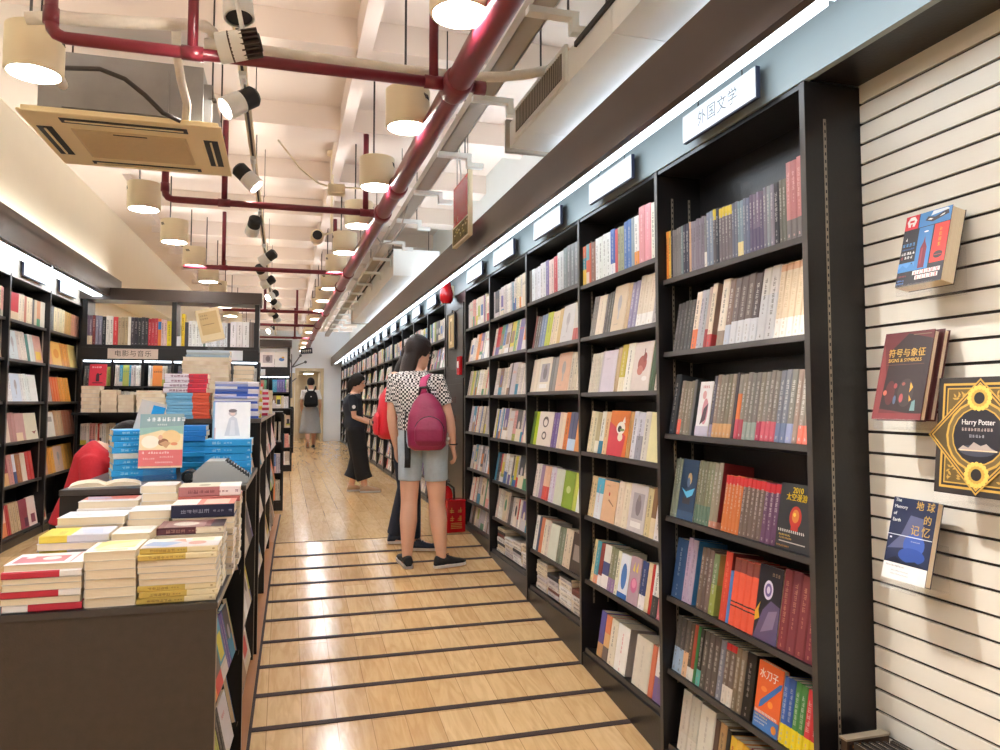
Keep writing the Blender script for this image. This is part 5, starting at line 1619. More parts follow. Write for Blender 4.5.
for (y0, y1, k) in ((6.52, 7.05, 0), (7.42, 7.92, 1)):
    t = thing('shelf_sign', 'blank white sign over the bookcases opposite the slat wall, %s one' % ORD[k], 'sign', M=LROT @ Matrix.Translation((-2.12, (y0 + y1) / 2, 2.105)), group='white signs opposite the slat wall')
    w = (y1 - y0) / 2
    m = MB(); m.box(-.012, .0, -w, w, 0, .16); m.build('edge_board', MT['signedge'], t)
    m = MB(); m.box(.0005, .003, -w + .006, w - .001, .006, .157); m.build('face_panel', MT['sign'], t)
    m = MB(); m.tube([(-.006, 0, .16), (-.006, 0, .26)], .003, n=5); m.box(-.028, -.0125, -.02, .02, .05, .1); m.build('hanging_wire', MT['rod'], t)

# ------------------------------------------------------------------ cross bookcases
def cross_bookcase(y, xl, xr, xr_low, zs_low, ztop, label, sign_items, posts, rows_top, seed, sx=None):
    root = thing('bookcase', label, 'bookcase', ((xl + xr) / 2, y, 0))
    iv = Matrix.Translation((-(xl + xr) / 2, -y, 0))
    d = .3
    m = MB(); m.box(xl - .05, xr + .02, y - .02, y + d + .02, ztop - .045, ztop + .075); m.build('canopy', MT['fascia'], root, iv)
    for p in posts:
        m = MB(); m.box(p - .022, p + .022, y, y + d, 1.69, ztop - .0455); m.build('upright', MT['black_wood'], root, iv)
    m = MB(); m.box(xl, xr, y - .01, y + d, 1.66, 1.6895); m.build('shelf', MT['black_wood'], root, iv)
    m = MB(); m.box(xl, xr, y - .012, y + .01, 1.54, 1.6595); m.build('fascia_board', MT['black_wood'], root, iv)
    m = MB(); m.box(xl, xr, y + .011, y + d, 1.535, 1.555); m.build('shelf', MT['black_wood'], root, iv)
    m = MB(); m.box(xl + .02, xr - .02, y + .02, y + .06, 1.52, 1.534); m.build('shelf_light', MT['tube'], root, iv)
    m = MB(); m.box(xl, xr, y + d, y + d + .02, 1.0197, 1.659); m.box(xl, xr_low, y + d, y + d + .02, 0, 1.0195); m.build('back_panel', MT['black_wood'], root, iv)
    n = 6
    for k in range(n + 1):
        x = xl + (xr - xl) * k / n
        m = MB(); m.box(x - .012, x + .012, y + .012, y + d, 1.02, 1.5345); m.build('divider', MT['black_wood'], root, iv)
    m = MB(); m.box(xl, xr, y + .013, y + d, 1.262, 1.28); m.build('shelf', MT['black_wood'], root, iv)
    m = MB(); m.box(xl, xr_low, y - .28, y + d, .995, 1.0195); m.build('counter', MT['black_wood'], root, iv)
    xs = [xl + (xr_low - xl) * k / 3 for k in range(4)]
    for x in xs:
        m = MB(); m.box(x - .012, x + .012, y - .1, y + d, 0, .9945); m.build('divider', MT['black_wood'], root, iv)
    for z in zs_low:
        for a, b in zip(xs[:-1], xs[1:]):
            m = MB(); m.box(a + .0125, b - .0125, y - .095, y + d, z - .02, z); m.build('shelf', MT['black_wood'], root, iv)
    m = MB(); m.box(xl, xr_low, y - .09, y - .07, .0, zs_low[-1] - .021); m.build('base_panel', MT['black_wood'], root, iv)
    B90 = Matrix.Rotation(R(90), 4, 'Z')
    rr = random.Random(seed)
    fill_row([(a_, b_, c_ * 1.1, d_, e_) for (a_, b_, c_, d_, e_) in rows_top], -xl - .03, -xr + .03, y + .012, 1.6902, 0, rr, base=B90)
    for z in (1.0197, 1.2802):
        for k in range(n):
            a, b = xl + (xr - xl) * k / n, xl + (xr - xl) * (k + 1) / n
            fill_row(random_row(rr, acc=.45, hmin=190, hmax=215)[:9], -a - .02, -b + .02, y + .03, z, R(6), rr, base=B90)
    for z in zs_low:
        for a, b in zip(xs[:-1], xs[1:]):
            fill_row(random_row(rr, acc=.5, face=.1, hmin=190, hmax=220), -a - .02, -b + .02, y - .08, z + .0002, 0, rr, base=B90)
    for (x0, x1, body) in sign_items:
        t = thing('shelf_sign', 'cream sign with dark lettering on the %s' % ('cross bookcase canopy shelf' if body else 'dark fascia at x %.0f' % x0), 'sign', ((x0 + x1) / 2, y - .0125, 1.55), group='signs on the cross bookcases')
        w = (x1 - x0) / 2
        m = MB(); m.box(-w, w, -.006, 0, .0, .102); m.build('face_panel', MT['cream_sign'] if body else MT['sign'], t)
        if body:
            t['label'] = 'cream sign with dark lettering on the cross bookcase'
            text_obj('lettering', body, .066, MT['darkink'], t, Matrix.Translation((0, -.0063, .05)) @ Matrix.Rotation(R(90), 4, 'X'), .0003, 'CENTER', 1.1)
        else:
            t['label'] = 'plain white sign on the dark fascia, %s' % sx
    return root


MT['cream_sign'] = paint('cream_sign_panel', (206, 188, 172), .5, .03)
artswc = [('e', .5, .5, .2, .12, (96, 140, 200)), ('e', .6, .62, .1, .06, (230, 180, 80))]
top1 = S(2, 34, 265, (120, 100, 116), title=TW, obi=(.3, (226, 206, 170))) + S(1, 30, 262, (130, 60, 60), title=TW) + S(2, 34, 262, (130, 124, 140), title=TW) + S(1, 40, 258, (40, 38, 42), title=TW) + S(2, 36, 264, (230, 224, 216), title=TD) + S(1, 50, 258, (206, 60, 60), title=TW) + S(3, 34, 254, (176, 156, 120), title=TD) + S(1, 30, 260, (232, 226, 216)) + \
    S(5, 36, 256, (62, 60, 64), title=TW) + S(3, 34, 250, (196, 60, 72), title=TW) + S(1, 34, 246, (226, 130, 60), bands=[(.6, (226, 130, 60)), (.9, (50, 130, 200))]) + S(2, 30, 244, (220, 190, 190), title=TD) + S(1, 50, 232, (230, 210, 40), title=TD) + S(1, 24, 240, (60, 140, 80)) + S(1, 30, 230, (80, 60, 70)) + S(1, 50, 90, (230, 230, 230)) + \
    S(1, 36, 300, (236, 200, 50), title=TD) + S(1, 40, 226, (60, 56, 66)) + S(4, 40, 240, (234, 234, 232), title=TD) + S(1, 24, 220, (120, 140, 120)) + S(2, 60, 236, (234, 236, 236), title=TD) + S(3, 40, 226, (226, 230, 234), title=TD) + S(1, 30, 230, (70, 66, 70)) + S(3, 70, 240, (236, 236, 236), title=TD) + S(2, 26, 240, (120, 110, 104)) + S(1, 30, 240, (60, 60, 60))
cross_bookcase(8.2, -1.93, -.26, -.008, (.705, .385, .105), 2.185, 'black cross bookcase with open top shelf, spanning from the side wall to the aisle', [(-1.69, -1.23, '电影与音乐'), (-.72, -.42, None)], (-1.905, -1.09, -.285), top1, 61, 'on the cross bookcase near its aisle end')
cross_bookcase(12.7, -2.0, .09, .12, (.705, .385, .105), 2.06, 'second black cross bookcase standing behind the first one', [(-.62, -.3, None)], (-1.97, -1.0, .065), random_row(random.Random(4), acc=.3, face=.3) + Fc(150, 225, (236, 236, 236), art=artline) + Fc(150, 220, (238, 238, 238), art=artgrey) + Fc(140, 226, (236, 236, 236), art=artswc), 62, 'on the second cross bookcase')
cross_bookcase(17.3, -2.0, .06, .2, (.705, .385, .105), 2.0, 'third black cross bookcase standing next to the end wall', [], (-1.97, -1.0, .04), random_row(random.Random(5), acc=.3, face=.3), 63)

# ------------------------------------------------------------------ island units on the left of the aisle
def island(y0, y1, xl, xr, ztop, label, ups, shelves, seed, skew):
    PV = Matrix.Translation((xr, y0, 0)) @ Matrix(((1, skew, 0, 0), (0, 1, 0, 0), (0, 0, 1, 0), (0, 0, 0, 1))) @ Matrix.Translation((-xr, -y0, 0))
    root = thing('display_island', label, 'display unit', M=PV @ Matrix.Translation(((xl + xr) / 2, y0, floor_z(y0))))
    iv = Matrix.Translation((-(xl + xr) / 2, -y0, -floor_z(y0)))
    m = MB(); m.box(xl, xr, y0, y0 + .022, floor_z(y0), ztop - .0225); m.build('end_panel', MT['desk_panel' if ztop < .5 else 'black_wood'], root, iv)
    m = MB(); m.box(xl - .004, xr + .004, y0 - .004, y1 - .002, ztop - .022, ztop); bevel(m.build('top_panel', MT['black_wood'], root, iv), .003)
    m = MB(); m.box(xl, xr + .002, y0 - .0052, y0 - .0042, ztop - .021, ztop - .001); m.build('front_edge', MT['edge'], root, iv)
    m = MB(); m.box(xr + .0003, xr + .0015, y0 + .001, y0 + .021, floor_z(y0) + .01, ztop - .023); m.build('front_edge', MT['edge2'], root, iv)
    m = MB(); m.box(xr + .0042, xr + .0056, y0, y1 - .004, ztop - .021, ztop - .001); m.build('front_edge', MT['edge2'], root, iv)
    xc = xr - .2
    m = MB(); prism_yz(m, xl, xc, y0 + .0225, y1 - .003, floor_z(y0) + .001, floor_z(y1) + .001, ztop - .0225); m.build('carcass', MT['black_wood'], root, iv)
    for u in ups:
        m = MB(); prism_yz(m, xc + .0003, xr + .002, u - .012, u + .012, floor_z(u - .012), floor_z(u + .012), ztop - .0225); m.build('divider', MT['black_wood'], root, iv)
        m = MB(); m.box(xr + .0022, xr + .0034, u - .0115, u + .0115, floor_z(u) + .01, ztop - .023); m.build('front_edge', MT['edge2'], root, iv)
    es = [y0 + .022] + list(ups) + ([y1 - .004] if (not ups or ups[-1] < y1 - .1) else [])
    rr = random.Random(seed)
    for a, b in zip(es[:-1], es[1:]):
        a2, b2 = a + .0125, b - .0125
        for dz in shelves:
            z = dz
            if z < floor_z(a2) + .03:
                continue
            M = Matrix.Translation((xr - .012, 0, z)) @ Matrix.Rotation(R(12), 4, 'Y')
            m = MB()
            m.box(-.175, .0, a2, b2, -.02, -.0004, M=M)
            s = m.build('shelf', MT['black_wood'], root, iv)
            m = MB(); m.box(.0003, .0015, a2, b2, -.0195, -.0006, M=M); m.build('front_edge', MT['edge2'], s)
            base = Matrix.Translation((xr - .02, 0, z)) @ Matrix.Rotation(R(-12), 4, 'Y') @ Matrix.Rotation(PI, 4, 'Z')
            base = Matrix.Translation((xr - .02, 0, z - .001)) @ Matrix.Rotation(PI, 4, 'Z')
            hmax = min(230, (ztop - z - .08) * 1000)
            if hmax > 120:
                fill_row(random_row(rr, acc=.45, face=.6, hmin=hmax * .85, hmax=hmax)[:7], -a2 - .01, -b2 + .01, 0, .001, R(12), rr, base=PV @ base)
    return root


island(2.60, 3.345, -.845, -.198, .48, 'low dark display island with flat book piles on top', (), (.095, -.245), 71, .058)
island(3.35, 4.245, -.85, -.152, .77, 'middle height black display island carrying the bright blue book piles', (3.362, 4.2), (.42, .09, -.2), 72, .033)
island(4.25, 7.1, -.72, -.122, 1.03, 'tallest black display island carrying the red and magazine piles', (4.262, 5.15, 6.1, 7.06), (.74, .42, .1), 73, .028)


def stack(x0, x1, y0, depth, items, z0, where, seed, group=None, rz=0.0, tint=6, jitter=.004, stuff=False):
    rr = random.Random(seed)
    z = z0 + .0003
    if z0 < .7:          # the low island stands a little askew
        z += .01
        dx = .006 + .05 * (y0 - 2.6)
        x0, x1 = x0 + dx, x1 + dx
    n = len(items)
    pv = Matrix.Translation(((x0 + x1) / 2, y0 + depth / 2, 0))
    for k, it in enumerate(items):
        t, mode, c = it[0] / 1000., it[1], it[2]
        o = it[3] if len(it) > 3 else {}
        cc = jit(c, tint, rr)
        w = x1 - x0
        kw = dict(obi=o.get('obi'), bands=o.get('bands'), title=o.get('title'), art=o.get('art'), face=o.get('face'), hard=o.get('hard', False), ntitle=o.get('ntitle'))
        if mode == 's':
            sp = make_book(t, depth, w, cc, rr, **kw)
            M = Matrix.Translation((x1, y0, z + t)) @ Matrix(((0, 0, -1, 0), (1, 0, 0, 0), (0, -1, 0, 0), (0, 0, 0, 1)))
        elif mode == 'p':
            sp = make_book(t, depth, w, cc, rr, **kw)
            M = Matrix.Translation((x0, y0 + depth, z + t)) @ Matrix(((0, 0, 1, 0), (-1, 0, 0, 0), (0, -1, 0, 0), (0, 0, 0, 1)))
        elif mode == 't':
            sp = make_book(t, w, depth, cc, rr, **kw)
            M = Matrix.Translation((x0, y0, z + t)) @ Matrix(((1, 0, 0, 0), (0, 0, 1, 0), (0, -1, 0, 0), (0, 0, 0, 1)))
        else:
            sp = make_book(t, w, depth, cc, rr, **kw)
            M = Matrix.Translation((x1, y0 + depth, z + t)) @ Matrix(((-1, 0, 0, 0), (0, 0, -1, 0), (0, -1, 0, 0), (0, 0, 0, 1)))
        jm = Matrix.Translation((rr.uniform(-jitter, jitter), rr.uniform(-jitter, jitter), 0)) @ pv @ Matrix.Rotation(rz + rr.uniform(-.02, .02) * jitter / .004, 4, 'Z') @ pv.inverted()
        i = n - 1 - k
        side = {'s': 'spine outward', 'p': 'pages outward', 't': 'pages outward', 'u': 'pages outward'}[mode]
        lab = None if stuff else '%s book %s, %s from top, %s' % (o.get('name', cname(cc)), side, ORD[i], where)
        b = place_book(sp, jm @ M, lab, group or 'books in ' + where, stuff=stuff)
        if b and o.get('text'):
            for (body, u, v, s, mat) in o['text']:
                pass
        z += t + .0004
    return z


CRM = (206, 196, 182)
RDC = (196, 48, 66)
WHT = (234, 230, 226)
# front row of the low island
artA = [('r', 0, 0, 1, 1, (236, 232, 228)), ('r', .28, .06, .86, .72, (196, 112, 118)), ('e', .5, .5, .16, .12, (232, 226, 222)), ('e', .36, .2, .1, .06, (226, 216, 214)), ('r', .05, .8, .95, .83, (210, 150, 150))]
r1 = dict(bands=[(.28, WHT), (.995, RDC)], title=None)
r2 = dict(bands=[(.68, RDC), (.995, WHT)], title=None)
stack(-.818, -.600, 2.615, .172, [(23, 's', RDC, r2), (20, 'p', CRM), (21, 's', RDC, r1), (20, 'p', CRM), (16, 'p', CRM), (21, 's', RDC, r1), (21, 'p', WHT, dict(art=artA))], .47, 'the red and white front pile', 201)
artB = [('r', 0, 0, 1, 1, (238, 230, 210)), ('r', .1, .3, .9, .95, (236, 212, 130)), ('p', [(.1, .1), (.9, .5), (.9, .9), (.3, .6)], (240, 222, 170)), ('r', .2, .1, .8, .22, (220, 190, 150))]
stack(-.595, -.447, 2.615, .2, [(29, 't', CRM), (29, 't', CRM), (28, 't', CRM), (29, 't', CRM), (27, 't', CRM), (27, 't', (238, 226, 190), dict(art=artB))], .47, 'the cream paged middle front pile', 202)
YEL = (206, 178, 90)
y1 = dict(bands=[(.4, (232, 216, 176)), (.995, YEL)], title=(120, 90, 50))
artC = [('r', 0, 0, 1, 1, (232, 222, 208)), ('p', [(0, 0), (.5, .0), (.8, .6), (.3, 1), (0, 1)], (206, 196, 190)), ('p', [(.1, .7), (.5, .5), (.7, .9), (.3, 1)], (150, 170, 196)), ('e', .4, .3, .2, .12, (196, 140, 120)), ('r', .6, .1, .95, .4, (226, 206, 170)), ('p', [(.5, .45), (.9, .5), (.8, .65)], (214, 150, 120))]
stack(-.441, -.207, 2.612, .165, [(19, 's', YEL, y1), (19, 's', YEL, y1), (19, 's', YEL, y1), (20, 'p', CRM), (19, 'p', CRM), (19, 'p', CRM), (19, 'p', CRM), (19, 's', YEL, y1), (19, 's', YEL, dict(art=artC, **y1))], .47, 'the yellow spined front pile', 203)
# a stepped riser carries the rows behind
t = thing('display_riser', 'dark stepped riser hidden under the rear piles of the low island', 'riser', (-.60, 2.8, .4802))
mb = MB(); mb.box(-.19, .16, .0, .175, 0, .1); mb.box(-.19, .16, .1755, .355, 0, .125); mb.box(-.19, .16, .356, .53, 0, .16)
mb.build('steps', MT['black_wood'], t)
Z2, Z3, Z4 = .5705, .5955, .6305
artA2 = [('r', 0, 0, 1, 1, (206, 206, 216)), ('r', 0, .55, 1, 1, (232, 206, 70)), ('g', .2, .72, .1, 3, (190, 150, 50)), ('p', [(.1, .1), (.8, .2), (.7, .5), (.2, .4)], (190, 196, 214))]
stack(-.785, -.577, 2.80, .165, [(24, 'p', (206, 190, 150)), (26, 's', (214, 206, 206), dict(bands=[(.6, (206, 200, 206)), (.995, (226, 200, 80))])), (22, 'p', (206, 200, 206)), (24, 's', (206, 204, 212), dict(bands=[(.6, (206, 204, 212)), (.995, (232, 208, 80))], art=artA2))], Z2, 'the yellow and lavender pile behind', 204)
artB2 = [('r', 0, 0, 1, 1, (236, 226, 214)), ('r', .1, .5, .9, .9, (226, 206, 190)), ('e', .5, .3, .25, .12, (232, 236, 240))]
stack(-.572, -.45, 2.825, .16, [(28, 't', CRM), (30, 't', CRM), (32, 't', (236, 226, 214), dict(art=artB2))], Z2, 'the cream pile behind the middle front pile', 205)
artC2 = [('r', 0, 0, 1, 1, (120, 70, 66)), ('r', .05, .3, .95, .9, (150, 110, 100)), ('e', .5, .6, .25, .2, (206, 196, 180)), ('r', 0, 0, 1, .2, (60, 40, 46))]
dk = dict(bands=[(.42, (226, 214, 190)), (.995, (84, 40, 48))], title=(190, 150, 130))
zz = stack(-.43, -.214, 2.80, .165, [(20, 'p', CRM), (20, 's', (226, 210, 170)), (20, 'p', CRM), (21, 's', (206, 196, 180)), (19, 'p', CRM), (20, 'p', CRM), (20, 's', (226, 216, 196)), (20, 'p', CRM), (20, 'p', CRM), (24, 's', (84, 40, 48), dict(art=artC2, **dk))], .47, 'the dark red pile by the aisle', 206)
artA3 = [('r', 0, 0, 1, 1, (236, 236, 234)), ('r', .0, .0, .5, 1, (226, 228, 230)), ('p', [(.3, .1), (.9, .3), (.8, .5), (.4, .4)], (206, 206, 210)), ('r', .55, .6, .9, .9, (222, 218, 214))]
stack(-.79, -.572, 2.985, .165, [(26, 'p', WHT), (24, 's', (226, 222, 214), dict(title=TD)), (26, 'p', WHT), (27, 'p', WHT, dict(art=artA3))], Z3, 'the white pile in the third row', 207)
stack(-.566, -.424, 3.0, .16, [(28, 't', CRM), (32, 't', CRM), (27, 't', CRM), (29, 't', (222, 226, 226), dict(art=[('r', 0, 0, 1, 1, (226, 228, 228)), ('r', .1, .2, .9, .5, (206, 214, 214))]))], Z3, 'the cream middle pile, third row', 208)
nv = dict(title=(206, 206, 214), ntitle=5)
stack(-.417, -.199, 2.98, .17, [(21, 'p', CRM), (20, 's', CRM, dict(title=TD)), (22, 'p', CRM), (20, 'p', CRM), (21, 's', (226, 206, 170), dict(title=TD)), (20, 'p', CRM), (21, 'p', CRM), (21, 's', (210, 190, 160)), (22, 'p', CRM), (21, 'p', CRM), (48, 's', (34, 38, 66), dict(hard=True, art=[('r', 0, 0, 1, 1, (206, 120, 100)), ('r', .1, .1, .9, .5, (226, 190, 170)), ('r', 0, .6, 1, 1, (236, 226, 216))], **nv))], .47, 'the navy topped pile by the aisle', 209)
artA4 = [('r', 0, 0, 1, 1, (230, 226, 222)), ('r', .0, .0, .66, .9, (190, 100, 84)), ('p', [(.0, .0), (.6, .1), (.5, .5), (.1, .4)], (176, 160, 180)), ('r', .66, .1, .9, .8, (206, 206, 210))]
stack(-.775, -.566, 3.165, .165, [(26, 'p', WHT), (25, 'p', WHT), (24, 's', (226, 220, 214), dict(title=TD)), (26, 'p', WHT, dict(art=artA4))], Z4, 'the brick red and white rear pile', 210)
stack(-.56, -.43, 3.18, .15, [(30, 't', WHT), (34, 't', CRM), (30, 't', WHT), (30, 't', WHT), (29, 't', (226, 222, 216))], Z4, 'the white rear pile in the middle', 211)
pk = dict(bands=[(.34, (236, 226, 222)), (.995, (170, 110, 110))], title=(90, 40, 50), hard=True)
stack(-.425, -.197, 3.16, .165, [(22, 'p', CRM), (22, 's', CRM, dict(title=TD)), (22, 'p', CRM), (22, 'p', CRM), (22, 's', (226, 210, 190), dict(title=TD)), (22, 'p', CRM), (22, 'p', CRM), (22, 's', (216, 200, 170)), (22, 'p', CRM), (22, 'p', CRM), (22, 'p', CRM), (22, 's', (206, 120, 110)), (38, 's', (170, 110, 110), dict(art=[('r', 0, 0, 1, 1, (214, 206, 180)), ('r', 0, 0, .9, .35, (236, 232, 228)), ('e', .4, .6, .2, .1, (150, 140, 110))], **pk))], .47, 'the pink spined pile by the aisle', 212)

BEFORE = set(COL.objects)
# middle island: bright blue piles, posters, calendar
BB = (36, 156, 222)
lb = dict(title=(226, 236, 244), ntitle=2, face=(60, 160, 220))
lbw = dict(title=None)
stack(-.757, -.497, 3.62, .19, [(25, 's', (40, 124, 190), lb), (25, 's', BB, lb), (25, 's', BB, lb), (25, 's', BB, lb), (24, 's', (222, 220, 216), lbw), (25, 's', BB, lb), (25, 's', BB, lb), (25, 's', BB, lb), (25, 's', BB, lb)], .75, 'the blue pile beside the red shirted person', 221, rz=R(16))
stack(-.50, -.385, 4.02, .17, [(25, 's', BB)] * 6 + [(26, 's', (24, 120, 196))] * 3, .75, 'the blue pile behind the poster', 222, jitter=.008)
stack(-.375, -.165, 3.80, .18, [(34, 's', (30, 150, 214), lb), (34, 's', BB, lb), (34, 's', BB, lb), (34, 's', BB, lb), (34, 's', BB, dict(face=(150, 200, 226), **{k: v for k, v in lb.items() if k != 'face'}))], .75, 'the short blue pile', 223)
# poster book on its stand
artp = [('r', 0, 0, 1, 1, (240, 222, 180)), ('r', 0, .74, 1, 1, (140, 168, 172)), ('p', [(0, .74), (1, .78), (1, .62), (.5, .7), (0, .6)], (150, 190, 180)), ('e', .25, .48, .2, .12, (246, 240, 222)), ('e', .72, .56, .22, .14, (238, 206, 150)), ('e', .55, .47, .12, .07, (150, 104, 76)), ('p', [(.46, .45), (.6, .5), (.72, .46), (.62, .36)], (206, 160, 120)), ('e', .48, .56, .05, .05, (226, 180, 150)),
        ('e', .8, .44, .08, .03, (226, 150, 110)), ('r', 0, 0, 1, .33, (224, 116, 116)), ('r', 0, .0, 1, .03, (240, 206, 170))]
artp += [('g', .1, .28, .045, 1, (244, 230, 226)), ('g', .24, .28, .04, 8, (250, 236, 232)), ('g', .12, .17, .03, 6, (240, 200, 196)), ('g', .5, .2, .03, 7, (240, 200, 196)), ('g', .4, .1, .03, 9, (244, 214, 210)), ('g', .2, .9, .075, 8, (244, 246, 246)), ('g', .42, .8, .03, 5, (226, 236, 236))]
sp = make_book(.014, .174, .232, (170, 190, 190), random.Random(9), art=artp)
M = Matrix.Translation((-.61, 3.50, .818)) @ Matrix.Rotation(R(-8), 4, 'X')
place_book(sp, M, 'picture covered book in sand and pink colours propped upright before the blue pile', 'face-out books on the middle island')
t = thing('book_stand', 'clear stand propping the sand and pink covered book', 'book stand', (-.54, 3.515, .7503))
mb = MB(); mb.box(-.06, .06, -.022, .05, .0645, .0673); mb.box(-.06, .06, -.025, -.022, .0645, .078)
mb.box(-.06, .06, .047, .05, .0, .0644); mb.box(-.06, .06, .0, .12, 0, .003)
mb.build('stand', MT['acrylic'], t)
t = thing('card', 'pale grey card with a bright blue patch leaning on the tall blue pile', 'card', M=Matrix.Translation((-.625, 3.74, .955)) @ Matrix.Rotation(R(14), 4, 'Y') @ Matrix.Rotation(R(-6), 4, 'X'))
mb = MB(); mb.box(-.055, .055, 0, .004, 0, .15, c=(196, 190, 182)); mb.box(.0, .053, -.0012, -.0002, .07, .135, c=(30, 150, 214)); mb.box(.0, .053, -.0012, -.0002, .05, .069, c=(236, 236, 232))
mb.build('sheet', MT['print'], t)
# white picture book standing on the short pile
artw = [('r', 0, 0, 1, 1, (240, 242, 244)), ('p', [(.28, .08), (.72, .08), (.62, .55), (.5, .62), (.4, .55)], (206, 212, 222)), ('e', .5, .7, .12, .09, (196, 196, 202)), ('e', .5, .69, .07, .06, (226, 206, 200)), ('e', .5, .76, .12, .05, (120, 116, 124)), ('p', [(.42, .1), (.58, .1), (.55, .5), (.46, .5)], (222, 226, 234)), ('r', .0, .0, .03, .3, (226, 190, 190))]
for q, (dx, dy, col, ar, lab) in enumerate(((0, 0, (238, 240, 242), artw, 'white picture book with a pale figure standing on the short blue pile'), (-.012, .024, (150, 190, 222), None, 'pale blue edged copy standing just behind the white picture book'))):
    sp = make_book(.014, .162, .178, col, random.Random(12 + q), art=ar)
    place_book(sp, Matrix.Translation((-.335 + dx, 3.83 + dy, .9235)) @ Matrix.Rotation(R(-9), 4, 'X'), lab, 'face-out books on the middle island')
# grey desk calendar
t = thing('desk_calendar', 'grey tent shaped desk calendar with a black spiral binding', 'calendar', (-.27, 3.44, .7505))
mb = MB()
prof = [(-.115, 0), (.11, 0), (.112, .022), (.012, .095), (-.062, .095), (-.115, .045)]
a = [(x, 0, z) for x, z in prof]; b = [(x, .17, z) for x, z in prof]
mb.face(a); mb.face(list(reversed(b)))
for q in range(6):
    mb.face([a[q], b[q], b[(q + 1) % 6], a[(q + 1) % 6]])
bevel(mb.build('card_body', paint('grey_card', (168, 172, 172), .6, .04), t), .003)
mb = MB()
for q in range(9):
    f = .06 + .11 * q
    x, z = .012 + .1 * f, .095 - .073 * f
    mb.tube([(x + .010 * math.cos(u) * .6, .012 + .010 * math.sin(u), z + .010 * math.sin(u + .6)) for u in [k * PI / 5 for k in range(11)]], .0028, n=6)
    mb.box(x - .004, x + .004, .004, .15, z + .003, z + .007, M=None)
mb.build('spiral_binding', MT['black'], t)
t = thing('wire_coil', 'black spiral wire coil lying beside the grey calendar', 'coil', (-.405, 3.47, .7505))
mb = MB()
pts = [(.026 * math.cos(k * .7), -.02 + .0022 * k, .03 + .026 * math.sin(k * .7)) for k in range(48)]
mb.tube(pts, .0035, n=6)
mb.tube([(.0, -.03, .03), (.0, .1, .03)], .016, n=10)
mb.build('coil', MT['black'], t)
t = thing('open_book', 'white open book lying on the near edge of the blue pile island', 'book', (-.72, 3.44, .7505), R(10))
mb = MB()
for s in (-1, 1):
    prof = [(0, .004), (.03 * s, .016), (.07 * s, .018), (.11 * s, .012), (.13 * s, .004), (.13 * s, .001), (0, .001)]
    for j in range(len(prof)):
        p, q = prof[j], prof[(j + 1) % len(prof)]
        mb.face([(p[0], 0, p[1]), (q[0], 0, q[1]), (q[0], .17, q[1]), (p[0], .17, p[1])])
    mb.face([(p[0], 0, p[1]) for p in prof]); mb.face([(p[0], .17, p[1]) for p in reversed(prof)])
mb.build('pages', MT['page'], t)
mb = MB(); mb.box(-.134, .134, -.003, .174, 0, .0009); mb.build('cover', MT['whitecloth'], t)

shift_new(BEFORE, .016, .02)
# tall island: red, blue and magazine piles
LBR = dict(bands=[(.4, (222, 92, 62)), (.995, (116, 174, 206))], title=None)
zt = stack(-.60, -.385, 4.30, .17, [(17, 's', (116, 174, 206), LBR)] * 8, 1.03, 'the pale blue and orange pile', 231)
PKR = dict(bands=[(.44, (206, 52, 70)), (.995, (222, 214, 220))], title=(90, 80, 110), ntitle=9)
stack(-.615, -.40, 4.30, .17, [(25, 's', (206, 52, 70), PKR)] * 4, zt, 'the crimson and white pile above them', 232)
stack(-.717, -.605, 4.32, .17, [(22, 'p', CRM)] * 6, 1.03, 'the cream pile beside the orange ones', 233, stuff=True)
rr = random.Random(31)
mg = []
for k in range(15):
    c = [(60, 96, 190), (110, 126, 190), (232, 230, 232), (150, 160, 206), (206, 200, 210)][k % 5]
    mg.append((13, 's', c, dict(bands=[(.25, (232, 226, 230)), (.995, c)] if k % 3 else [(.5, (70, 100, 190)), (.995, c)])))
stack(-.36, -.135, 4.30, .2, mg, 1.03, 'the blue and white magazine pile', 234, tint=10, stuff=True)
zt = stack(-.60, -.33, 4.9, .19, [(24, 'p', (236, 216, 200))] * 15, 1.03, 'the tall cream pile at the back', 235, stuff=True)
stack(-.58, -.33, 4.92, .18, [(14, 's', (160, 186, 206), dict(title=TW)), (14, 's', (176, 186, 190)), (14, 's', (190, 206, 216))], zt, 'the pale blue pile on the tall cream pile', 236, stuff=True)
zt2 = stack(-.31, -.19, 4.95, .17, [(26, 't', c) for c in [(206, 200, 180), (150, 150, 130), (230, 226, 214)] * 4], 1.03, 'the mottled pile at the back', 237, stuff=True)
stack(-.205, -.122, 4.53, .14, [(22, 's', c) for c in [(226, 196, 70), (230, 226, 214)] * 4], 1.03, 'the yellow striped pile on the aisle edge', 238, stuff=True)
stack(-.17, -.098, 5.2, .16, [(17, 's', c) for c in [(206, 60, 90), (236, 226, 230)] * 5], 1.03, 'the red striped pile on the aisle edge', 239, stuff=True)
stack(-.27, -.085, 5.9, .18, [(22, 't', c) for c in [(206, 196, 160), (226, 216, 190)] * 4], 1.03, 'the beige pile farthest along the tall island', 240, stuff=True)
z = zt + .0435
sp = make_book(.03, .14, .21, (226, 206, 160), random.Random(15), art=[('r', .12, .2, .9, .9, (206, 176, 120)), ('g', .2, .8, .05, 4, (150, 120, 80)), ('g', .2, .7, .05, 4, (150, 120, 80)), ('r', .2, .5, .7, .52, (150, 120, 80))])
place_book(sp, Matrix.Translation((-.50, 4.98, z + .05)) @ Matrix.Rotation(R(-14), 4, 'Y') @ Matrix.Rotation(R(-10), 4, 'X'), 'tan covered book tilted on a clear stand on the tall cream pile', 'face-out books on the tall island')
t = thing('book_stand', 'clear stand under the tilted tan covered book', 'book stand', (-.42, 4.98, z + .001))
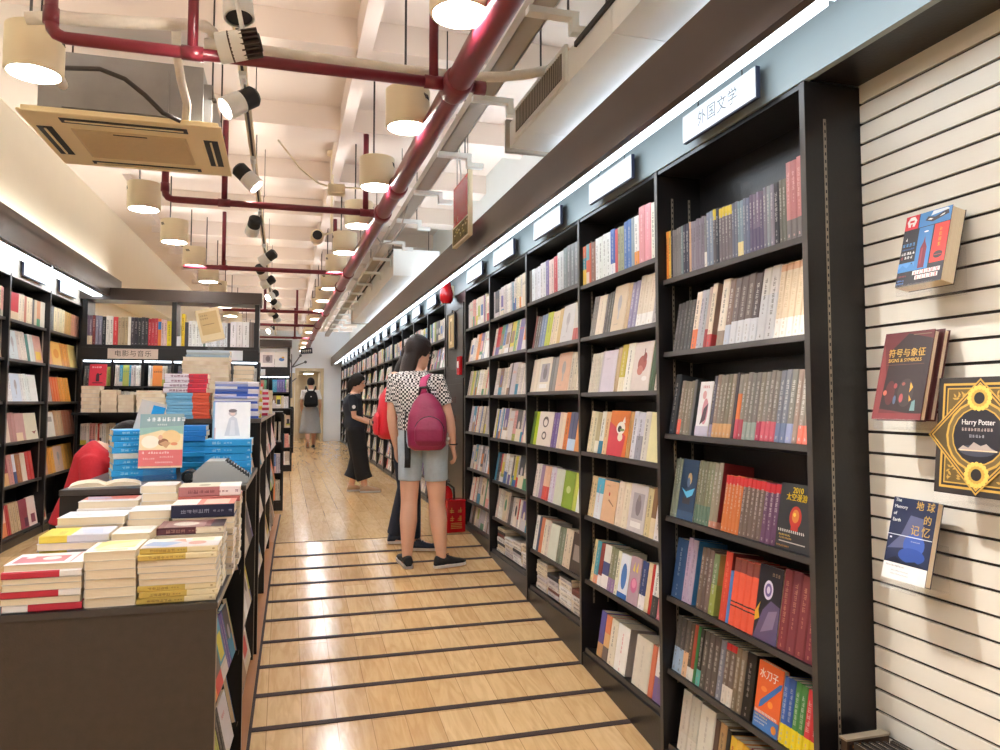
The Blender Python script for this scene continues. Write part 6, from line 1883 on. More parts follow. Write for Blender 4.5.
mb = MB(); mb.box(-.06, .06, -.02, .07, 0, .003); mb.box(-.05, .05, .03, .033, .003, .1); mb.box(-.05, .07, -.03, .03, .045, .048); mb.build('stand', MT['acrylic'], t)
# cream and grey piles on the counter of the cross bookcase
for (xa, xb, n, tt, c, w) in ((-1.86, -1.70, 7, 36, (196, 188, 186), 'the grey pile at the wall end of the counter'), (-1.69, -1.55, 6, 36, (222, 196, 170), 'the cream pile second along the counter'), (-1.54, -1.40, 5, 34, (222, 200, 176), 'the cream pile third along the counter'), (-1.38, -1.15, 7, 30, (230, 222, 204), 'the pale pile fourth along the counter')):
    stack(xa, xb, 7.95, .2, [(tt, 'p', c)] * n, 1.0197, w, 250 + n, stuff=True)
sp = make_book(.016, .15, .215, (200, 40, 60), random.Random(19), art=[('r', 0, 0, 1, 1, (206, 44, 64)), ('g', .2, .86, .07, 5, (240, 226, 226)), ('e', .5, .45, .1, .14, (60, 20, 30)), ('r', .4, .2, .6, .4, (60, 20, 30)), ('p', [(.5, .5), (.75, .6), (.7, .5)], (60, 20, 30)), ('r', .2, .12, .8, .16, (60, 20, 30))])
place_book(sp, Matrix.Translation((-1.815, 8.02, 1.0197 + 7 * .0364 + .001)) @ Matrix.Rotation(R(-9), 4, 'X'), 'crimson covered book standing face-out on the grey pile of the counter', 'face-out books on the counter')
# ------------------------------------------------------------------ people
def V(*a):
    return Vector(a)


def ring(o, r, f, hw, hd):
    return (o, r * hw, f * hd)


def torso_rings(J, k=1.0, grow=0.0, part=(0, 99)):
    P, C, N, r, f = J['pelvis'], J['chest'], J['neck'], J['r'], J['f']
    r2 = J.get('r2', r); f2 = J.get('f2', f)
    up = (C - P).normalized()
    L = [(P - up * .09 * k, r, f, .115, .10), (P - up * .02 * k, r, f, .168, .118), (P + up * .06 * k, r, f, .160, .112), (P.lerp(C, .45), r.lerp(r2, .5), f.lerp(f2, .5), .128, .094), (P.lerp(C, .75), r2, f2, .142, .106),
         (C, r2, f2, .158, .108), (C.lerp(N, .45), r2, f2, .168, .094), (C.lerp(N, .78), r2, f2, .13, .074), (N, r2, f2, .062, .058)]
    return [ring(o, rr.normalized(), ff.normalized(), (hw + grow) * k, (hd + grow) * k) for (o, rr, ff, hw, hd) in L[part[0]:part[1]]]


def limb(m, a, b, c, r0, r1, r2, r3, k=1.0):
    m.tube([a, a.lerp(b, .5), b, b.lerp(c, .35), c], [r0 * k, (r0 + r1) * .52 * k, r1 * k, r2 * k, r3 * k], n=14)


def hand(m, w, d, side, palm, k=1.0, curl=.5):
    """w wrist, d direction of the hand, side = towards the thumb, palm = direction the palm faces"""
    d, side, palm = d.normalized(), side.normalized(), palm.normalized()
    m.loft([(w, side * .022 * k, palm * .018 * k), (w + d * .035 * k, side * .036 * k, palm * .016 * k), (w + d * .085 * k, side * .04 * k, palm * .013 * k), (w + d * .092 * k, side * .036 * k, palm * .009 * k)], n=12)
    for q, (off, ln) in enumerate(((.029, .068), (.010, .076), (-.010, .07), (-.029, .056))):
        b = w + d * .08 * k + side * off * k
        a1 = curl * (.6 + .15 * q)
        p1 = b + (d * math.cos(a1 * .5) + palm * math.sin(a1 * .5)) * ln * .45 * k
        p2 = p1 + (d * math.cos(a1) + palm * math.sin(a1)) * ln * .32 * k
        p3 = p2 + (d * math.cos(a1 * 1.5) + palm * math.sin(a1 * 1.5)) * ln * .23 * k
        m.tube([b, p1, p2, p3], [.0092 * k, .0088 * k, .008 * k, .0068 * k], n=8)
    b = w + d * .03 * k + side * .03 * k
    p1 = b + (d * .6 + side * .7 + palm * .25).normalized() * .036 * k
    p2 = p1 + (d * .9 + side * .25 + palm * .35).normalized() * .028 * k
    m.tube([b - side * .012 * k, p1, p2], [.013 * k, .0105 * k, .008 * k], n=8)


HEADP = [(-.012, .018, .022, .058), (.0, .032, .034, .05), (.022, .048, .056, .034), (.05, .058, .074, .02), (.08, .066, .088, .006), (.11, .071, .095, .0), (.14, .074, .098, -.004), (.17, .071, .092, -.008), (.195, .058, .076, -.01), (.213, .036, .048, -.012), (.22, .01, .014, -.012)]


def head(m, O, hr, hf, hu, k=1.0):
    m.loft([(O + hu * h * k + hf * off * k, hr * hw * k, hf * hd * k) for (h, hw, hd, off) in HEADP], n=24)
    n = O + hu * .088 * k + hf * .094 * k
    m.loft([(n + hu * .03 * k - hf * .008 * k, hr * .006 * k, hf * .008 * k), (n + hu * .005 * k, hr * .010 * k, hf * .014 * k), (n - hu * .012 * k + hf * .003 * k, hr * .015 * k, hf * .017 * k), (n - hu * .022 * k - hf * .006 * k, hr * .008 * k, hf * .008 * k)], n=10)
    for s in (-1, 1):
        e = O + hu * .095 * k + hr * .072 * s * k - hf * .008 * k
        m.loft([(e - hu * .028 * k, hr * .006 * k, hf * .010 * k), (e, hr * .009 * k, hf * .017 * k), (e + hu * .024 * k + hr * s * .004 * k, hr * .008 * k, hf * .017 * k), (e + hu * .034 * k, hr * .004 * k, hf * .008 * k)], n=8)
    m.loft([(O + hu * .034 * k + hf * .088 * k, hr * .022 * k, hu * .007 * k), (O + hu * .034 * k + hf * .094 * k, hr * .016 * k, hu * .004 * k)], n=10)


def face_features(root, O, hr, hf, hu, k, glasses=False):
    m = MB()
    for s in (-1, 1):
        m.ball(O + hu * .108 * k + hf * .083 * k + hr * s * .031 * k, .0115 * k, n=10, k=7)
    m.build('eyes', MT['whitecloth'], root, smooth=True)
    m = MB()
    for s in (-1, 1):
        m.ball(O + hu * .108 * k + hf * .0905 * k + hr * s * .031 * k, .0058 * k, n=8, k=6)
        m.tube([O + hu * .128 * k + hf * .088 * k + hr * s * .016 * k, O + hu * .133 * k + hf * .088 * k + hr * s * .032 * k, O + hu * .128 * k + hf * .076 * k + hr * s * .05 * k], .0032 * k, n=6)
    m.build('eyebrows_and_pupils', MT['hair'], root, smooth=True)
    m = MB()
    m.loft([(O + hu * .034 * k + hf * .0905 * k, hr * .021 * k, hu * .006 * k), (O + hu * .034 * k + hf * .0965 * k, hr * .012 * k, hu * .003 * k)], n=10)
    m.build('lips', paint_lips, root, smooth=True)
    if glasses:
        m = MB()
        for s in (-1, 1):
            c = O + hu * .106 * k + hf * .106 * k + hr * s * .033 * k
            m.tube([c + hr * math.cos(a) * .026 * k + hu * math.sin(a) * .02 * k for a in [q * PI / 8 for q in range(17)]], .0024 * k, n=6)
            m.tube([c + hr * s * .026 * k, O + hu * .108 * k + hf * .0 * k + hr * s * .079 * k], .0022 * k, n=6)
        m.tube([O + hu * .108 * k + hf * .108 * k - hr * .008 * k, O + hu * .108 * k + hf * .108 * k + hr * .008 * k], .002 * k, n=6)
        m.build('glasses', MT['black'], root, smooth=True)


paint_lips = paint('lips', (186, 104, 98), .45, .03)


def hair_cap(m, O, hr, hf, hu, k=1.0):
    for (h, hw, hd, off) in ():
        pass
    P = [(.05, .058, .05, -.045), (.085, .077, .074, -.032), (.12, .083, .092, -.022), (.155, .084, .102, -.012), (.19, .073, .094, -.008), (.215, .054, .07, -.01), (.234, .026, .036, -.012), (.238, .006, .01, -.012)]
    m.loft([(O + hu * h * k + hf * off * k, hr * hw * k, hf * hd * k) for (h, hw, hd, off) in P], n=24)
    for s in (-1, 1):   # sides in front of the ears
        m.loft([(O + hu * .15 * k + hr * s * .074 * k + hf * .02 * k, hr * .012 * k, hf * .04 * k), (O + hu * .11 * k + hr * s * .076 * k + hf * .012 * k, hr * .010 * k, hf * .03 * k), (O + hu * .07 * k + hr * s * .074 * k + hf * .0 * k, hr * .008 * k, hf * .018 * k)], n=10)


def shoe(root, heel, toe_dir, ln, mat, sole_mat, k=1.0, laces=True, name='shoe', up=Vector((0, 0, 1))):
    """heel: point under the ankle on the ground"""
    d = Vector(toe_dir).normalized()
    up = (up - d * up.dot(d)).normalized()
    s = d.cross(up)
    m = MB()
    b = heel - d * .055 * k
    m.loft([(b + up * .022 * k, s * .020 * k, up * .012 * k), (b + d * .012 * k + up * .05 * k, s * .033 * k, up * .036 * k), (b + d * .06 * k + up * .055 * k, s * .037 * k, up * .043 * k), (b + d * .11 * k + up * .047 * k, s * .04 * k, up * .034 * k),
            (b + d * .17 * k + up * .036 * k, s * .046 * k, up * .024 * k), (b + d * (ln - .03) * k + up * .03 * k, s * .04 * k, up * .018 * k), (b + d * ln * k + up * .024 * k, s * .016 * k, up * .01 * k)], n=16)
    o = remesh(m, .006, name, [mat], root, 3)
    m = MB()
    pts = [(0, .02), (.02, .036), (.08, .036), (.16, .046), (ln - .03, .042), (ln - .005, .022)]
    top = [b + d * a * k + s * w * k for a, w in pts] + [b + d * a * k - s * w * k for a, w in reversed(pts)]
    lo = [p + up * .001 for p in top]; hi = [p + up * .02 * k for p in top]
    m.face(list(reversed(lo))); m.face(hi)
    for q in range(len(lo)):
        m.face([lo[q], lo[(q + 1) % len(lo)], hi[(q + 1) % len(lo)], hi[q]])
    m.build('sole', sole_mat, o)
    if laces:
        m = MB()
        for q in range(4):
            c = b + d * (.1 + .02 * q) * k + up * (.083 - .008 * q) * k
            m.tube([c + s * .02 * k, c + up * .004 * k, c - s * .02 * k], .003 * k, n=6)
        m.tube([b + d * .095 * k + up * .088 * k, b + d * .1 * k + up * .1 * k + s * .03 * k, b + d * .09 * k + up * .085 * k + s * .045 * k], .0028 * k, n=6)
        m.build('laces', sole_mat if mat != MT['shoeblack'] else MT['shoeblack'], o)
    return o


def person_body(name_label, J, origin, k=1.0, hand_specs=(), legs=True, group=None):
    m = MB()
    m.loft(torso_rings(J, k) , n=24)
    hr, hf, hu, O = J['hr'], J['hf'], J['hu'], J['chin']
    nt = O + hu * .05 * k - hf * .012 * k
    m.tube([J['neck'] - (J['neck'] - J['chest']).normalized() * .05 * k, J['neck'].lerp(nt, .5), nt], [.062 * k, .05 * k, .052 * k], n=14)
    head(m, O, hr, hf, hu, k)
    for s in ('L', 'R'):
        S, E, W = J['sh' + s], J['el' + s], J['wr' + s]
        m.ball(S, .05 * k, n=12, k=8)
        limb(m, S, E, W, .048, .036, .038, .024, k)
        H, K, A = J['hip' + s], J['kn' + s], J['an' + s]
        limb(m, H, K, A, .09, .062, .066, .037, k)
        td = J['toe' + s].normalized()
        m.tube([A, A - V(0, 0, .045 * k) + td * .02 * k, A - V(0, 0, .055 * k) + td * .1 * k, A - V(0, 0, .06 * k) + td * .16 * k], [.036 * k, .034 * k, .03 * k, .018 * k], n=12)
    for hs in hand_specs:
        hand(m, *hs)
    o = remesh(m, .0075, 'person', [MT['skin']], None, 5, Matrix.Translation(origin))
    tag(o, name_label, 'person', group)
    return o


def make_J(pelvis, chest, neck, r, f, chin, hf, tilt_up, arms, legs, k=1.0, r2=None, f2=None):
    J = dict(pelvis=pelvis, chest=chest, neck=neck, r=r.normalized(), f=f.normalized(), chin=chin)
    hf = hf.normalized()
    hu = (tilt_up - hf * tilt_up.dot(hf)).normalized()
    J['hf'], J['hu'], J['hr'] = hf, hu, hf.cross(hu)
    if r2:
        J['r2'], J['f2'] = r2.normalized(), f2.normalized()
    (J['shL'], J['elL'], J['wrL']), (J['shR'], J['elR'], J['wrR']) = arms
    (J['hipL'], J['knL'], J['anL'], J['toeL']), (J['hipR'], J['knR'], J['anR'], J['toeR']) = legs
    return J


def tshirt(root, J, k, mat, sleeve=.55, grow=.016, hem=1, name='shirt', flare=.0, boxy=0.0, vox=.008):
    m = MB()
    R_ = torso_rings(J, k, grow)
    rings = R_[hem:8]
    if boxy:
        rings = [(o, u * (1 + boxy * (i in (1, 2, 3))), v * (1 + boxy * .6 * (i in (1, 2, 3)))) for i, (o, u, v) in enumerate(rings)]
    o, u, v = R_[8]
    rings.append((o - (J['neck'] - J['chest']).normalized() * .012 * k, u * .98, v * .98))
    m.loft(rings, n=24)
    for s in ('L', 'R'):
        S, E = J['sh' + s], J['el' + s]
        C = J['chest'].lerp(J['neck'], .35)
        m.tube([S.lerp(C, .45), S, S.lerp(E, sleeve * .6), S.lerp(E, sleeve)], [.062 * k, .063 * k, .058 * k, .06 * k], n=16)
    return remesh(m, vox, name, [mat], root, 4)


def P3():
    og = V(1.0, 5.5, -.0865)
    r, f = V(.92, -.39, 0), V(.39, .92, 0)
    pel, che, nec = V(-.005, .0, .94), V(-.06, .045, 1.295), V(-.07, .07, 1.45)
    hf = V(.86, .46, -.22)
    chin = nec + V(.028, .02, .025)
    arms = ((V(-.205, .105, 1.385), V(-.225, .10, 1.09), V(-.18, .17, .87)), (V(.10, -.03, 1.365), V(.185, -.06, 1.075), V(.212, -.04, .875)))
    legs = ((pel + V(-.085, .035, -.03), V(-.10, .03, .47), V(-.118, .0, .085), V(-.1, 1, 0)), (pel + V(.085, -.035, -.03), V(.095, -.03, .47), V(.125, -.06, .085), V(.96, .25, 0)))
    J = make_J(pel, che, nec, r, f, chin, hf, V(-.1, .0, 1), arms, legs)
    o = person_body('woman in a black and white checked shirt and pale denim shorts, seen from behind', J, og, 1.0,
                    [(arms[0][2], V(.15, .25, -1), V(.5, .7, 0), V(.7, -.5, 0), 1.0, .5), (arms[1][2], V(.22, .05, -1), V(.35, .9, 0), V(-.8, .3, 0), 1.0, 1.0)])
    face_features(o, chin, J['hr'], J['hf'], J['hu'], 1.0, True)
    tshirt(o, J, 1.0, MT['checks'], .62, .024, 2, 'checked_shirt', boxy=.1)
    m = MB()
    R_ = torso_rings(J, 1.0, .016)
    m.loft([(R_[0][0] + V(0, 0, .02), R_[0][1] * 1.25, R_[0][2] * 1.25)] + R_[1:4], n=24)
    for s in ('L', 'R'):
        H, K = J['hip' + s], J['kn' + s]
        m.tube([H + V(0, 0, .04), H, H.lerp(K, .35), H.lerp(K, .64)], [.1, .1, .09, .086], n=20)
    remesh(m, .006, 'denim_shorts', [MT['denim']], o, 3)
    m = MB()
    hair_cap(m, chin, J['hr'], J['hf'], J['hu'], 1.04)
    b = chin + J['hu'] * .13 - J['hf'] * .05
    w = J['hr']
    m.loft([(b, w * .078, J['hf'] * .05), (b + V(-.03, -.01, -.09), w * .082, J['hf'] * .05), (b + V(-.055, -.02, -.19), w * .08, J['hf'] * .045), (b + V(-.085, -.03, -.28), w * .07, J['hf'] * .036), (b + V(-.11, -.03, -.36), w * .045, J['hf'] * .024), (b + V(-.125, -.03, -.42), w * .015, J['hf'] * .01)], n=18)
    remesh(m, .006, 'long_hair', [MT['hairbrown']], o, 3)
    m = MB(); m.tube([arms[1][2] + V(.004 * math.cos(0), 0, .02) + V(.03 * math.cos(a), .03 * math.sin(a), .004 * math.sin(a)) for a in [q * PI / 8 for q in range(17)]], .005, n=6)
    m.build('bracelet', MT['black'], o)
    fz = lambda p: floor_z(og.y + p.y) - og.z + .004
    for s, ln in (('L', .255), ('R', .255)):
        a = J['an' + s]
        td = J['toe' + s].normalized()
        td = V(td.x, td.y, RAMP * td.y)
        shoe(o, V(a.x, a.y, fz(a)), td, ln, MT['shoeblack'], MT['sole'])
    # maroon backpack on her right shoulder
    bp = thing('backpack', 'maroon nylon backpack slung over one shoulder of the checked shirt woman', 'backpack', og + V(.005, -.115, .86), R(-14))
    m = MB()
    m.loft([(V(0, -.02, .0), V(.105, 0, 0), V(0, .07, 0)), (V(0, -.02, .03), V(.138, 0, 0), V(0, .085, 0)), (V(0, -.025, .14), V(.146, 0, 0), V(0, .09, 0)), (V(0, -.015, .25), V(.135, 0, 0), V(0, .08, 0)), (V(-.005, -.005, .34), V(.1, 0, 0), V(0, .06, 0)), (V(-.01, .0, .40), V(.05, 0, 0), V(0, .035, 0)), (V(-.01, .0, .415), V(.02, 0, 0), V(0, .015, 0))], n=28, power=2.7)
    remesh(m, .008, 'bag_body', [MT['maroon']], bp, 4)
    m = MB()
    m.loft([(V(.02, -.085, .03), V(.085, 0, 0), V(0, .025, 0)), (V(.02, -.105, .07), V(.105, 0, 0), V(0, .032, 0)), (V(.02, -.105, .15), V(.105, 0, 0), V(0, .032, 0)), (V(.02, -.09, .22), V(.08, 0, 0), V(0, .022, 0)), (V(.02, -.082, .245), V(.04, 0, 0), V(0, .01, 0))], n=24, power=2.6)
    remesh(m, .007, 'front_pocket', [MT['maroon']], bp, 3)
    m = MB()
    m.tube([V(.02 + .107 * math.cos(a), -.118 + .02 * abs(math.cos(a)), .135 + .108 * math.sin(a)) for a in [q * PI / 10 for q in range(11)]], .003, n=6)
    m.build('zip', MT['black'], bp)
    m = MB(); m.tube([V(-.11, -.07, .06), V(-.06, -.105, .085), V(-.03, -.115, .095)], .0035, n=6); m.tube([V(.13, -.06, .05), V(.14, -.05, .09), V(.145, -.03, .13)], .0035, n=6)
    m.build('silver_zip', MT['track'], bp)
    m = MB()
    def strap(m, pts, w, t):
        pts = [V(*p) for p in pts]
        rings = []
        for q, p in enumerate(pts):
            tn = (pts[min(q + 1, len(pts) - 1)] - pts[max(q - 1, 0)]).normalized()
            u = V(1, .15, 0); u = (u - tn * u.dot(tn)).normalized()
            rings.append((p, u * w, tn.cross(u) * t))
        m.loft(rings, n=10, power=4)
    strap(m, [(-.03, -.005, .39), (-.034, .005, .45), (-.03, .03, .505), (-.01, .075, .545), (.005, .13, .555), (.01, .2, .52)], .026, .006)
    m.build('pink_strap', MT['pinkstrap'], bp, smooth=True)
    m = MB()
    strap(m, [(-.13, .02, .33), (-.15, .03, .2), (-.145, .02, .06), (-.14, .0, -.06), (-.142, -.005, -.13)], .022, .005)
    m.tube([V(-.06, .0, .4), V(-.05, -.01, .45), V(-.0, -.012, .455), V(.02, .0, .41)], .011, n=8)
    m.build('black_strap', MT['black'], bp, smooth=True)
    m = MB()
    for q in range(3):
        m.ball(V(.143 + .008 * (q % 2), -.02, .11 - .03 * q), .014, n=10, k=7)
    m.build('charm', MT['sole'], bp, smooth=True)


def P4():
    og = V(.93, 5.98, -.031)
    r, f = V(.15, -.99, 0), V(.99, .15, 0)
    pel, che, nec = V(.0, .0, .90), V(.0, .0, 1.22), V(.03, .0, 1.365)
    chin = nec + V(.03, .0, .03)
    arms = ((V(.01, .17, 1.29), V(.06, .22, 1.03), V(.22, .2, .95)), (V(.01, -.17, 1.29), V(.06, -.21, 1.03), V(.23, -.16, .93)))
    legs = ((pel + V(0, .085, -.03), V(.03, .09, .46), V(-.06, .10, .085), V(1, .0, 0)), (pel + V(0, -.085, -.03), V(.05, -.09, .46), V(.06, -.10, .085), V(.95, -.2, 0)))
    J = make_J(pel, che, nec, r, f, chin, V(1, .1, -.15), V(0, 0, 1), arms, legs)
    o = person_body('person in dark jeans with a red backpack standing behind the checked shirt woman', J, og, .97,
                    [(arms[0][2], V(1, -.2, -.1), V(0, -.3, 1), V(0, -1, -.2), .95, .7), (arms[1][2], V(1, .3, -.1), V(0, .3, 1), V(0, 1, -.2), .95, .7)])
    face_features(o, chin, J['hr'], J['hf'], J['hu'], .97)
    tshirt(o, J, .97, MT['redcloth'], .6, .018, 1, 'red_shirt')
    m = MB()
    R_ = torso_rings(J, .97, .012)
    m.loft(R_[0:3], n=24)
    for s in ('L', 'R'):
        H, K, A = J['hip' + s], J['kn' + s], J['an' + s]
        m.tube([H + V(0, 0, .03), H, H.lerp(K, .5), K, K.lerp(A, .5), A + V(0, 0, .0)], [.095, .1, .085, .07, .066, .06], n=18)
    remesh(m, .008, 'dark_jeans', [MT['jeans']], o, 3)
    m = MB()
    hair_cap(m, chin, J['hr'], J['hf'], J['hu'], 1.0)
    b = chin + J['hu'] * .13 - J['hf'] * .055
    m.loft([(b, J['hr'] * .07, J['hf'] * .045), (b + V(-.05, 0, -.08), J['hr'] * .07, J['hf'] * .045), (b + V(-.085, 0, -.17), J['hr'] * .06, J['hf'] * .035), (b + V(-.10, 0, -.25), J['hr'] * .03, J['hf'] * .02)], n=16)
    remesh(m, .007, 'long_hair', [MT['hair']], o, 3)
    for s in ('L', 'R'):
        a = J['an' + s]; td = J['toe' + s].normalized()
        shoe(o, V(a.x, a.y, floor_z(og.y + a.y) - og.z + .004), V(td.x, td.y, RAMP * td.y), .27, MT['shoenavy'], MT['sole'])
    bp = thing('backpack', 'bright red backpack on the person standing behind the checked shirt woman', 'backpack', og + V(-.13, .0, .86))
    m = MB()
    m.loft([(V(0, 0, .0), V(.06, 0, 0), V(0, .11, 0)), (V(-.01, 0, .04), V(.08, 0, 0), V(0, .145, 0)), (V(-.01, 0, .2), V(.08, 0, 0), V(0, .145, 0)), (V(.0, 0, .34), V(.065, 0, 0), V(0, .125, 0)), (V(.015, 0, .41), V(.035, 0, 0), V(0, .08, 0)), (V(.02, 0, .425), V(.012, 0, 0), V(0, .03, 0))], n=24, power=2.6)
    remesh(m, .009, 'bag_body', [MT['rednylon']], bp, 4)
    m = MB(); m.loft([(V(-.085, 0, .03), V(.02, 0, 0), V(0, .09, 0)), (V(-.095, 0, .08), V(.025, 0, 0), V(0, .11, 0)), (V(-.09, 0, .18), V(.022, 0, 0), V(0, .1, 0)), (V(-.085, 0, .21), V(.01, 0, 0), V(0, .05, 0))], n=20, power=2.6)
    remesh(m, .008, 'front_pocket', [MT['rednylon']], bp, 3)
    m = MB(); m.box(-.125, -.118, -.03, .03, .12, .14); m.build('badge', MT['black'], bp)
    m = MB()
    for s in (-1, 1):
        m.tube([V(.045, s * .07, .36), V(.1, s * .085, .47), V(.18, s * .09, .5), V(.27, s * .1, .42), V(.28, s * .11, .28), V(.2, s * .13, .12), V(.06, s * .12, .06)], .014, n=8)
    m.build('straps', MT['rednylon'], bp, smooth=True)


def P2():
    og = V(.92, 9.5, 0)
    k = .9
    q = lambda *a: V(*a) * k
    r, f = V(.2, -.98, 0), V(.98, .2, 0)
    pel, che, nec = q(-.07, 0, .9), q(-.11, 0, 1.23), q(-.085, 0, 1.375)
    chin = nec + q(.035, .0, .03)
    arms = ((q(-.08, .165, 1.31), q(-.05, .2, 1.05), q(.15, .14, .98)), (q(-.12, -.17, 1.31), q(-.10, -.19, 1.045), q(.13, -.13, .95)))
    legs = ((pel + q(0, .085, -.03), q(-.02, .1, .47), q(-.1, .1, .085), V(.97, .1, 0)), (pel + q(0, -.085, -.03), q(.0, -.09, .47), q(.06, -.1, .085), V(1, -.05, 0)))
    J = make_J(pel, che, nec, r, f, chin, V(1, .02, -.12), V(0, 0, 1), arms, legs)
    o = person_body('woman in a dark navy t-shirt and wide black trousers reading at the far shelves', J, og, k,
                    [(arms[0][2], V(1, -.5, .0), V(0, -.2, 1), V(0, -1, 0), k, .8), (arms[1][2], V(1, .3, -.25), V(0, .2, 1), V(0, 1, 0), k, .8)])
    face_features(o, chin, J['hr'], J['hf'], J['hu'], k, True)
    tshirt(o, J, k, MT['navycloth'], .72, .022, 1, 'navy_tshirt', boxy=.1)
    m = MB()
    R_ = torso_rings(J, k, .016)
    m.loft(R_[0:3], n=24)
    for s in ('L', 'R'):
        H, K, A = J['hip' + s], J['kn' + s], J['an' + s]
        m.tube([H + V(0, 0, .03), H, H.lerp(K, .5), K, K.lerp(A, .5), A + V(0, 0, .09)], [x * k for x in (.11, .125, .12, .108, .11, .114)], n=18)
    remesh(m, .009, 'wide_trousers', [MT['blackcloth']], o, 3)
    m = MB()
    hair_cap(m, chin, J['hr'], J['hf'], J['hu'], k * 1.02)
    b = chin + J['hu'] * .09 * k - J['hf'] * .09 * k
    m.loft([(b + V(.01, 0, .04), V(.045, 0, 0), V(0, .05, 0)), (b, V(.05, 0, 0), V(0, .05, 0)), (b + V(-.015, 0, -.06), V(.035, 0, 0), V(0, .04, 0)), (b + V(-.03, 0, -.12), V(.018, 0, 0), V(0, .02, 0))], n=16)
    remesh(m, .007, 'tied_hair', [MT['hair']], o, 3)
    m = MB(); c = J['shR'].lerp(J['elR'], .5) + V(.0, -.062, 0); m.ball(c, (.022, .004, .024), n=10, k=6); m.build('sleeve_badge', MT['whitecloth'], o)
    m = MB(); m.tube([J['elR'].lerp(J['wrR'], .94) + V(0, .03 * math.cos(a), .03 * math.sin(a)) for a in [w * PI / 8 for w in range(17)]], .005, n=6); m.build('bracelet', MT['black'], o)
    for s in ('L', 'R'):
        a = J['an' + s]
        shoe(o, V(a.x, a.y, .003), J['toe' + s], .255, MT['shoebeige'], MT['sole'], k * 1.12, laces=False)
    bk = thing('open_book', 'open pale book held by the woman in navy and black', 'book', og + q(.27, 0.02, .955), R(5))
    m = MB(); m.box(-.07, .07, -.10, .10, 0, .012, M=Matrix.Rotation(R(-18), 4, 'Y')); m.build('pages', MT['page'], bk)
    m = MB(); m.box(-.073, .073, -.103, .103, -.004, -.0005, M=Matrix.Rotation(R(-18), 4, 'Y')); m.build('cover', MT['whitecloth'], bk)


def P1():
    og = V(.62, 18.7, 0)
    r, f = V(1, 0, 0), V(0, 1, 0)
    pel, che, nec = V(.0, 0, .95), V(.0, 0, 1.29), V(.0, .01, 1.44)
    chin = nec + V(0, .03, .03)
    arms = ((V(-.17, 0, 1.37), V(-.215, -.02, 1.1), V(-.2, .1, .9)), (V(.17, 0, 1.37), V(.225, -.02, 1.1), V(.23, .08, .88)))
    legs = ((pel + V(-.085, 0, -.03), V(-.08, -.05, .5), V(-.06, -.28, .2), V(0, .8, -.5)), (pel + V(.085, 0, -.03), V(.09, .05, .49), V(.08, .03, .085), V(.0, 1, 0)))
    J = make_J(pel, che, nec, r, f, chin, V(.05, 1, -.05), V(0, 0, 1), arms, legs)
    o = person_body('person in a white top and long pale grey skirt walking towards the doorway', J, og, 1.0,
                    [(arms[0][2], V(.05, .2, -1), V(.2, .9, .1), V(.9, 0, 0), 1.0, .5), (arms[1][2], V(.0, .2, -1), V(-.2, .9, .1), V(-.9, 0, 0), 1.0, .5)])
    face_features(o, chin, J['hr'], J['hf'], J['hu'], 1.0)
    tshirt(o, J, 1.0, MT['whitecloth'], .7, .02, 2, 'white_top')
    m = MB()
    m.loft([(pel + V(0, 0, .07), V(.155, 0, 0), V(0, .115, 0)), (pel + V(0, 0, -.05), V(.195, 0, 0), V(0, .15, 0)), (V(0, 0, .6), V(.23, 0, 0), V(0, .2, 0)), (V(0, -.01, .37), V(.27, 0, 0), V(0, .24, 0))], n=28)
    remesh(m, .01, 'grey_skirt', [MT['greycloth']], o, 3)
    m = MB(); hair_cap(m, chin, J['hr'], J['hf'], J['hu'], 1.06); m.ball(chin + V(0, -.06, .2), .045, n=12, k=8)
    remesh(m, .008, 'dark_hair', [MT['hair']], o, 3)
    shoe(o, V(.08, .03, .003), V(0, 1, 0), .25, MT['shoeblack'], MT['sole'], laces=False)
    shoe(o, J['anL'] + V(0, .02, -.075), V(0, .75, -.6), .25, MT['shoeblack'], MT['sole'], laces=False, up=V(0, .5, .8))
    bp = thing('backpack', 'black backpack on the person in the white top near the doorway', 'backpack', og + V(0, -.2, 1.0))
    m = MB()
    m.loft([(V(0, 0, .0), V(.12, 0, 0), V(0, .06, 0)), (V(0, -.01, .04), V(.165, 0, 0), V(0, .085, 0)), (V(0, -.01, .22), V(.16, 0, 0), V(0, .08, 0)), (V(0, 0, .34), V(.13, 0, 0), V(0, .065, 0)), (V(0, .01, .39), V(.07, 0, 0), V(0, .035, 0))], n=24, power=2.7)
    remesh(m, .01, 'bag_body', [MT['blackcloth']], bp, 4)
    m = MB(); m.loft([(V(0, -.085, .03), V(.1, 0, 0), V(0, .02, 0)), (V(0, -.1, .08), V(.125, 0, 0), V(0, .02, 0)), (V(0, -.095, .15), V(.115, 0, 0), V(0, .018, 0))], n=20, power=2.7); remesh(m, .01, 'front_pocket', [MT['blackcloth']], bp, 2)
    m = MB()
    for s in (-1, 1):
        m.tube([V(s * .06, .05, .37), V(s * .1, .1, .46), V(s * .11, .2, .5), V(s * .12, .29, .42), V(s * .14, .3, .25), V(s * .13, .2, .08), V(s * .12, .06, .05)], .018, n=8)
    m.build('straps', MT['blackcloth'], bp, smooth=True)
    m = MB(); m.box(-.012, .012, -.112, -.106, .24, .26); m.build('badge', MT['whitecloth'], bp)


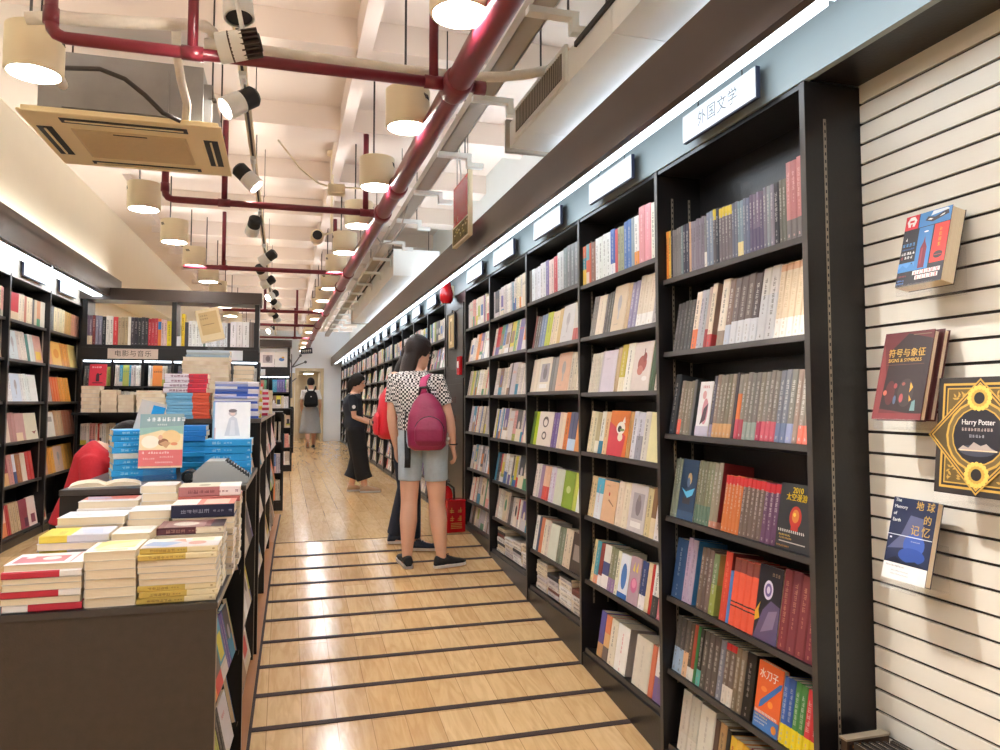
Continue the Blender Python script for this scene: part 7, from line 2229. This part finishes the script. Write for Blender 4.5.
def P5():
    og = V(-1.10, 4.5, floor_z(4.5))
    r, f = V(.25, -.97, 0), V(.97, .25, 0)
    fb = V(.75, .2, -.6); ub = V(.62, .15, .77)
    zf = -og.z
    pel, che, nec = V(.05, .0, .50 + zf), V(.125, .0, .765 + zf), V(.185, .01, .88 + zf)
    chin = nec + V(.075, .015, -.10)
    arms = ((V(.14, .14, .815 + zf), V(.25, .18, .56 + zf), V(.36, .03, .62 + zf)), (V(.14, -.14, .805 + zf), V(.15, -.17, .60 + zf), V(.28, -.24, .66 + zf)))
    legs = ((pel + V(.02, .09, -.03), V(.30, .12, .36 + zf), V(.02, .12, .085), V(1, .1, 0)), (pel + V(.02, -.09, -.03), V(.28, -.12, .34 + zf), V(.0, -.12, .085), V(1, -.1, 0)))
    J = make_J(pel, che, nec, r, f, chin, V(.95, .1, -.3), V(.25, 0, .97), arms, legs, r2=r, f2=fb)
    o = person_body('person in a red shirt crouching behind the tall blue pile of books', J, og, .97,
                    [(arms[0][2], V(1, -.4, .0), V(0, .2, 1), V(0, -1, 0), .95, .6), (arms[1][2], V(1, .3, .0), V(0, -.2, 1), V(0, 1, 0), .95, .6)])
    face_features(o, chin, J['hr'], J['hf'], J['hu'], .97)
    tshirt(o, J, .97, MT['redcloth'], .72, .02, 1, 'red_shirt')
    m = MB(); m.loft(torso_rings(J, .97, .012)[0:3], n=24)
    for s in ('L', 'R'):
        H, K, A = J['hip' + s], J['kn' + s], J['an' + s]
        m.tube([H, H.lerp(K, .5), K, K.lerp(A, .5), A], [.1, .088, .075, .068, .06], n=18)
    remesh(m, .009, 'black_trousers', [MT['blackcloth']], o, 3)
    m = MB(); hair_cap(m, chin, J['hr'], J['hf'], J['hu'], 1.02); remesh(m, .007, 'short_hair', [MT['hair']], o, 3)
    for s in ('L', 'R'):
        a = J['an' + s]; shoe(o, V(a.x, a.y, floor_z(og.y + a.y) - og.z + .004), V(J['toe' + s].x, J['toe' + s].y, RAMP * J['toe' + s].y * .9), .26, MT['shoenavy'], MT['sole'])


P3(); P4(); P2(); P1(); P5()

# every other book on the shelves, too many to count
o = STUFF.build('books', [MT['cover'], MT['page']])
tag(o, 'all the smaller books on the farther shelves of every bookcase', 'books', None, 'stuff')
w = bpy.data.worlds.new('world')
scene.world = w
w.use_nodes = True
w.node_tree.nodes['Background'].inputs['Color'].default_value = (.8, .85, .9, 1)
w.node_tree.nodes['Background'].inputs['Strength'].default_value = 0.05
